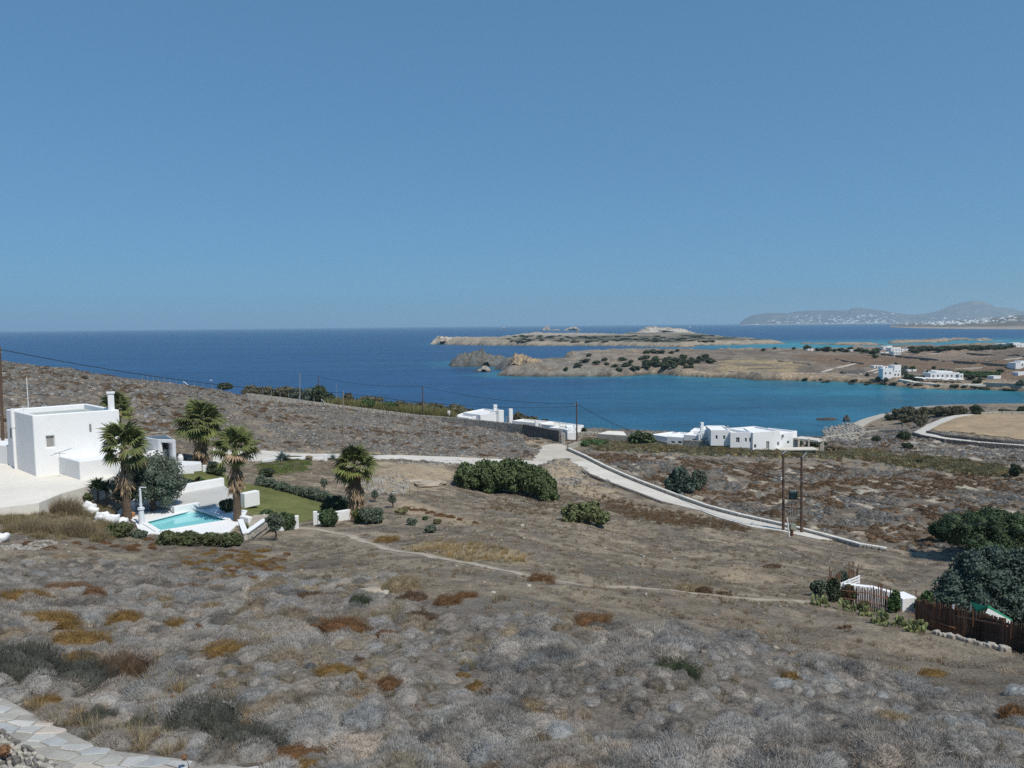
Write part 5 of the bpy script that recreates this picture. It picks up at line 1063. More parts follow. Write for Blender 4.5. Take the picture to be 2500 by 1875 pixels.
def boulders(name, label, specs, material, cat='rock'):
    o = None; V = []; Fc = []
    for (u, v, w, h, dpt) in specs:
        g = hit(u, v); s = g[1] / F; k, m = 26, 13; b = len(V)
        for j in range(m + 1):
            a = -math.pi / 2 + math.pi * j / m
            for i in range(k):
                t = 2 * math.pi * i / k; d = np.array([math.cos(a) * math.cos(t), math.cos(a) * math.sin(t), math.sin(a)])
                q = .62 + .75 * fbm(np.array([d[0] * 2.2 + u]), np.array([d[1] * 2.2 + d[2] * 2.6 + v]), 4, 3)[0]; sq = np.sign(d) * np.abs(d) ** .75
                V.append((g[0] + sq[0] * w * s / 2 * q, g[1] + dpt + sq[1] * w * s / 2 * .7 * q, g[2] - .05 + (sq[2] * .5 + .42) * h * s * q))
        for j in range(m):
            for i in range(k): Fc.append((b + j * k + i, b + j * k + (i + 1) % k, b + (j + 1) * k + (i + 1) % k, b + (j + 1) * k + i))
    g = hit(*specs[0][:2]); return raw(name, V, Fc, material, None, smoothf=True, org=g, label=label, cat=cat)
boulders('whitewashed_rock', 'whitewashed lumpy rock below the yuccas', [(210, 1250, 34, 24, .4), (226, 1254, 26, 16, .2)], MT['white'])
boulders('whitewashed_rock', 'long whitewashed rockery bank left of the pool', [(245, 1272, 34, 24, .3), (266, 1277, 40, 24, .2), (290, 1282, 36, 20, .2), (302, 1286, 24, 14, .1)], MT['white'])
boulders('whitewashed_rock', 'white rock at the left picture edge in the dry grass', [(-10, 1324, 44, 24, .2)], MT['white'])
# stone faced planter with white coping
p0, p1, p2 = hit(600, 1321), hit(648, 1306), hit(588, 1306); pl_o = thing('planter', 'curved stone planter with white coping at the pool corner', 'planter', p0)
st = MB(); rr = random.Random(3); top = p0[2] + .55
for (a, b) in ((p2, p0), (p0, p1)):
    L_ = np.hypot(*(b - a)[:2]); e = (b - a)[:2] / L_
    for row in range(4):
        x = rr.uniform(0, .1)
        while x < L_:
            l = rr.uniform(.18, .4); q = a[:2] + e * (x + l / 2); z = a[2] + (b[2] - a[2]) * (x / L_); st.rock((q[0], q[1], p0[2] + .04 + row * .14), l * .95, .3, .13, math.atan2(e[1], e[0])); x += l
st.build('stonework', MT['stone_pale'], pl_o, kind='stuff')
cp_ = MB(); cp_.wall(p2[:2], p0[:2], top - .02, top + .08, .4); cp_.wall(p0[:2], p1[:2], top - .02, top + .085, .404); part(cp_, 'coping', MT['white'], pl_o, .02)
part(MB().prism([p0[:2], p1[:2], p1[:2] + np.array([0, 2.2]), p2[:2] + np.array([.3, 2.0])], p0[2] - .5, top - .12), 'soil', MT['dust'], pl_o)

# ------------------------------------------------------------------ garden plants
palm('tall fan palm right of the villa with a skirt of straw fronds', 311, 1268, 1059, 112, 17, (.46, .72), 30, 40, seed=1, g=at_z(311, 1268, PZ))
palm('fan palm with ragged brown skirt standing by the pool corner', 580, 1271, 1068, 104, 16, (.42, .78), 32, 46, seed=2, light=.35, g=at_z(580, 1271, PZ))
palm('stout fan palm with shaggy trunk at the end of the hedge', 869, 1266, 1112, 100, 28, (.05, .8), 30, 60, seed=3, light=.3)
palm('dense fan palm behind the urn and the lawn', 495, 1140, 1006, 100, 18, (.2, .8), 46, 34, seed=4, light=.3)
g5 = hit(287, 1085); palm('fan palm mostly hidden behind the villa and its chimney', 290, 1085, 979, 72, 13, (.4, .8), 36, 20, seed=5)
bush('olive_tree', 'rounded grey green olive tree between palm and patio', 'olive tree', 345, 1262, 178, 150, LM['olive'], .06, 22000, trunk=.12, blobs=[(-.22, 0, .45, .26, .5, .42), (.12, 0, .55, .34, .5, .46), (.26, 0, .38, .25, .4, .36), (-.05, .1, .6, .3, .5, .36)], seed=11, base=at_z(345, 1258, PZ), core=.6, sub=16)
spikes('yucca', 'left yucca with a rosette of sword leaves above the white rocks', 'yucca', 240, 1234, 60, 52, LM['yucca'], 70, .08, 'yuccas by the terrace', stem=.9, seed=3, base=hit(240, 1236) * np.array([1, 1, 1]))
spikes('yucca', 'right yucca whose rosette reaches the palm trunk', 'yucca', 261, 1249, 62, 56, LM['yucca'], 74, .08, 'yuccas by the terrace', stem=.95, seed=4)
spikes('agave', 'large blue grey agave on the bank by the upper road', 'agave', 690, 1123, 42, 27, LM['agave'], 30, .11, 'agaves by the road', seed=5)
spikes('agave', 'smaller darker agave beside the white end pillar', 'agave', 812, 1123, 28, 18, LM['agave'], 26, .11, 'agaves by the road', seed=6)
spikes('spiky_plant', 'low spiky plant in the bed above the patio wall', 'plant', 452, 1187, 42, 26, LM['agave'], 34, .03, seed=7)
spikes('young_agave', 'pale yellow starved agave seedling in the dry grass', 'agave', 153, 1306, 26, 16, LM['cactus'], 14, .07, seed=8)
spikes('cordyline', 'young palm clump at the foot of the poolside palm', 'plant', 602, 1290, 50, 30, LM['palm'], 24, .10, seed=9, base=np.array([*at_z(602, 1290, PZ)[:2], PZ - .3]))
bush('flowering_shrub', 'green shrub with red flowers above the patio wall', 'shrub', 485, 1187, 26, 22, LM['vine'], .06, 700, seed=12)
fv, fq = foliage([(*(hit(486, 1186)[:2]), hit(486, 1186)[2] + .45, .4, .3, .35)], 60, .055, 5, core=0); raw('flowers', fv, fq, LM['flower_red'], bpy.data.objects['flowering_shrub'])
HG = 'clipped shrubs before the pool'
for i, (u, w, h, v) in enumerate([(283, 74, 36, 1313), (338, 38, 20, 1314), (405, 74, 34, 1331), (458, 72, 36, 1334), (512, 70, 34, 1335), (562, 66, 34, 1334)]):
    bush('round_shrub', ['largest leftmost green dome shrub below the shower column', 'small grey green shrub between the dome shrubs', 'clipped dome shrub at the left end of the long row', 'second dome shrub of the row under the pool', 'third dome shrub of the row under the pool', 'dome shrub at the right end next to the planter'][i], 'shrub', u, v, w, h, LM['hedge'] if i != 1 else LM['hedge_grey'], .045, 2600, HG, seed=30 + i, sub=18, subr=.3, base=hit(u, v), blobs=[(0, 0, .42, .5, .55, .55)])
def grassbush(label, u, v, w_px, h_px, n, material, seed):
    g = hit(u, v); s = g[1] / F; r = np.random.default_rng(seed); W, Hh = w_px * s, h_px * s; o = thing('dry_bush', label, 'bush', g); Vs, Fs, b = [], [], 0
    for i in range(n):
        a = r.uniform(0, 6.28); q = math.sqrt(r.random()); dx, dy = math.cos(a) * q, math.sin(a) * q; hh = Hh * (1 - .55 * q * q) * r.uniform(.75, 1.15)
        V, Fc = tuft(seed * 50 + i, 90, .012, 1.0, .55, .3); V = V * hh; V[:, :2] = V[:, :2] * .8 + np.array([g[0] + dx * W / 2, g[1] + .4 * W * .4 + dy * W * .3]); V[:, 2] += gz(g[0] + dx * W / 2, g[1] + .4 * W * .4 + dy * W * .3); Vs.append(V); Fs.append(Fc + b); b += len(V)
    raw('stems', np.concatenate(Vs), np.concatenate(Fs), material, o)
grassbush('tall tawny dry bush left of the white rocks', 160, 1256, 74, 58, 34, LM['dryshrub'], 41)
grassbush('spreading brown dry bush below the terrace edge', 190, 1308, 124, 52, 60, LM['dryshrub'], 42)
grassbush('low pale brown dry bush at the left below the terrace', 75, 1300, 140, 46, 60, LM['dryshrub'], 43)
bush('green_bush', 'small green bush at the right edge of the terrace', 'bush', 205, 1228, 34, 26, LM['hedge'], .05, 1200, seed=44)
bush('dark_shrub', 'dark shrub left of the poolside palm trunk', 'shrub', 553, 1250, 42, 34, LM['dark'], .07, 1400, seed=45, base=at_z(553, 1252, PZ))
for i, (u, v, w, h, l) in enumerate([(524, 1162, 44, 34, 'dark bush between the dense palm and the poolside palm'), (650, 1166, 40, 22, 'dark green bush at the head of the hedge')]): bush('garden_bush', l, 'bush', u, v, w, h, LM['dark'], .07, 1800, seed=50 + i)
# the hedge down the side of the lawn
HL = [hit(u, v) for u, v in [(628,1186),(660,1194),(700,1205),(740,1215),(780,1226),(815,1236),(845,1246)]]; hd = thing('hedge', 'long clipped hedge bordering the lawn', 'hedge', HL[0]); bl = []
for i in range(len(HL) - 1):
    for k in range(5): q = HL[i] + (HL[i + 1] - HL[i]) * (k / 5); sc = 1 + .25 * rng.uniform(-1, 1); bl.append((q[0] + .1, q[1] + .5, q[2] + .35, .55 * sc, .6 * sc, .72 * sc))
hv, hq = foliage(bl, 15000, .045, 61, sub=5); raw('foliage', hv, hq, LM['hedge_grey'], hd)
bush('dark_hedge_end', 'dark rounded bush ending the hedge beside the stout palm', 'bush', 812, 1256, 66, 44, LM['dark'], .06, 3000, seed=62)
def flowers(parent, g, n, rad, z, material, seed):
    r = np.random.default_rng(seed); V, Q = foliage([(g[0], g[1] - rad * .35, g[2] + z, rad, rad * .7, rad * .7)], n, .06, seed, core=0, shell=.95); raw('flowers', V, Q, material, parent)
o_, g_ = bush('oleander', 'white flowering oleander left of the gate pillar', 'oleander', 648, 1296, 58, 48, LM['oleander'], .06, 3200, 'oleanders by the gate', seed=71, aspect=2.6); flowers(o_, g_, 40, .75, .9, LM['flower_white'], 3)
bush('oleander', 'oleander between the small tree and the left gate pillar', 'oleander', 696, 1296, 46, 44, LM['oleander'], .06, 2200, 'oleanders by the gate', seed=72, aspect=2.6)
bush('oleander', 'bushy oleander leaning on the right gate pillar', 'oleander', 796, 1287, 48, 46, LM['oleander'], .06, 2800, 'oleanders by the gate', seed=73, aspect=2.6)
bush('small_tree', 'small stake grown tree in front of the planter', 'tree', 670, 1321, 46, 66, LM['hedge_grey'], .05, 2200, seed=74, trunk=.42)
bush('shrub', 'low green shrub right of the stout palm foot', 'shrub', 905, 1280, 66, 44, LM['hedge_grey'], .06, 3000, seed=75)
bush('shrub', 'palm sucker shrub against the stout palm trunk', 'shrub', 880, 1276, 36, 34, LM['palm'], .08, 1200, seed=76, aspect=3)
bush('shrub', 'round brown cushion on the bank by the long road wall', 'shrub', 752, 1124, 22, 11, LM['dryshrub'], .05, 500, seed=78)
for i, (u, v, w, h, l) in enumerate([(790, 1203, 22, 38, 'thin sapling behind the hedge'), (914, 1227, 20, 32, 'sapling right of the stout palm'), (958, 1242, 24, 38, 'sapling beside the bare earth strip')]): bush('sapling', l, 'sapling', u, v, w, h, LM['olive'], .05, 380, 'saplings on the slope', seed=80 + i, trunk=.3, core=0)
for i, (u, v, w, h, k, l) in enumerate([(1005, 1283, 26, 18, 'hedge_grey', 'small grey green bush below the yellow cushion'), (1050, 1302, 34, 18, 'hedge_grey', 'straggling green bush lower on the slope'), (979, 1258, 34, 18, 'grass_olive', 'yellow green cushion above the slope bushes'), (1066, 1280, 22, 12, 'grass_olive', 'small olive cushion between the slope bushes'), (1038, 1270, 14, 8, 'vine', 'tiny bright green tuft on the slope')]): bush('slope_bush', l, 'bush', u, v, w, h, LM[k], .05, 700, seed=90 + i)
# ------------------------------------------------------------------ houses on the slope
def fblock(parent, uA, uB, yA, yB, vtop, zdrop, depth, wins=(), parapet=.3, **kw):
    """front face from pixel column uA (at yA metres) to uB (at yB); roof edge seen at vtop on the A side"""
    a = at_y(uA, vtop, yA); b = at_y(uB, vtop, yB); e = (b - a)[:2]; e /= np.hypot(*e); nn_ = np.array([-e[1], e[0]]) * depth
    return block(parent, [a[:2], b[:2], b[:2] + nn_, a[:2] + nn_], a[2] - zdrop, a[2], wins, th=.3, parapet=parapet, **kw)
def chimney(parent, u, v0, v1, w, y, material=None, hole=True, base=None):
    a = at_y(u, v1, y); b = at_y(u, v0, y); s = y / F; o = MB().box((a[0], a[1], a[2] - .3), (w * s, w * s, b[2] - a[2] + .3), .2).build('chimney', material or MT['white'], parent, bevel=.03)
    if hole: MB().box((a[0], a[1], b[2] - .45), (w * s + .02, w * s * .4, .25), .2).build('flue_opening', MT['glass'], o)
    return o
g = hit(1160, 1040); hA = thing('white_house', 'low white house with tall chimneys behind the dry stone wall', 'house', (*at_y(1170, 1030, 203)[:2], gz(*at_y(1170, 1030, 203)[:2])))
z_ = at_y(1173, 1013, 206)[2]
q = [at_z(1173, 1013, z_), at_z(1229.5, 1002.5, z_), at_z(1180, 997.5, z_), at_z(1130, 1007, z_)]
block(hA, q, z_ - 6, z_, [(1210, 1214, 1006, 1012, 'window')], roofmat=MT['white_old'], bevel=.06, parapet=.4)
z2 = z_ - .5; q = [at_z(1103, 1016, z2), at_z(1145, 1020, z2), at_z(1172, 1013.4, z2), at_z(1131, 1007.5, z2)]
block(hA, q, z2 - 5, z2 - .02, roofmat=MT['white_old'], bevel=.06)
fblock(hA, 1218, 1230, 212, 214, 1003, 6, 3)
chimney(hA, 1209, 988, 1004, 8.5, 214); chimney(hA, 1247, 998, 1035, 9, 202); chimney(hA, 1239, 1016, 1034, 7, 203, hole=False); chimney(hA, 1096, 1003, 1022, 6.5, 205, hole=False)
fblock(hA, 1250, 1320, 200, 194, 1027, 4, 5, roofmat=MT['terrace']); chimney(hA, 1310, 1026, 1043, 8, 191, hole=False)
fblock(hA, 1313, 1386, 195, 187, 1034, 4.5, 6, roofmat=MT['terrace']); fblock(hA, 1340, 1384, 185, 181, 1043, 3.5, 4, roofmat=MT['terrace'])
fblock(hA, 1384, 1407, 183, 183, 1043, 3.5, 5)
fblock(hA, 1376, 1385, 172, 168, 1050, 2.6, 2.2); fblock(hA, 1385, 1399, 168, 168.5, 1050, 2.6, 2.4)
dsh = at_y(1215, 1000, 205); MB().lathe(dsh + np.array([0, -.3, -.3]), [(.02, 0), (.3, .1), (.32, .45), (.02, .5)], 10).build('satellite_dish', MT['white_old'], hA)

hB = thing('white_villa', 'long white villa of stepped cubes with small dark windows by the bay', 'villa', (*at_y(1780, 1095, 152)[:2], gz(*at_y(1780, 1095, 152)[:2])))
fblock(hB, 1590, 1630, 170, 166, 1060.5, 1.7, 7, parapet=.2); o1_, _ = fblock(hB, 1593, 1630, 169.6, 165.6, 1073, 4, 6, wallmat=MT['stone'], names=('stone_base', 'base_roof'))
fblock(hB, 1629, 1670, 160, 158, 1065.3, 5, 7.5, [(1638, 1647, 1077, 1082, 'window'), (1655, 1664, 1077, 1083, 'window')])
fblock(hB, 1669, 1737, 158, 155, 1061, 5, 6, [(1690, 1700, 1072, 1079, 'window2')]); fblock(hB, 1685, 1712, 164, 163, 1051.5, 5, 5); fblock(hB, 1709, 1737, 161, 160, 1047.5, 5, 5)
for i in range(6): a = at_y(1706 + i * 5, 1060 - i * 2.0, 156.3 - i * .1); MB().box((a[0], a[1], a[2] - 1.2), (.45, 1.6, 1.25), 0).build('step', MT['white'], hB, bevel=.02)
chimney(hB, 1713.5, 1031, 1049, 6.8, 160)
fblock(hB, 1735.6, 1783, 150.9, 150.5, 1050, 3.2, 7, [(1747, 1752, 1063, 1072.6, 'window'), (1765.5, 1770.6, 1063.3, 1073, 'window')], parapet=.25)
fblock(hB, 1740, 1781, 151.4, 150.4, 1086, 1.8, 5, [(1752, 1761, 1088.5, 1096, 'open'), (1765, 1775, 1089, 1096, 'open')], wallmat=MT['stone'], names=('stone_base', 'base_roof'), parapet=.02)
fblock(hB, 1783.5, 1838, 149.5, 149.1, 1056, 3.1, 7, [(1797, 1805.5, 1068, 1081, 'window2'), (1818.6, 1823, 1069, 1079, 'window'), (1829, 1834, 1069, 1079, 'window')], parapet=.45)
fblock(hB, 1786, 1837, 150, 149, 1092.5, 2.2, 5, wallmat=MT['stone'], names=('stone_base', 'base_roof'), parapet=.02)
fblock(hB, 1838.3, 1904.5, 148.7, 151.5, 1056.5, 5.4, 7.5, [(1841, 1846.5, 1085, 1094, 'window'), (1870.5, 1878, 1077.7, 1095.4, 'door'), (1897.5, 1902, 1079, 1088, 'window')], parapet=.3)
fblock(hB, 1904.7, 1946, 151.6, 156, 1060, 5, 6.5, [(1922, 1927.5, 1076.5, 1084, 'window')], parapet=.3)
for u, v, y in ((1776, 1043, 154), (1859, 1058, 150), (1885, 1058.5, 151), (1911, 1064.5, 152)): a = at_y(u, v, y); MB().box((a[0], a[1], a[2] - .3), (.3, .5, .6), .1).build('roof_spout', MT['shutter'], hB)
pg = thing('pergola', 'flat pale pergola roof beyond the right end of the long villa', 'pergola', (*at_y(1975, 1090, 155)[:2], gz(*at_y(1975, 1090, 155)[:2])))
a, b = at_y(1946.5, 1067, 156), at_y(2007, 1067.5, 152); MB().wall(a[:2], b[:2], a[2] - .35, a[2], 3.2).build('roof', MT['concrete'], pg)
for u in (1950, 1975, 2004, 2009): c = at_y(u, 1070, 152.5); MB().box((c[0], c[1], c[2] - 4), (.35, .35, 3.9)).build('post', MT['stone_pale'], pg)
lr = thing('shed', 'low stone shed with a grey slab roof below the pergola', 'shed', (*at_y(1950, 1103, 143)[:2], gz(*at_y(1950, 1103, 143)[:2])))
a, b = at_y(1904, 1098, 149), at_y(1998, 1099, 149); MB().wall(a[:2] + [0, 1.4], b[:2] + [0, 1.4], a[2] - .16, a[2], 3.0).build('roof', MT['concrete'], lr); MB().wall(a[:2] + [.4, 1.5], b[:2] + [-.4, 1.5], a[2] - .7, a[2] - .16, 2.2).build('wall', MT['stone'], lr)
tr = thing('flat_roof_house', 'sunken stone house with flat sand coloured roof left of the fig tree', 'house', (*at_y(1495, 1070, 168)[:2], gz(*at_y(1495, 1070, 168)[:2])))
z_ = at_y(1459, 1060, 166)[2]; P_ = [at_z(1459, 1060, z_), at_z(1530, 1064.5, z_), at_z(1522, 1054.5, z_), at_z(1485, 1053, z_)]
block(tr, P_, z_ - 4, z_, wallmat=MT['stone'], roofmat=MT['terrace'], parapet=.03, bevel=0, th=.5); MB().prism([p[:2] for p in inset(P_, -.15)[0]], z_ + .004, z_ + .12).build('slab', MT['terrace'], tr)

# ------------------------------------------------------------------ dry stone walls
def stonewall(label, pts, h, th=.5, size=.3, coping=None, mats=None, cat='stone wall', foot='px', hend=None, name='dry_stone_wall', seed=1, hs=None):
    P = [hit(u, v) for u, v in pts] if foot == 'px' else [np.array(p, float) for p in pts]; r = random.Random(seed); o = thing(name, label, cat, P[0]); st = MB(); core = MB(); cp_ = MB()
    Lt = sum(np.hypot(*(P[i + 1] - P[i])[:2]) for i in range(len(P) - 1)); acc = 0
    for i in range(len(P) - 1):
        a, b = P[i], P[i + 1]; L_ = np.hypot(*(b - a)[:2]); e = (b - a)[:2] / max(L_, .01); nn_ = np.array([-e[1], e[0]]); an = math.atan2(e[1], e[0])
        hh = (lambda x: h + ((hend or h) - h) * (acc + x) / Lt) if hs is None else (lambda x, i=i, L_=L_: hs[i] + (hs[i + 1] - hs[i]) * x / L_)
        core.wall(a[:2], b[:2], (a[2] - .4, b[2] - .4), (a[2] + hh(0) * .9, b[2] + hh(L_) * .9), th * .7)
        x = r.uniform(0, size)
        while x < L_:
            l = size * r.uniform(.6, 1.5); H_ = hh(x); nr = max(1, int(H_ / (size * .62))); zb = a[2] + (b[2] - a[2]) * min(x / L_, 1)
            for k in range(nr):
                for sg in (-1, 1):
                    q = a[:2] + e * (x + l / 2 + r.uniform(-.1, .1)) + nn_ * sg * th * .3; st.rock((q[0], q[1], zb + (k + .5) * H_ / nr), l * 1.02, th * .55, H_ / nr * r.uniform(.85, 1.1), an + r.uniform(-.1, .1))
            if coping: q = a[:2] + e * (x + l / 2); cp_.rock((q[0], q[1], zb + H_ + .05), l * 1.08, th * 1.12, .16, an, .1)
            x += l
        acc += L_
    core.build('core', MT['stone_dark'], o); st.build('stones', mats or MT['stone'], o, kind='stuff')
    if coping: cp_.build('coping_stones', coping, o, kind='stuff')
    return o
stonewall('dry stone wall with pale coping running down beside the concrete road', [(1386,1101),(1433,1122),(1476,1144),(1530,1168),(1562,1181),(1644,1212),(1725,1241),(1807,1263),(1910,1286),(1997,1308),(2100,1336),(2160,1346)], .62, .5, .32, MT['coping'], seed=2, hend=.3)
stonewall('short pale return wall ending at the junction beside the utility pole', [(1386,1100),(1405,1092),(1421,1089)], 1.0, .5, .3, None, MT['stone_pale'], seed=3)
def ridgewall(label, rows, material, seed, size=.4):
    P = [np.array([(u - CX) / F * y, y, 0.0]) for u, vt, y in rows]; P = [at_y(u, vt, y) for u, vt, y in rows]; hs = []
    for p in P: b = gz(p[0], p[1]); hs.append(max(.5, min(3.4 if u > 1000 else 1.2, p[2] - b))); p[2] = b
    return stonewall(label, P, 1, .5, size, None, material, foot='w', seed=seed, hs=hs)
ridgewall('dark wall of the white house ending at the pale gate pier', [(1367,1051,163),(1345,1048,168),(1310,1041,174),(1280,1035.5,178)], MT['stone_dark'], 4, .32)
gp = hit(1373, 1085); stonewall('pale square stone gate pier at the end of the dark wall', [gp + [-.4, 0, 0], gp + [.4, 0, 0]], 2.5, .7, .3, None, MT['stone_pale'], cat='gate pier', foot='w', name='gate_pier', seed=5)
ridgewall('long hilltop dry stone wall in front of the reeds and the white house', [(1279,1035.5,178.2),(1240,1032,182),(1160,1024,188),(1080,1017,193),(1025,1013,194),(930,1001,193),(835,989,189),(768,980.5,184),(700,971,177),(658,966,172),(604,959.5,165)], MT['stone'], 6, .45)
stonewall('dark lower wall under the curved track on the right', [(2229,1063),(2250,1070),(2307,1081),(2388,1089),(2500,1098),(2580,1102)], .9, .5, .5, None, MT['stone_dark'], seed=7)
stonewall('dark upper wall between curved track and tan field', [(2263,1058),(2307,1068),(2361,1074),(2442,1082),(2497,1086),(2580,1090)], .8, .5, .5, None, MT['stone_dark'], seed=8)
stonewall('low wall from the headland track up to the curved road', [(2008,1074),(2040,1068),(2090,1061),(2144,1055),(2216,1051)], .55, .45, .45, MT['stone_pale'], MT['stone'], seed=9)
stonewall('pale wall along the far side of the tan field', [(2393,1013),(2442,1011),(2540,1012)], .8, .5, .5, MT['stone_pale'], MT['stone_pale'], seed=10)
stonewall('low rough wall between the white house and the flat roofed house', [(1408,1064),(1435,1063),(1459,1064)], .8, .5, .4, MT['stone_pale'], MT['stone'], seed=11)
stonewall('stone retaining wall under the stepped villa terrace', [(1667,1091),(1718,1093),(1743,1095)], 1.5, .5, .3, None, MT['stone'], seed=12)
stonewall('tumbled row of stones along the lower edge of the concrete road', [(1420,1152),(1481,1178),(1552,1204),(1617,1229)], .22, .4, .3, None, MT['stone_dark'], seed=13)
# rubble heaps
def rubble(label, cu, cv, ru, rv, n, size, material, seed, name='rubble'):
    r = random.Random(seed); st = MB(); g0 = hit(cu, cv)
    for i in range(n):
        a = r.uniform(0, 6.28); k = math.sqrt(r.random()); p = hit0(cu + math.cos(a) * ru * k, cv + math.sin(a) * rv * k); s = size * r.uniform(.4, 1.4); st.rock((p[0], p[1], gz(p[0], p[1]) + s * .15), s, s * .8, s * .55, r.uniform(0, 3))
    return st.build(name, material, None, org=g0, label=label, kind='stuff', cat='rubble')
rubble('tumbled stones and earth on the bank beside the junction', 1390, 1160, 50, 28, 340, .34, MT['stone'], 1)
rubble('broken field wall stones left of the big fig thicket', 945, 1185, 60, 22, 300, .34, MT['stone'], 2)
rubble('rubble along the bank under the upper road', 1080, 1132, 120, 8, 260, .3, MT['stone'], 3)
rubble('pale stones spilled in the grass at the left edge', 70, 1342, 70, 12, 150, .2, MT['stone'], 4)
rubble('pale rock crumbs on the near slope gap', 515, 1672, 34, 12, 120, .06, MT['stone_pale'], 5)
rubble('row of pale stones at the foot of the cane fence', 2372, 1571, 86, 12, 10, .3, MT['stone_pale'], 6)
rubble('grey coastal rocks of the headland below the beige track', 2060, 1055, 52, 22, 620, .95, MT['stone'], 7, 'shore_rocks')
ro = thing('stone_row', 'row of pale boulders along the foot of the brown cane fence', 'stones', hit(2370, 1572)); rr = random.Random(9)
for i in range(20): p = hit(2286 + i * 9, 1549 + i * 2.25 + rr.uniform(-2, 2)); m_ = MB(); s = rr.uniform(.22, .42); m_.rock((p[0], p[1], p[2] + .08), s, s * .7, s * .6, rr.uniform(0, 3)); m_.build('stone', MT['stone'], ro, bevel=.03)
orb = boulders('rock_outcrop', 'pale undercut rock ledge between the stout palm and the fig thicket', [(1045, 1188, 60, 12, .5), (1010, 1181, 40, 9, .8), (1072, 1184, 34, 9, .6)], MT['dust'], 'rock')

# ------------------------------------------------------------------ poles, cables, fences
def pole(label, u, vt, vb, r=.13, name='utility_pole', material=None, y=None, arms=True, group=None, lean=0):
    b = hit(u, vb) if y is None else at_y(u, vb, y); t = at_y(u + lean, vt, b[1]); o = thing(name, label, 'pole', b, group)
    MB().tube([b - [0, 0, .5], (b + t) / 2, t], [r * 1.25, r * 1.05, r * .85], 10).build('shaft', material or MT['wood'], o)
    if arms:
        for k in (.25, .6):
            MB().tube([t + [-.28, 0, -k], t + [.28, 0, -k]], .035, 6).build('crosspiece', MT['steel'], o); MB().lathe(t + [-.26, 0, -k + .02], [(.05, 0), (.06, .06), (.03, .12)], 8).build('insulator', MT['stone_dark'], o)
    return o, b, t
_, _, pT1 = pole('wooden pole rising against the sea left of the low white house', 1032, 943, 1017, .14)
_, _, pT2 = pole('brown pole standing at the junction beside the pale stone wall', 1408, 981, 1077, .15)
_, _, pT3 = pole('slender grey pole in the middle of the hillside', 838, 955, 1084, .10, material=MT['wood_grey'], arms=False)
_, _, pT4 = pole('half hidden pole rising out of the tamarisks', 777, 919, 985, .13, y=228)
pole('tall white banded mast among the bushes above the sea', 732, 910, 975, .11, name='mast', material=MT['steel'], y=205, arms=False)
pole('short pale post between the tamarisks and the reeds', 821, 937, 985, .09, name='post', material=MT['steel'], y=215, arms=False)
_, _, pT0 = pole('dark brown pole at the left picture edge behind the villa', 8, 846, 1100, .13, y=79, lean=-9)
def cable(label, pts, r=.02, sag=1.0, n=18):
    m = MB()
    for a, b in zip(pts[:-1], pts[1:]):
        L_ = np.linalg.norm(b - a); P = [a + (b - a) * k / n - np.array([0, 0, sag * L_ * .02 * 4 * (k / n) * (1 - k / n)]) for k in range(n + 1)]; m.tube(P, r, 5, False)
    return m.build('overhead_cable', MT['cable'], None, org=pts[0], label=label, cat='cable')
far0 = at_y(-60, 838, 76); Z3 = pT3 + [0, 0, -.25]
cable('black cable from the left edge past the slender pole to the junction pole', [far0, pT0 + [0, 0, -.3], Z3, pT2 + [0, 0, -1.0]], .035, 1.0)
cable('cable sagging from the tamarisks past the seaside pole to the junction pole', [pT4, pT1, pT2 + [0, 0, -.4]], .035, 1.2)
cable('thin service cable dropping from the junction pole to the white house', [pT2 + [0, 0, -1.1], at_y(1366, 1031, 178)], .018, 1.6)

# two-pole transformer stand by the road
bL = hit(1912.5, 1296); bR = at_y(1957, 1306, bL[1] - .9); bR[2] = gz(bR[0], bR[1]) if abs(gz(bR[0], bR[1]) - bR[2]) < .8 else bR[2]
yL, yR = bL[1], bR[1]; ts = thing('transformer_stand', 'two pole transformer stand beside the lower end of the road', 'transformer', bL)
tL, tR = at_y(1912.5, 1108, yL), at_y(1957, 1114, yR)
for b, t in ((bL, tL), (bR, tR)):
    p = MB().tube([b - [0, 0, .5], t], [.17, .12], 12).build('pole', MT['wood'], ts)
    for k in (.3, .42, .55, .68): q = b + (t - b) * k; MB().lathe(q, [(.165, 0), (.165, .05)], 12).build('band', MT['steel'], p)
MB().tube([tL + [-.45, -.9, .1], tL + [.7, .8, .35]], .05, 6).build('top_arm', MT['steel'], ts); MB().tube([tL + [-.4, .3, .1], tL + [.4, -.3, .3]], .035, 6).build('top_arm', MT['steel'], ts); MB().tube([tR + [-.25, -.9, 0], tR + [.9, .9, .3]], .055, 6).build('top_arm', MT['steel'], ts)
def zat(v, y): return at_y(1935, v, y)[2]
for v0, v1 in ((1157, 1160.5), (1217, 1221), (1238, 1243), (1298, 1304)):
    a = at_y(1913, v0, yL); b = at_y(1958, v1, yR); MB().tube([a + (a - b) * .04, b + (b - a) * .08], .055, 6).build('beam', MT['rust'] if v0 < 1290 else MT['wood'], ts)
tc = at_y(1936, 1218, (yL + yR) / 2); sx = tc[1] / F; tk = MB().box((tc[0], tc[1], tc[2]), (17 * sx, 12 * sx, 17 * sx), .25); tb_ = tk.build('transformer_tank', MT['green_paint'], ts, bevel=.02)
for i in range(7): a = (i - 3) * .1; MB().box((tc[0] + a, tc[1] - .36 + a * .25, tc[2] + .08), (.03, .16, 13 * sx), .25).build('cooling_fin', MT['green_paint'], tb_)
MB().box((tc[0], tc[1], tc[2] + 17 * sx), (20 * sx, 15 * sx, .06), .25).build('lid', MT['green_paint'], tb_)
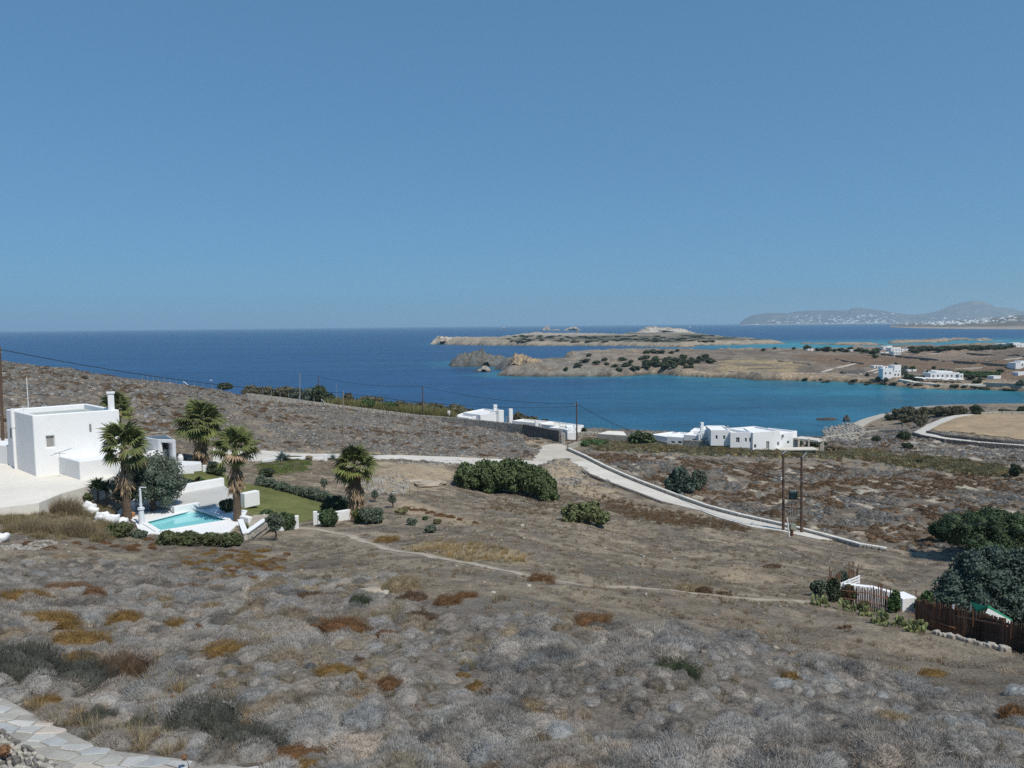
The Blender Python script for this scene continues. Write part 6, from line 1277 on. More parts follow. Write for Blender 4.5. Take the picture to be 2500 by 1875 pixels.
for i in range(6): q = (tc[0] - .4 + i * .16, tc[1] + (.12 if i % 2 else -.1), tc[2] + 17 * sx + .05); MB().lathe(q, [(.03, 0), (.055, .04), (.03, .08), (.055, .12), (.03, .16), (.045, .22), (.015, .3)], 8).build('insulator', MT['stone_pale'] if i % 3 else MT['stone_dark'], tb_)
for i in range(4):
    a = at_y(1929 + i * 3.5, 1234, tc[1]); q = MB().tube([a, a + [0, -.05, .25], a + [.12, 0, .4], a + [.2, 0, .2]], .035, 6).build('cable_loop', MT['cable'] if i % 2 else MT['steel'], ts)
for u in (1930, 1935, 1940): MB().tube([at_y(u, 1278, tc[1]), at_y(u, 1236, tc[1])], .045, 8).build('conduit', MT['steel'], ts)
cb = at_y(1935, 1299, tc[1] - .1); o_ = MB().box((cb[0], cb[1], cb[2]), (15.5 * sx, .4, 21 * sx), .3).build('cabinet', MT['greybox'], ts, bevel=.015); MB().box((cb[0] - .03, cb[1] - .22, cb[2] + .06), (13 * sx, .02, 18 * sx), .3).build('door', MT['greybox'], o_)
for s_ in (0, .22): MB().tube([at_y(1906, 1166 + s_ * 20, yL), at_y(1913, 1167 + s_ * 20, yL)], .05, 6).build('bracket', MT['steel'], ts)
g_ = hit(1928, 1311); MB().tube([g_ - [0, 0, .3], at_y(1921.5, 1265, g_[1])], .075, 8).build('leaning_post', MT['white_old'], None, org=g_, label='white post leaning in front of the grey cabinet', cat='post')
g_ = hit(1933, 1309); MB().lathe(g_ - np.array([0, 0, .1]), [(.17, 0), (.17, .3), (.18, .31), (.17, .33), (.17, .85), (.15, .86)], 12).build('rusty_drum', MT['rust'], None, org=g_, label='rusty drum standing before the transformer cabinet', cat='drum')
for dz, l in ((-.4, 'upper'), (-.65, 'lower')): cable(l + ' of the two cables from the junction pole down to the transformer stand', [pT2 + [.1, 0, dz], at_y(1907, 1164 if l == 'upper' else 1171, yL)], .03, .9, 26)
cable('cable running from the transformer stand to the right over the scrub', [at_y(1960, 1178, yR), at_y(2260, 1245, 60), at_y(2600, 1310, 38)], .03, .7, 26)
def crest(u, v):
    y = np.linspace(100, 225, 500); x = (u - CX) / F * y; zs = surf(x, y); k = int(np.argmax((zs - CAM_H) / y)); return np.array([x[k], y[k], zs[k]])
def postfence(label, posts, h, r=.035, name='wire_fence', material=None, wires=2, brace=(), where_=None):
    wm_ = MT['cable']
    P = [(hit(u, v) if where_ is None else where_(u, v)) for u, v in posts]; o = thing(name, label, 'fence', P[0])
    for i, p in enumerate(P): MB().tube([p - [0, 0, .3], p + [0, 0, h]], r, 6).build('post', material or MT['steel'], o)
    for i in brace: MB().tube([P[i] + [0, 0, h * .9], P[i] + [1.3, 0, -.1]], r * .8, 5).build('brace', material or MT['steel'], o)
    for k in range(wires): m = MB(); m.tube([p + [0, 0, h * (.5 + .45 * k)] for p in P], .008, 4, False); m.build('wire', wm_, o)
    return o
postfence('wire fence on thin pale posts along the far ridge', [(346,921),(359,922),(372,924),(385,926),(399,928),(413,930),(428,933),(446,936),(472,940),(494,944),(516,948),(539,951)], 1.25, .06, brace=(7,), where_=crest)
postfence('wire fence on pale posts in front of the tamarisks', [(642,965),(663,968),(684,972),(705,975),(731,979),(767,984),(785,987),(801,990)], 1.5, .06, brace=(6,), where_=lambda u, v: at_y(u, v, 190))
postfence('low fence of thin dark stakes across the dry field', [(1000,1207),(1020,1212),(1051,1219),(1082,1228),(1155,1250),(1184,1254),(1221,1258)], 1.0, .02, material=MT['wood'])
postfence('sparse thin stakes on the slope left of the transformer stand', [(1420,1292),(1496,1310),(1570,1326),(1720,1318),(1880,1330)], .8, .018, material=MT['wood_grey'], wires=1)
g_ = hit(1224, 1085); 
MB().tube([hit(1367,1083) + [0, 0, 2.4], hit(1367,1083) + [0, 0, 4.9]], .04, 6).build('thin_mast', MT['steel'], None, org=hit(1367, 1083), label='thin steel mast standing on the pale gate pier', cat='mast')

# ------------------------------------------------------------------ big bushes and trees of the middle distance
bush('fig_thicket', 'huge dark green fig thicket below the upper road', 'fig bush', 1235, 1208, 258, 84, LM['fig'], .14, 26000, seed=101, base=hit(1235, 1205), blobs=[(-.34, 0, .5, .17, .5, .46), (-.15, 0, .55, .2, .5, .52), (.05, .0, .55, .22, .5, .5), (.22, 0, .45, .2, .5, .45), (.36, -.2, .3, .14, .4, .36), (.41, -.5, .12, .1, .3, .26)], depth=.42, sub=26, subr=.28, core=.7, aspect=1.2)
bush('fig_bush', 'smaller light green fig bush beside the road slope', 'fig bush', 1430, 1278, 116, 54, LM['fig_light'], .13, 4200, seed=102, blobs=[(-.25, 0, .4, .26, .5, .45), (.08, 0, .5, .3, .5, .5), (.32, -.1, .3, .2, .4, .36)], depth=.6, core=.55, aspect=1.3)
bush('lentisk_bush', 'lumpy dark blue green bush behind the road wall', 'bush', 1662, 1202, 82, 64, LM['pine'], .15, 6000, seed=103, blobs=[(-.1, 0, .35, .4, .5, .45), (0, 0, .65, .28, .4, .36), (.2, 0, .35, .3, .5, .4)], depth=.7)
bush('lentisk_bush', 'smoother green bush touching the lumpy one behind the road wall', 'bush', 1706, 1199, 40, 54, LM['hedge_grey'], .08, 3600, seed=104)
bush('fig_tree', 'round fig tree left of the stepped white villa', 'fig tree', 1570, 1083, 66, 37, LM['fig'], .2, 3600, seed=105, base=hit(1570, 1090), blobs=[(-.1, 0, .5, .38, .5, .5), (.22, 0, .4, .28, .4, .4)])
for i, (u, v, w, h, k, l) in enumerate([(1802, 1100, 36, 22, 'hedge_grey', 'rounded bush against the middle of the stepped villa'), (1677, 1083, 20, 18, 'dryshrub', 'reddish brown shrub on the villa terrace'), (1727, 1085, 20, 24, 'dark', 'dark small tree in front of the villa steps'), (1450, 1092, 74, 17, 'vine', 'dark green low bush right of the junction wall'), (1946, 1090, 34, 17, 'dark', 'dark bush left under the pergola'), (1998, 1091, 48, 18, 'dark', 'dark bush right under the pergola'),
    (2034, 1108, 38, 22, 'dryshrub', 'pale tawny bush right of the slab roofed shed'), (2213, 1076, 34, 22, 'dark', 'dark bush where the low wall meets the curved track'), (2143, 1078, 22, 12, 'dark', 'small dark bush halfway along the low wall'), (2219, 1096, 28, 14, 'dark', 'dark bush below the bend of the track'), (2243, 1136, 16, 13, 'dark', 'tiny round bush in the olive brush'), (2482, 1164, 26, 30, 'dark', 'small dark tree at the right end of the olive brush'),
    (2252, 1042, 36, 36, 'tamarisk', 'tall rounded bush beside the bend of the curved track'), (2388, 1012, 34, 24, 'dark', 'tree standing against the bay above the field wall'), (2500, 1012, 24, 20, 'dark', 'tree against the bay at the right picture edge'), (2463, 1010, 46, 10, 'dark', 'low dark shrubs on the field wall skyline'), (1425, 1057, 12, 11, 'dark', 'tiny tree right of the junction pole against the sea'),
    (2380, 1302, 60, 12, 'dark', 'low scrub in front of the right hand trees')]):
    bush('shrub', l, 'shrub', u, v, w, h, LM[k], .16, 1500, seed=110 + i)
for i, (u, v, w, h) in enumerate([(2202, 1022, 40, 26), (2226, 1020, 44, 28), (2262, 1018, 46, 26), (2296, 1016, 44, 24), (2326, 1014, 40, 24), (2350, 1013, 34, 22), (2215, 1032, 40, 22), (2180, 1026, 30, 16)]):
    bush('headland_bush', ['leftmost bush of the dark thicket above the headland', 'second bush of the headland thicket', 'third bush of the headland thicket', 'fourth bush of the headland thicket', 'fifth bush of the headland thicket', 'rightmost bush of the headland thicket', 'lower bush in front of the headland thicket', 'small outlying bush beside the beige track'][i], 'bush', u, v, w, h, LM['tamarisk'], .2, 1300, 'bushes above the headland', seed=140 + i)
TB = [(547, 952, 28, 18, 'dark', 220), (612, 972, 44, 30, 'tamarisk', 215), (640, 975, 44, 32, 'tamarisk', 216), (690, 980, 58, 40, 'tamarisk', 218), (722, 980, 30, 36, 'olive', 214), (757, 990, 44, 46, 'olive', 214), (779, 988, 30, 46, 'dark', 212), (795, 994, 34, 36, 'dark', 210), (851, 992, 22, 34, 'tamarisk', 222), (905, 1004, 72, 36, 'tamarisk', 226), (974, 1010, 36, 32, 'tamarisk', 228), (1015, 1018, 50, 40, 'tamarisk', 228), (1060, 1022, 56, 38, 'tamarisk', 230), (1110, 1026, 56, 38, 'tamarisk', 232), (1145, 1028, 36, 30, 'tamarisk', 234), (1266, 1040, 26, 32, 'tamarisk', 220), (1292, 1044, 34, 30, 'tamarisk', 220), (1330, 1046, 20, 22, 'dark', 218), (895, 1000, 34, 24, 'vine', 204), (950, 1004, 34, 22, 'vine', 206)]
TL = ['lone round bush on the ridge near the boat', 'first grey green tamarisk left of the tall mast', 'second tamarisk left of the tall mast', 'broad tamarisk just left of the tall mast', 'small tree right behind the tall mast', 'grey tree right of the tall mast', 'tallest dark tree covering the half hidden pole', 'dark tree at the end of the wire fence', 'small tamarisk behind the slender pole', 'long brown tamarisk above the reeds', 'round tamarisk left of the seaside pole', 'tamarisk right of the seaside pole', 'second tamarisk right of the seaside pole', 'tamarisk left of the white house', 'last tamarisk behind the left chimney', 'brown bush right of the tall free standing chimney', 'brown bush between the two right chimneys', 'small dark bush behind the long low roof', 'bright green bush in the reeds', 'second bright green bush in the reeds']
for i, (u, v, w, h, k, y) in enumerate(TB):
    b = at_y(u, v, y); b[2] = min(b[2], at_y(u, v, y)[2]); bush('tamarisk', TL[i], 'bush', u, v - 2, w * 1.3, h, LM[k], .16, 2200, 'bushes behind the hilltop wall', seed=160 + i, base=b)
# reed bed behind the hilltop wall
r = np.random.default_rng(5); n = 1500; uu = r.uniform(800, 1100, n); yy = r.uniform(203, 222, n); x = (uu - CX) / F * yy; z = np.array([at_y(u, 1000 + (u - 800) * .1 + (222 - y) * .5, y)[2] for u, y in zip(uu, yy)])
s = r.uniform(2.4, 3.8, n)
scatter('reed_bed', [proto('reeds', tuft(90 + i, 60, .03, 1.15, .3), SM['olive']) for i in range(3)], np.stack([x, yy, np.minimum(surf(x, yy), z)], 1), np.stack([s, s, s * 1.1], 1), r.uniform(0, 6.28, n), np.zeros((n, 2)), r.integers(0, 3, n), tints(r, n, .8, 1.3, .06) * np.array([1.15, 1.1, .9]), 'pale green reeds behind the hilltop stone wall', 'reeds')

# ------------------------------------------------------------------ the fenced plot on the right
bush('lentisk_tree', 'small round dark tree left of the two big ones', 'tree', 2312, 1325, 64, 58, LM['pine_green'], .075, 7000, seed=201)
bush('lentisk_tree', 'broad dark green tree at the right edge above the giant one', 'tree', 2432, 1352, 200, 100, LM['pine_green'], .065, 30000, seed=202, blobs=[(-.28, 0, .45, .24, .5, .42), (0, 0, .55, .3, .5, .5), (.3, 0, .5, .28, .5, .5), (-.02, -.3, .25, .34, .4, .3)], sub=16)
bush('lentisk_tree', 'giant blue green spreading tree overhanging the cane fence', 'tree', 2440, 1520, 330, 190, LM['pine'], .052, 60000, seed=203, base=at_y(2440, 1520, 41), blobs=[(-.25, 0, .38, .24, .5, .32), (0, 0, .58, .3, .5, .42), (.28, 0, .52, .3, .5, .46), (.1, -.3, .3, .34, .4, .3)], sub=22, subr=.3, depth=.55)
cv = [hit(2234, 1530), hit(2331, 1557), hit(2400, 1571), hit(2452, 1583), hit(2500, 1597), hit(2580, 1618)]
for p in cv: p[2] = gz(p[0], p[1])
vt_ = [1461, 1482, 1499, 1512, 1527, 1550]; vu_ = [2234, 2331, 2400, 2452, 2500, 2580]
cf = thing('cane_fence', 'dark brown cane fence leaning along the plot on the right', 'fence', cv[0]); rr = random.Random(4); NC = 0
cms = [mesh_of(MB().tube([(0, 0, -.1), (.01 * k, 0, .5), (0, .01 * k, 1.0)], [.03, .028, .02], 5), 'cane', MT['cane'] if k else MT['cane_red']) for k in range(3)]
for i in range(5):
    a, b = cv[i], cv[i + 1]; L_ = np.hypot(*(b - a)[:2]); m = int(L_ / .055)
    ta = at_y(vu_[i], vt_[i], a[1])[2]; tb2 = at_y(vu_[i + 1], vt_[i + 1], b[1])[2]
    for k in range(m):
        f = k / m; p = a + (b - a) * f; hgt = ta + (tb2 - ta) * f - p[2] + rr.uniform(-.06, .06)
        if NC < 298 :
            c = bpy.data.objects.new('cane', cms[rr.choice((0, 1, 1, 2, 2))]); COL.objects.link(c); c.parent = cf; c.location = tuple(p - ORG[cf.name]); c.scale = (1, 1, hgt); c.rotation_euler = (rr.uniform(-.03, .03), rr.uniform(-.03, .03), rr.uniform(0, 6)); NC += 1
    e = (b - a)[:2] / L_; MB().wall(a[:2] + e * .02, b[:2], (a[2] - .1, b[2] - .1), (ta - .12, tb2 - .12), .03).build('screen', MT['cane'], cf)
def lerp_c(t): 
    t = t * 5; i = min(int(t), 4); return cv[i] + (cv[i + 1] - cv[i]) * (t - i)
for t0, t1, hk in ((.08, .2, .3), (.2, .62, .55), (.5, .95, .28)):
    a, b = lerp_c(t0), lerp_c(t1); MB().tube([a + [-.04, -.07, 1.9 * hk], b + [-.04, -.07, 1.9 * hk - .1]], .035, 6).build('rail', MT['cane_red'], cf)
nb_ = lerp_c(.19) + [-.05, -.06, 1.35]; MB().box(nb_, (.09, .02, .2), -.5).build('number_plate', MT['white_old'], cf)
# stake fence round the planted corner
pk = thing('stake_fence', 'fence of reddish brown stakes with gaps in front of the white wall', 'fence', hit(2036, 1474)); sm_ = [mesh_of(MB().tube([(0, 0, -.08), (0, 0, 1)], [.032, .026], 6), 'stake', m) for m in (MT['cane'], MT['cane_red'])]
def stakes(pts, n, jit=.12):
    for i in range(n):
        f = i / (n - 1) * (len(pts) - 1); k = min(int(f), len(pts) - 2); f -= k; u0, v0, t0, y0 = pts[k]; u1, v1, t1, y1 = pts[k + 1]
        u = u0 + (u1 - u0) * f; vb = v0 + (v1 - v0) * f; vt1 = t0 + (t1 - t0) * f; y = y0 + (y1 - y0) * f; b = at_y(u, vb, y); b[2] = min(b[2], gz(b[0], b[1]) + .05) if abs(b[2] - gz(b[0], b[1])) < 1 else b[2]; h = (at_y(u, vt1, y)[2] - b[2]) * (1 + rr.uniform(-jit, jit) + (.25 if rr.random() < .12 else 0))
        c = bpy.data.objects.new('stake', sm_[rr.random() < .7]); COL.objects.link(c); c.parent = pk; c.location = tuple(b - ORG[pk.name]); c.scale = (1, 1, h); c.rotation_euler = (rr.uniform(-.03, .03), rr.uniform(-.03, .03), 0)
stakes([(2040, 1474, 1428, 38.6), (2120, 1487, 1434, 37.6), (2196, 1510, 1458, 37.0)], 38)
stakes([(2021, 1465, 1392, 39.4), (2034, 1455, 1402, 41), (2052, 1446, 1404, 42.5)], 12, .18); stakes([(2066, 1440, 1394, 44.5), (2092, 1436, 1396, 44.5)], 9, .15); stakes([(2235, 1470, 1445, 39), (2254, 1474, 1446, 39)], 5, .2)
for k in (.35, .75): MB().tube([at_y(2040, 1474 - 46 * k, 38.55), at_y(2120, 1487 - 52 * k, 37.55), at_y(2196, 1510 - 52 * k, 36.95)], .025, 6).build('rail', MT['cane_red'], pk)
pw_ = thing('white_wall', 'long white parapet wall behind the stake fence', 'wall', at_y(2130, 1480, 39.4))
a, b, c = at_y(2060, 1424, 40.4), at_y(2125, 1431, 40.1), at_y(2210, 1453, 39.5); m_ = MB(); m_.wall(a[:2], b[:2], (a[2] - 2.3, b[2] - 2.3), (a[2], b[2]), .3); m_.build('wall', MT['white'], pw_, bevel=.03); MB().wall(b[:2], c[:2], (b[2] - 2.3, c[2] - 2.3), (b[2] + .02, c[2]), .34).build('wall', MT['white'], pw_, bevel=.03)
a, b = at_y(2199, 1462, 37.4), at_y(2233, 1467, 37.6); MB().wall(a[:2] + [0, .45], b[:2] + [0, .45], a[2] - 1.6, a[2], .9).build('white_pier', MT['white'], None, bevel=.03, org=a - [0, 0, 1.3], label='white plastered pier between the stake fence and the cane fence', cat='pier')
wr = thing('plank_railing', 'white plank railing climbing behind the stakes', 'railing', at_y(2060, 1440, 41.5))
for k in range(3): a, b = at_y(2052, 1427 + k * 6.5, 41), at_y(2099, 1408 + k * 6.5, 43.4); MB().wall(a[:2], b[:2], (a[2], b[2]), (a[2] + .085, b[2] + .085), .04).build('plank', MT['white'], wr)
for u, v, y in ((2053, 1426, 41), (2074, 1417, 42.1), (2098, 1407, 43.3)): p = at_y(u, v, y); MB().box((p[0], p[1] + .05, p[2] - 1.2), (.1, .08, 1.25)).build('post', MT['white'], wr)
aw = thing('awning', 'green edged canvas awning behind the cane fence', 'awning', at_y(2430, 1540, 36.5)); ap_, al, ar, af = at_y(2412, 1481, 37), at_y(2384, 1491, 37.6), at_y(2470, 1515, 36.2), at_y(2400, 1515, 35.8)
MB().add([ap_, al, ar, al + [0, 0, -.06], ar + [0, 0, -.06], ap_ + [0, 1.5, -.3]], [(0, 1, 5), (0, 5, 2)]).tube([al, ap_, ar], .06, 6).build('cloth', MT['awning'], aw)
MB().add([ap_ + [0, -.02, -.06], at_y(2398, 1512, 36), at_y(2466, 1522, 35.6), ar], [(0, 1, 2, 3)]).build('canvas_panel', MT['canvas'], aw)
for p in (al, ar, ap_ + [0, 1.4, -.3]): MB().tube([p - [0, 0, 2.3], p], .035, 6).build('pole', MT['steel'], aw)
MB().add([at_y(2476, 1532, 34.5), at_y(2500, 1538, 33.8), at_y(2500, 1565, 33.8), at_y(2480, 1556, 34.5)], [(0, 1, 2, 3)]).build('cloth_panel', MT['canvas'], aw)
# prickly pears
pdm = mesh_of(MB().lathe((0, 0, 0), [(.03, 0), (.1, .06), (.13, .16), (.1, .27), (.02, .32)], 8), 'pad', LM['cactus'])
for i, (u, v, w, n, l) in enumerate([(2000, 1480, 44, 26, 'prickly pear clump at the left corner of the stake fence'), (2070, 1492, 50, 30, 'prickly pear clump below the left stakes'), (2118, 1504, 40, 22, 'prickly pear clump below the middle stakes'), (2150, 1526, 44, 26, 'prickly pear clump below the right stakes'), (2196, 1532, 40, 24, 'prickly pear clump in front of the white pier'), (2236, 1545, 44, 26, 'prickly pear clump at the foot of the creeper')]):
    g = hit(u, v); o = thing('prickly_pear', l, 'cactus', g, 'prickly pears along the fence'); s = g[1] / F
    for k in range(n):
        c = bpy.data.objects.new('pad', pdm); COL.objects.link(c); c.parent = o; a = rr.uniform(0, 6.28); q = w * s * .5 * math.sqrt(rr.random()); c.location = (math.cos(a) * q, math.sin(a) * q * .6, rr.choice((0, 0, .2, .38)) * rr.uniform(.6, 1)); c.rotation_euler = (rr.uniform(-.6, .6), rr.uniform(-.6, .6), rr.uniform(0, 6)); c.scale = (rr.uniform(.6, .95), .22, rr.uniform(.6, .95))
for i, (u, v, w, h, k, l, y) in enumerate([(2000, 1472, 40, 44, 'hedge_grey', 'grey green shrub left of the stakes', 39.2), (2036, 1478, 34, 60, 'dark', 'dark creeper climbing the left stakes', 38.3), (2072, 1478, 40, 48, 'vine', 'green shrub growing through the left stakes', 38.6), (2056, 1424, 30, 32, 'olive', 'small feathery tree behind the tall left stakes', 43), (2186, 1508, 34, 54, 'vine', 'green creeper on the right end of the stakes', 36.7), (2258, 1542, 50, 66, 'vine', 'leafy creeper hanging over the left end of the cane fence', 37), (2110, 1490, 30, 26, 'grass_olive', 'yellowish plant between the stakes and the cactus', 37.5)]):
    b = at_y(u, v, y); b[2] = gz(b[0], b[1]) if y < 40 else b[2]; bush('garden_shrub', l, 'shrub', u, v, w, h, LM[k], .045, 2600, seed=230 + i, base=b, core=.35, depth=.6)
grassbush('brown dead shrub mound below the cactus row', 2066, 1534, 40, 15, 16, LM['thistle'], 49)
# ------------------------------------------------------------------ far trees and houses on the peninsula
def farplant(name, label, cat, u, v, w, h, material, zf, group, protos={}, y=None):
    """v = pixel of the foot"""
    key = material.name
    if key not in protos:
        protos[key] = []
        for s in range(3):
            V, Q = foliage([(0, 0, .45, .5, .5, .5)], 420, .075, 300 + s, sub=8, core=.7); me = bpy.data.meshes.new('far_' + key)
            me.from_pydata(V.tolist(), [], Q.tolist()); me.materials.append(material); protos[key].append(me)
    p = _march2(u, v, zf); o = bpy.data.objects.new(name, protos[key][int(abs(u) * 7) % 3]); COL.objects.link(o); s = p[1] / F; o.location = tuple(p); o.rotation_euler = (0, 0, u % 6); o.scale = (w * s, w * s, h * s)
    return props(o, label, cat, group)
_Y2 = 420 * (3600 / 420) ** np.linspace(0, 1, 1200)
def _march2(u, v, zf):
    d = ray(u, v); X = d[0] / d[1] * _Y2; Zr = CAM_H + d[2] / d[1] * _Y2; g = Zr - np.maximum(zf(X, _Y2), 0); i = np.where(g < 0)[0]
    if len(i) == 0 or i[0] == 0: return at_z(u, v, 4.0)
    i = i[0]; t = g[i - 1] / (g[i - 1] - g[i]); y = _Y2[i - 1] + t * (_Y2[i] - _Y2[i - 1]); return np.array([d[0] / d[1] * y, y, CAM_H + d[2] / d[1] * y])
r = random.Random(12); SH = [(1430,884,26,9),(1456,889,22,9),(1481,891,14,7),(1502,897,20,9),(1411,895,22,9),(1382,905,12,10),(1531,895,28,10),(1540,886,14,8),(1519,881,24,9),(1438,870,14,7),(1476,881,20,8),(1576,876,26,9),(1566,879,22,8),(1600,876,16,7),(1595,862,26,9),(1579,862,18,7),(1614,862,26,8),(1640,864,16,8),(1654,858,12,6),(1546,905,20,12),(1557,903,18,10),(1511,905,18,8),(1629,899,20,12),(1620,901,18,12),(1648,894,18,9),(1675,899,14,8),(1687,898,14,8)]
for i in range(12): SH.append((1574 + r.uniform(0, 70), 884 + r.uniform(0, 16), r.uniform(16, 28), r.uniform(9, 13)))
for i in range(16): SH.append((1632 + r.uniform(0, 72), 876 + r.uniform(0, 16), r.uniform(16, 28), r.uniform(9, 12)))
SH += [(1707,879,18,11),(1722,874,26,10),(1733,886,26,12),(1716,882,20,10)]
def where(u):
    return 'on the pale western shelf' if u < 1480 else 'in the scattered middle bushes' if u < 1570 else 'in the dense clump above the cliff' if u < 1635 else 'in the right hand clump beside the striped field'
for u, v, w, h in SH: farplant('lentisk_bush', 'dark green bush ' + where(u) + ' of the near peninsula', 'bush', u, v, w, h, LM['dark'], zf1, 'bushes on the near peninsula')
for u, v, w, h in [(1864,857,12,7),(1938,853,13,6),(1971,854,26,12),(1997,857,18,8),(2018,857,30,12),(2036,859,18,8),(2052,857,26,8),(2076,855,20,9),(2098,859,26,10),(2112,862,28,10),(2134,866,24,14),(2140,858,20,9),(2066,860,24,8),(1892,852,10,5),(2135,873,16,9),(2238,862,20,9),(2300,857,12,5)]:
    farplant('far_tree', 'dark tree in the row behind the brown fields of the peninsula', 'tree', u, v, w, h, LM['dark'], zf1, 'trees behind the peninsula fields')
for i in range(34): u = 2225 + i * 7.6 + r.uniform(-4, 4); farplant('far_tree', 'tree in the long dark green belt behind the right hand fields', 'tree', u, 856 - (u - 2225) * .028 + r.uniform(-3, 4), r.uniform(18, 30), r.uniform(7, 10), LM['dark'], zf1, 'trees of the green belt')
GN = ['lone bush on the dark plot left of the waterfront', 'bush where the beige tracks meet', 'tree below the left waterfront house', 'low bush in front of the left waterfront house', 'dark tree left of the large waterfront house', 'dark tree touching the left wall of the large waterfront house', 'third tree left of the large waterfront house', 'narrow tree before the terrace of the large house', 'tree behind the small flat roofed building', 'slim palm like tree in the middle of the waterfront', 'tree behind the roof of the large waterfront house', 'second tree behind the roof of the large house', 'dark tree right of the large waterfront house', 'low tree right of the large waterfront house', 'dark tree by the garage', 'tall tree right of the tower block house', 'small tree behind the tower block house', 'tall dark tree beside the tower block', 'tree between the two white roofs', 'small tree above the orchard corner', 'low shrub at the promenade wall', 'tree at the right end of the promenade']
for gi, (u, v, w, h) in enumerate([(2057,914,16,8),(2117,918,10,9),(2145,928,22,9),(2163,931,16,10),(2222,926,26,13),(2240,928,24,12),(2252,927,18,12),(2262,922,14,16),(2268,910,18,8),(2213,925,14,18),(2300,906,20,7),(2318,908,20,7),(2372,925,22,12),(2393,929,16,8),(2442,910,22,10),(2205,916,12,20),(2187,895,9,12),(2210,905,16,14),(2228,903,18,10),(2280,901,14,8),(2385,934,30,7),(2492,945,20,20)]):
    farplant('garden_tree', GN[gi], 'tree', u, v, w, h, LM['dark'] if w % 4 else LM['olive'], zf1, 'trees round the waterfront houses')
for i in range(24): u = 2342 + (i % 8) * 13 + r.uniform(-4, 4); farplant('orchard_tree', 'green tree in the orchard plot right of the big waterfront house', 'tree', u, 911 + (i // 8) * 4 + (u - 2342) * .03, 18, 7, LM['vine'], zf1, 'orchard trees')
for i in range(26): u = 1960 + r.uniform(0, 520); v0 = 928 + (u - 1960) * .04; farplant('cliff_bush', 'low bush at the cliff edge of the peninsula shore', 'bush', u, v0 + r.uniform(-3, 6), r.uniform(10, 22), r.uniform(3, 6), LM['tamarisk'], zf1, 'bushes on the shore cliff')
def farhouse(label, blocks, zf, group=None, name='white_house', cat='house'):
    """blocks: (u0, u1, vtop, vbottom, depth m, window count)"""
    u0, u1, vt, vb = blocks[0][:4]; g = _march2((u0 + u1) / 2, vb, zf); o = thing(name, label, cat, g, group)
    for k, (a, b, t, bt, dp, nw) in enumerate(blocks):
        y = _march2((a + b) / 2, bt, zf)[1] if k == 0 else g[1] + (1.2 * k if k % 2 else -.4 * k); p, q = at_y(a, t, y), at_y(b, t, y + .8); e = (q - p)[:2]; L_ = np.hypot(*e); e /= L_; nn_ = np.array([-e[1], e[0]])
        w = MB().prism([p[:2], q[:2], q[:2] + nn_ * dp, p[:2] + nn_ * dp], g[2] - 1.5, p[2] - .25 + k * .004).build('wall', MT['white'], o)
        MB().wall(p[:2] + nn_ * .12, q[:2] + nn_ * .12, p[2] - .25 + k * .004, p[2] + k * .004, .24).build('parapet', MT['white'], o)
        hh = p[2] - g[2]
        for j in range(nw):
            s = L_ * (j + .6) / (nw + .2); c = p[:2] + e * s - nn_ * .03; MB().wall(c - e * .45, c + e * .45, p[2] - hh * .55 - .6, p[2] - hh * .55 + .6, .08).build('window', MT['glass'], o)
    return o
farhouse('white two storey house above the shore road with a square tower block', [(2166,2198,908,921,7,4),(2184,2200,891,907,6,2),(2156,2180,899,907,5,2)], zf1)
farhouse('low white house furthest left of the waterfront group', [(2134,2155,892,898,6,2)], zf1); farhouse('long pale roofed house behind the waterfront house', [(2155,2186,894,900,6,2)], zf1)
farhouse('large white waterfront house with terrace and many windows', [(2272,2342,910,924,9,6),(2286,2325,906,912,8,3),(2342,2352,912,922,5,1)], zf1)
farhouse('small flat roofed white building between the waterfront houses', [(2216,2238,902,907,6,1)], zf1); farhouse('low white roof behind the large waterfront house', [(2268,2292,904,909,6,1)], zf1); farhouse('small white hut before the garden trees', [(2232,2243,921,926,4,1)], zf1); farhouse('white wall ended storehouse in the centre of the waterfront', [(2154,2192,914.5,918,3,0)], zf1)
o = farhouse('green door garage at the right end of the orchard', [(2426,2444,917,925,5,0)], zf1, name='garage', cat='garage'); p = _march2(2435, 925, zf1)
farhouse('white farmhouse on the brown plain right edge', [(2480,2540,885,895,8,2),(2492,2520,881,888,6,1)], zf1); farhouse('dark roofed building at the right edge behind the orchard', [(2486,2530,908,914,6,0)], zf1)
farhouse('white hamlet house at the left of the far cluster', [(2157,2178,846,853,8,2),(2166,2178,844,849,6,1)], zf1); farhouse('central cubic house of the far white cluster', [(2176,2200,849,859,9,3),(2186,2198,848,852,7,1)], zf1); farhouse('low front house of the far white cluster', [(2182,2200,857,866,7,4)], zf1); farhouse('long white house right of the far cluster', [(2196,2224,852,857,8,3)], zf1); farhouse('small white house at the far right of the cluster', [(2216,2231,847,851,7,1)], zf1); farhouse('white side house left of the far cluster', [(2150,2170,859,862,6,1)], zf1)
farhouse('tiny white house left behind the tree row', [(1972,1986,851.5,856,7,1)], zf1); farhouse('tiny white house between dark trees of the row', [(2070,2085,853,858,7,1)], zf1)
farhouse('white mansion with gables on the right skyline', [(2440,2461,841,848,9,4),(2446,2454,838,842,8,0)], zf1); farhouse('stone grey block beside the skyline mansion', [(2462,2474,839,848,8,1)], zf1); farhouse('tallest white block of the skyline mansion group', [(2474,2490,836,848,9,2),(2486,2520,838,848,9,3)], zf1)
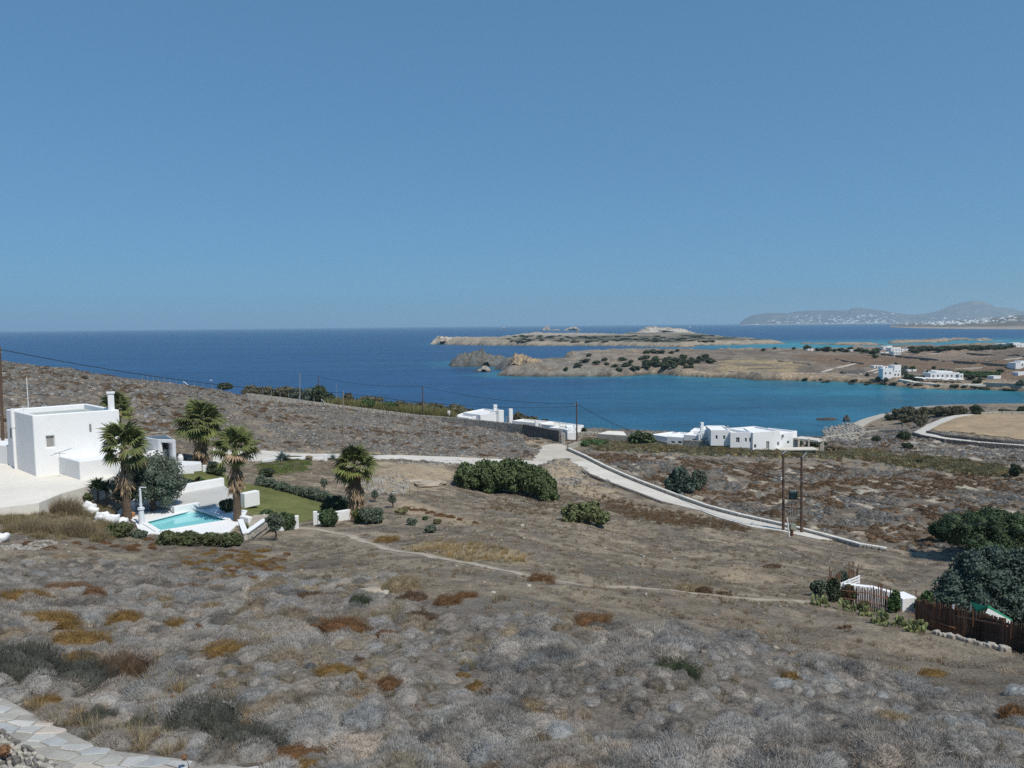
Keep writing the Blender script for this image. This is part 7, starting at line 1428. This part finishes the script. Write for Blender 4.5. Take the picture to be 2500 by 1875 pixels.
# fields walls and tracks of the peninsula
def farwall(label, pts, zf, h=1.1, th=.7, material=None, name='field_wall', cat='wall'):
    P = [_march2(u, v, zf) for u, v in pts]; m = MB(); Q = []
    for a, b in zip(P[:-1], P[1:]):
        k = max(1, int(np.hypot(*(b - a)[:2]) / 25))
        for i in range(k): q = a + (b - a) * i / k; q[2] = float(zf(q[0], q[1])); Q.append(q)
    Q.append(P[-1])
    for i, (a, b) in enumerate(zip(Q[:-1], Q[1:])): m.wall(a[:2], b[:2], (a[2] - 1, b[2] - 1), (a[2] + h, b[2] + h), th + .01 * (i % 2))
    return m.build(name, material or MT['stone_dark'], None, org=P[0], label=label, cat=cat)
farwall('long dark field wall crossing the brown plain', [(2152,865),(2210,873),(2280,879),(2330,884),(2400,889),(2490,896),(2560,900)], zf1); farwall('dark wall behind the tan field on the right', [(2360,864),(2420,868),(2500,873),(2580,878)], zf1)
farwall('short dark wall in the middle of the striped field', [(1900,882),(1940,887),(1980,891)], zf1, .8); farwall('dark wall on the left of the dark plot', [(2040,878),(2080,885),(2110,889)], zf1, .8)
farwall('retaining wall of the shore promenade at the right', [(2400,943),(2440,944.5),(2490,946)], zf1, 2.2, 1, MT['stone'])
farwall('white pavement strip along the waterfront houses', [(2200,926),(2240,934),(2290,938),(2360,939),(2420,939),(2500,942)], zf1, .25, 5, MT['concrete'], 'shore_pavement', 'pavement')
for pts, l in [([(1780,905),(1830,909),(1900,911),(1990,911),(2090,914)], 'pale track along the cliff edge of the peninsula'), ([(2007,909),(2030,901),(2090,887)], 'pale track rising between the brown plots'), ([(2100,914),(2130,905),(2150,899)], 'beige track climbing past the left house'), ([(2120,915),(2150,906),(2165,901)], 'second beige track beside the left house'), ([(2220,866),(2260,865),(2296,863)], 'pale track beside the far white cluster'), ([(2400,883),(2450,878),(2500,873)], 'pale bank line across the right plain'), ([(2330,901),(2400,897),(2440,894)], 'pale line of stones along the brown field')]:
    o = farwall(l, pts, zf1, .12, 2.6, MT['gravel'], 'dirt_track', 'track'); o['kind'] = 'structure'
# parasols and white clutter of the beach bar
for i in range(26): u = 2238 + i * 4.4; p = _march2(u, 931 + (u - 2238) * .03 + r.uniform(-2.5, 1.5), zf1); s_ = MB().lathe(p, [(.04, 0), (.04, 1.9), (1.5, 1.95), (.05, 2.5)], 8).build('parasol', MT['white_old'], None, org=p, label='white parasol on the beach bar terrace below the houses', cat='parasol', group='parasols of the beach bar')
# bushes and lighthouse of the far peninsula
for i in range(120): u = r.uniform(1230, 1745); farplant('far_bush', 'low bush on the flat far peninsula ' + ('behind its pale western cliff' if u < 1330 else 'left of its middle' if u < 1470 else 'below the white hill' if u < 1620 else 'towards its right end'), 'bush', u, 826 + r.uniform(-6, 9), r.uniform(10, 22), r.uniform(1.5, 3), LM['dark'], zf2, 'bushes of the far peninsula')
lp_ = at_y(1404, 801, float(at_z(1400, 807, 0)[1]) + 60); lo = thing('lighthouse', 'tiny white lighthouse on top of the rocky islet', 'lighthouse', lp_); MB().lathe(lp_ + [0, 0, -6], [(3, 0), (2.6, 9), (3.2, 9.3), (3.2, 10)], 10).build('tower', MT['white'], lo); MB().lathe(lp_ + [0, 0, 4], [(1.8, 0), (1.8, 2), (.2, 3)], 10).build('lantern', MT['white_old'], lo)
# boats
def boat(label, u, v, L_, kind, rz=0.0):
    g = at_z(u, v, 0); o = thing('boat', label, 'boat', g); w = L_ * .3; h = L_ * .12; ca, sa = math.cos(rz), math.sin(rz)
    V = []; ring = [(-.5, .8), (-.3, 1), (.15, 1), (.38, .6), (.5, .02)]
    for z, k in ((-.2 * h, .7), (h, 1.0)):
        for x, y in ring: V.append((x * L_, y * w / 2 * k, z))
        for x, y in ring[::-1]: V.append((x * L_, -y * w / 2 * k, z))
    V = [(g[0] + x * ca - y * sa, g[1] + x * sa + y * ca, z) for x, y, z in V]; n = 10; MB().add(V, [tuple(range(n))[::-1], tuple(range(n, 2 * n))] + [(i, (i + 1) % n, n + (i + 1) % n, n + i) for i in range(n)]).build('hull', MT['white'], o)
    if kind == 'sail': MB().tube([g + [0, 0, h], g + [0, 0, L_ * 1.3]], L_ * .012, 5).build('mast', MT['steel'], o); MB().add([g + [0, 0, h * 1.5], g + [-.4 * L_, .2, h * 1.6], g + [0, 0, L_ * 1.2], g + [.02, .15, h * 1.6]], [(0, 1, 2), (1, 3, 2)]).build('sail', MT['white'], o)
    elif kind == 'ferry':
        MB().box((g[0], g[1], h), (L_ * .75, w * .8, h * .8), rz).build('deck_house', MT['white'], o); MB().box((g[0] - L_ * .1, g[1], h * 1.8), (L_ * .4, w * .6, h * .6), rz).build('bridge', MT['white'], o)
    else: MB().box((g[0], g[1], h), (L_ * .35, w * .7, h * 1.1), rz).build('cabin', MT['white'], o)
    return o
boat('small white cabin boat moored beyond the ridge fence', 515, 929, 2.6 * .9, 'cabin', .4); boat('white ferry crossing towards the town', 2214, 794.5, 70, 'ferry', .1); boat('small motor boat leaving a white wake off the green belt', 2392, 833, 11, 'cabin', 2.9); boat('tiny sailing boat on the horizon right of the islets', 1685, 800, 22, 'sail')
wk = at_z(2392, 833, 0); MB().prism([wk[:2] + [8, -1.2], wk[:2] + [46, -4], wk[:2] + [46, 3], wk[:2] + [8, 1.2]], .02, .12).build('wake', MT['white_old'], None, org=wk + [8, 0, 0], label='white foam wake behind the motor boat', kind='structure')
# white houses on the distant hills
hm_ = [mesh_of(MB().box((0, 0, -.3), (1, .8, .9)), 'house_walls', MT['white']), mesh_of(MB().box((0, 0, -.3), (1, .7, .7)).box((.2, .1, .4), (.5, .5, .5)), 'house_walls', MT['white'])]
def town(n, place, fu, fs, size, label, group, seed):
    r = random.Random(seed)
    for i in range(n):
        u = fu(r); s = fs(r, u); p = place(u, s); o = bpy.data.objects.new('hillside_house', hm_[i % 2]); COL.objects.link(o); k = size * r.uniform(.6, 1.7); o.location = tuple(p); o.scale = (k * r.uniform(.8, 2.0), k, k * r.uniform(.35, .6)); o.rotation_euler = (0, 0, r.uniform(-.5, .5)); props(o, label, 'house', group)
town(150, placeA, lambda r: r.choice((r.gauss(1960, 50), r.gauss(2030, 40), r.gauss(2100, 30), r.gauss(2160, 35), r.uniform(1880, 2400))), lambda r, u: min(.5, abs(r.gauss(.16, .10)) + .02), 32, 'tiny white house on the hazy hills across the strait', 'white houses on the distant hills', 1)
town(140, placeB, lambda r: r.choice((r.gauss(2290, 25), r.gauss(2350, 35), r.gauss(2410, 40), r.uniform(2240, 2510))), lambda r, u: r.uniform(.22, .5), 17, 'tiny white house of the town on the low headland', 'white houses of the headland town', 2)
# ------------------------------------------------------------------ brown cushions and dark shrubs on the near slope
def solid(name, col, tip):
    m = bpy.data.materials.new(name); m.use_nodes = True; nt = m.node_tree; b = nt.nodes['Principled BSDF']; b.inputs['Roughness'].default_value = .9; b.inputs['Specular IOR Level'].default_value = .05
    g = nt.nodes.new('ShaderNodeNewGeometry'); mx = nt.nodes.new('ShaderNodeMix'); mx.data_type = 'RGBA'; mx.inputs[6].default_value = (*col, 1); mx.inputs[7].default_value = (*tip, 1); nt.links.new(g.outputs['Random Per Island'], mx.inputs[0]); nt.links.new(mx.outputs[2], b.inputs['Base Color']); return m
CM = {'ochre': solid('ochre_cushion', (.115, .072, .028), (.28, .18, .07)), 'rust': solid('rust_cushion', (.095, .052, .028), (.225, .128, .065)), 'umber': solid('umber_cushion', (.06, .04, .028), (.16, .11, .07)), 'tawny': solid('tawny_cushion', (.17, .13, .08), (.34, .27, .17)),
      'darkgrey': solid('dark_grey_shrub', (.045, .048, .040), (.13, .132, .112)), 'green': solid('dark_green_shrub', (.028, .038, .024), (.09, .105, .062)), 'silver': solid('silver_shrub', (.3, .31, .31), (.55, .57, .57))}
CP = {}
def cush(kind, seed, big=False):
    k = (kind, seed, big)
    if k not in CP:
        V, Fc = cushion(400 + seed, 7000 if big else 3600, .006 if big else .009, .09 if big else .13, .55, up_=.5, lump=.35); me = bpy.data.meshes.new(kind + '_cushion')
        me.vertices.add(len(V)); me.vertices.foreach_set('co', V.astype(np.float32).ravel()); me.loops.add(len(Fc) * 3); me.loops.foreach_set('vertex_index', Fc.astype(np.int32).ravel()); me.polygons.add(len(Fc)); me.polygons.foreach_set('loop_start', np.arange(len(Fc), dtype=np.int32) * 3); me.update(calc_edges=True); me.materials.append(CM[kind]); CP[k] = me
    return CP[k]
rc = random.Random(31)
def cobj(name, label, kind, u, v, w, h, group, cat='shrub', big=False, deep=.75):
    g = hit(u, v - h * .25, 5); s = math.hypot(g[0], g[1]) / F; o = bpy.data.objects.new(name, cush(kind, rc.randint(0, 2), big)); COL.objects.link(o)
    o.location = (g[0], g[1], g[2] - .03); o.rotation_euler = (math.atan((gz(g[0], g[1] + .4) - gz(g[0], g[1] - .4)) / .8) * .7, 0, rc.uniform(-.4, .4)); o.scale = (w * s / 2, w * s / 2 * deep, max(h * s * 1.15, .16))
    return props(o, label, cat, group)
for k, u, v, w, h, l in BC: cobj('cushion_shrub', l, k, u, v, w, h, G1, big=w > 90)
for i in range(78):
    u = rc.triangular(400, 740, 600); v = rc.uniform(1345, 1425) - max(0, 500 - u) * .1; cobj('ochre_tuft', 'small ochre cushion in the scattered patch on bare ground below the pool', rc.choice(('ochre', 'ochre', 'rust')), u, v, rc.uniform(16, 46), rc.uniform(7, 13), 'small ochre cushions below the pool')
for i, (u, v, w) in enumerate([(1010,1250,26),(1030,1250,26),(1052,1256,28),(1075,1262,34),(1100,1266,24),(1122,1273,16),(1160,1281,18),(992,1246,24)]): cobj('rust_tuft', 'rust cushion in the row along the bare earth strip', 'rust', u, v, w, 11, 'rust cushions by the bare earth')
for i in range(16): cobj('verge_tuft', 'small rust tuft on the open ground left below the garden', 'rust', rc.uniform(20, 380), rc.uniform(1315, 1350), rc.uniform(18, 36), rc.uniform(8, 14), 'rust tufts below the garden')
for k, u, v, w, h, l in LS: cobj('large_shrub', l, k, u, v, w, h, 'large shrubs of the near slope', big=True, deep=.6)

# ------------------------------------------------------------------ paved walk and its dry stone wall, bottom left
def clip(poly, p, n):
    o = []; 
    for i in range(len(poly)):
        a, b = poly[i], poly[(i + 1) % len(poly)]; da, db = (a - p) @ n, (b - p) @ n
        if da <= 0: o.append(a)
        if (da < 0) != (db < 0) and abs(da - db) > 1e-9: o.append(a + (b - a) * da / (da - db))
    return o
walk = sheet('paved_walk', PAVE, mat('mortar', (0.36, 0.335, 0.295), .95, [(1.2, .15, 6), (9, .15, 5)], (14, .015), .05), .04, .6, skirt=.4, label='crazy paved limestone walk at the bottom left')
x0, y0 = PAVE.min(0); x1, y1 = PAVE.max(0); S_ = []; rr = random.Random(8); st_ = .42
for i in range(int((x1 - x0) / st_) + 1):
    for j in range(int((y1 - y0) / st_) + 1): S_.append(np.array([x0 + (i + rr.uniform(.1, .9)) * st_, y0 + (j + rr.uniform(.1, .9)) * st_]))
S_ = np.array(S_); keep = sdist(S_[:, 0], S_[:, 1], PAVE) < .1; smt = [mat('limestone_slab', c, .85, [(2.2, .12, 6), (14, .1, 5)], (18, .012), .15) for c in ((.50, .485, .45), (.58, .55, .50), (.44, .42, .365), (.54, .47, .40), (.42, .425, .41))]; NS = 0
for k in np.where(keep)[0]:
    p = S_[k]
    u_ = p - 0; near_ = S_[(np.abs(S_ - p).max(1) < 1.6)]
    poly = [p + np.array(q) * .7 for q in ((-1, -1), (1, -1), (1, 1), (-1, 1))]
    for q in near_:
        if np.allclose(q, p): continue
        m_ = (p + q) / 2; nn_ = (q - p) / np.hypot(*(q - p)); poly = clip(poly, m_ - nn_ * .022, nn_)
        if len(poly) < 3: break
    if len(poly) < 3: continue
    P = np.array(poly); d_ = sdist(P[:, 0], P[:, 1], PAVE)
    if (d_ > .16).any() or p[1] < 5 or p[1] > 24 or abs(p[0]) > p[1] * .75 + 1: continue
    z = surf(P[:, 0], P[:, 1]) + .04; zt = z + rr.uniform(.022, .045); c = P.mean(0); Pi = c + (P - c) * .93
    n_ = len(P); V = [(*a, b) for a, b in zip(P, z - .02)] + [(*a, b - .012) for a, b in zip(P, zt)] + [(*a, b) for a, b in zip(Pi, zt)]
    Fc = [tuple(range(2 * n_, 3 * n_))] + [(a, (a + 1) % n_, n_ + (a + 1) % n_, n_ + a) for a in range(n_)] + [(n_ + a, n_ + (a + 1) % n_, 2 * n_ + (a + 1) % n_, 2 * n_ + a) for a in range(n_)]
    area = sum(P[i][0] * P[(i + 1) % n_][1] - P[(i + 1) % n_][0] * P[i][1] for i in range(n_))
    if area < 0: Fc = [f[::-1] for f in Fc]
    if NS < 290: ORG.setdefault(walk.name, np.zeros(3)); raw('paving_stone', V, Fc, rr.choice(smt), walk); NS += 1
wl0 = [hit(u, v, 5) for u, v in [(-150, 1700), (0, 1787), (35, 1806), (76, 1836), (114, 1858), (141, 1875), (175, 1897), (230, 1940)]]
ws = thing('dry_stone_wall', 'rough dry stone wall of dark and pale stones at the bottom left corner', 'stone wall', wl0[1]); sk = [MT['stone'], MT['stone_pale'], MT['stone_dark'], MT['stone_dark'], MT['stone']]; core = MB(); NS = 0
for a, b in zip(wl0[:-1], wl0[1:]):
    e = (b - a)[:2]; L_ = np.hypot(*e); e /= L_; nn_ = np.array([e[1], -e[0]]); core.wall(a[:2] + nn_ * .95, b[:2] + nn_ * .95, (a[2] - .6, b[2] - .6), (a[2] + .22, b[2] + .22), 1.3); an = math.atan2(e[1], e[0])
    x = 0
    while x < L_:
        l = rr.uniform(.09, .24); off = .2
        while off < 1.7:
            w_ = rr.uniform(.06, .13); q = a[:2] + e * (x + l / 2) + nn_ * (off + w_ / 2); z = a[2] + (b[2] - a[2]) * x / L_ + .2 + .09 * math.sin(off * 2.2) + rr.uniform(0, .07)
            if q[0] < -.72 * q[1] - .4 or q[1] < 10.5: pass
            elif NS < 296: m_ = MB(); m_.rock((q[0], q[1], z), l, w_ * .95, rr.uniform(.08, .17), an + rr.uniform(-.3, .3), .25); m_.build('stone', rr.choice(sk), ws, bevel=.012); NS += 1
            off += w_
        x += l
core.build('core', MT['stone_dark'], ws)
# dried thistle heads standing above the walk
for (u, vt, vb, l, hd) in [(450, 1848, 1915, 'dry thistle head rising over the edge of the paved walk', .05), (522, 1676, 1700, 'dry thistle head above the pale rock crumbs', .035), (421, 1699, 1722, 'small thistle head beside the straw grass', .03), (736, 1513, 1560, 'dead flower stalk above the rust mound', .0), (10, 1832, 1870, 'brown seed head on the bottom left wall', .09)]:
    t = hit(u, vb, 5) if vb < 1880 else hit(u, 1878, 5); tp = at_y(u, vt, t[1] * .985); t[0] = tp[0]; o = thing('thistle', l, 'thistle', t); MB().tube([t - [0, 0, .1], (t + tp) / 2 + [.02, 0, 0], tp], [.008, .006, .005], 5).build('stem', MT['wood_grey'], o)
    if hd:
        MB().lathe(tp - [0, 0, hd], [(.2 * hd, 0), (hd * .8, .35 * hd), (hd, hd), (hd * .75, 1.7 * hd), (.1 * hd, 2 * hd)], 10).build('seed_head', LM['thistle'], o)
        V, Q = foliage([(tp[0], tp[1], tp[2], hd * 1.15, hd * 1.15, hd * 1.2)], 160, hd * .18, 3, sub=0, core=0, aspect=3, shell=.8); raw('bristles', V, Q, LM['thistle'], o)
# two pale rocks in the scrub
for u, v, w, h, l in [(978,1523,24,16,'white stone in the pale scrub below the tussock'),(836,1512,30,12,'pale flat rock behind the long rust mound'),(905,1450,56,16,'sandy rock hump on the bare soil'),(935,1452,34,14,'second sandy rock hump on the bare soil'),(242,1388,10,8,'small white stone on the upper left scrub edge'),(1291,1432,14,8,'white stone just below the footpath'),(1204,1448,14,7,'white stone left below the rust path mound'),(1275,1286,10,8,'pale stone beside the rust cushion row')]: boulders('rock', l, [(u, v, w, h, .05)], MT['stone_pale'] if w < 40 else MT['dust'])
print('OBJECTS', len(bpy.data.objects), 'verts', sum(len(m.vertices) for m in bpy.data.meshes), 'polys', sum(len(m.polygons) for m in bpy.data.meshes))
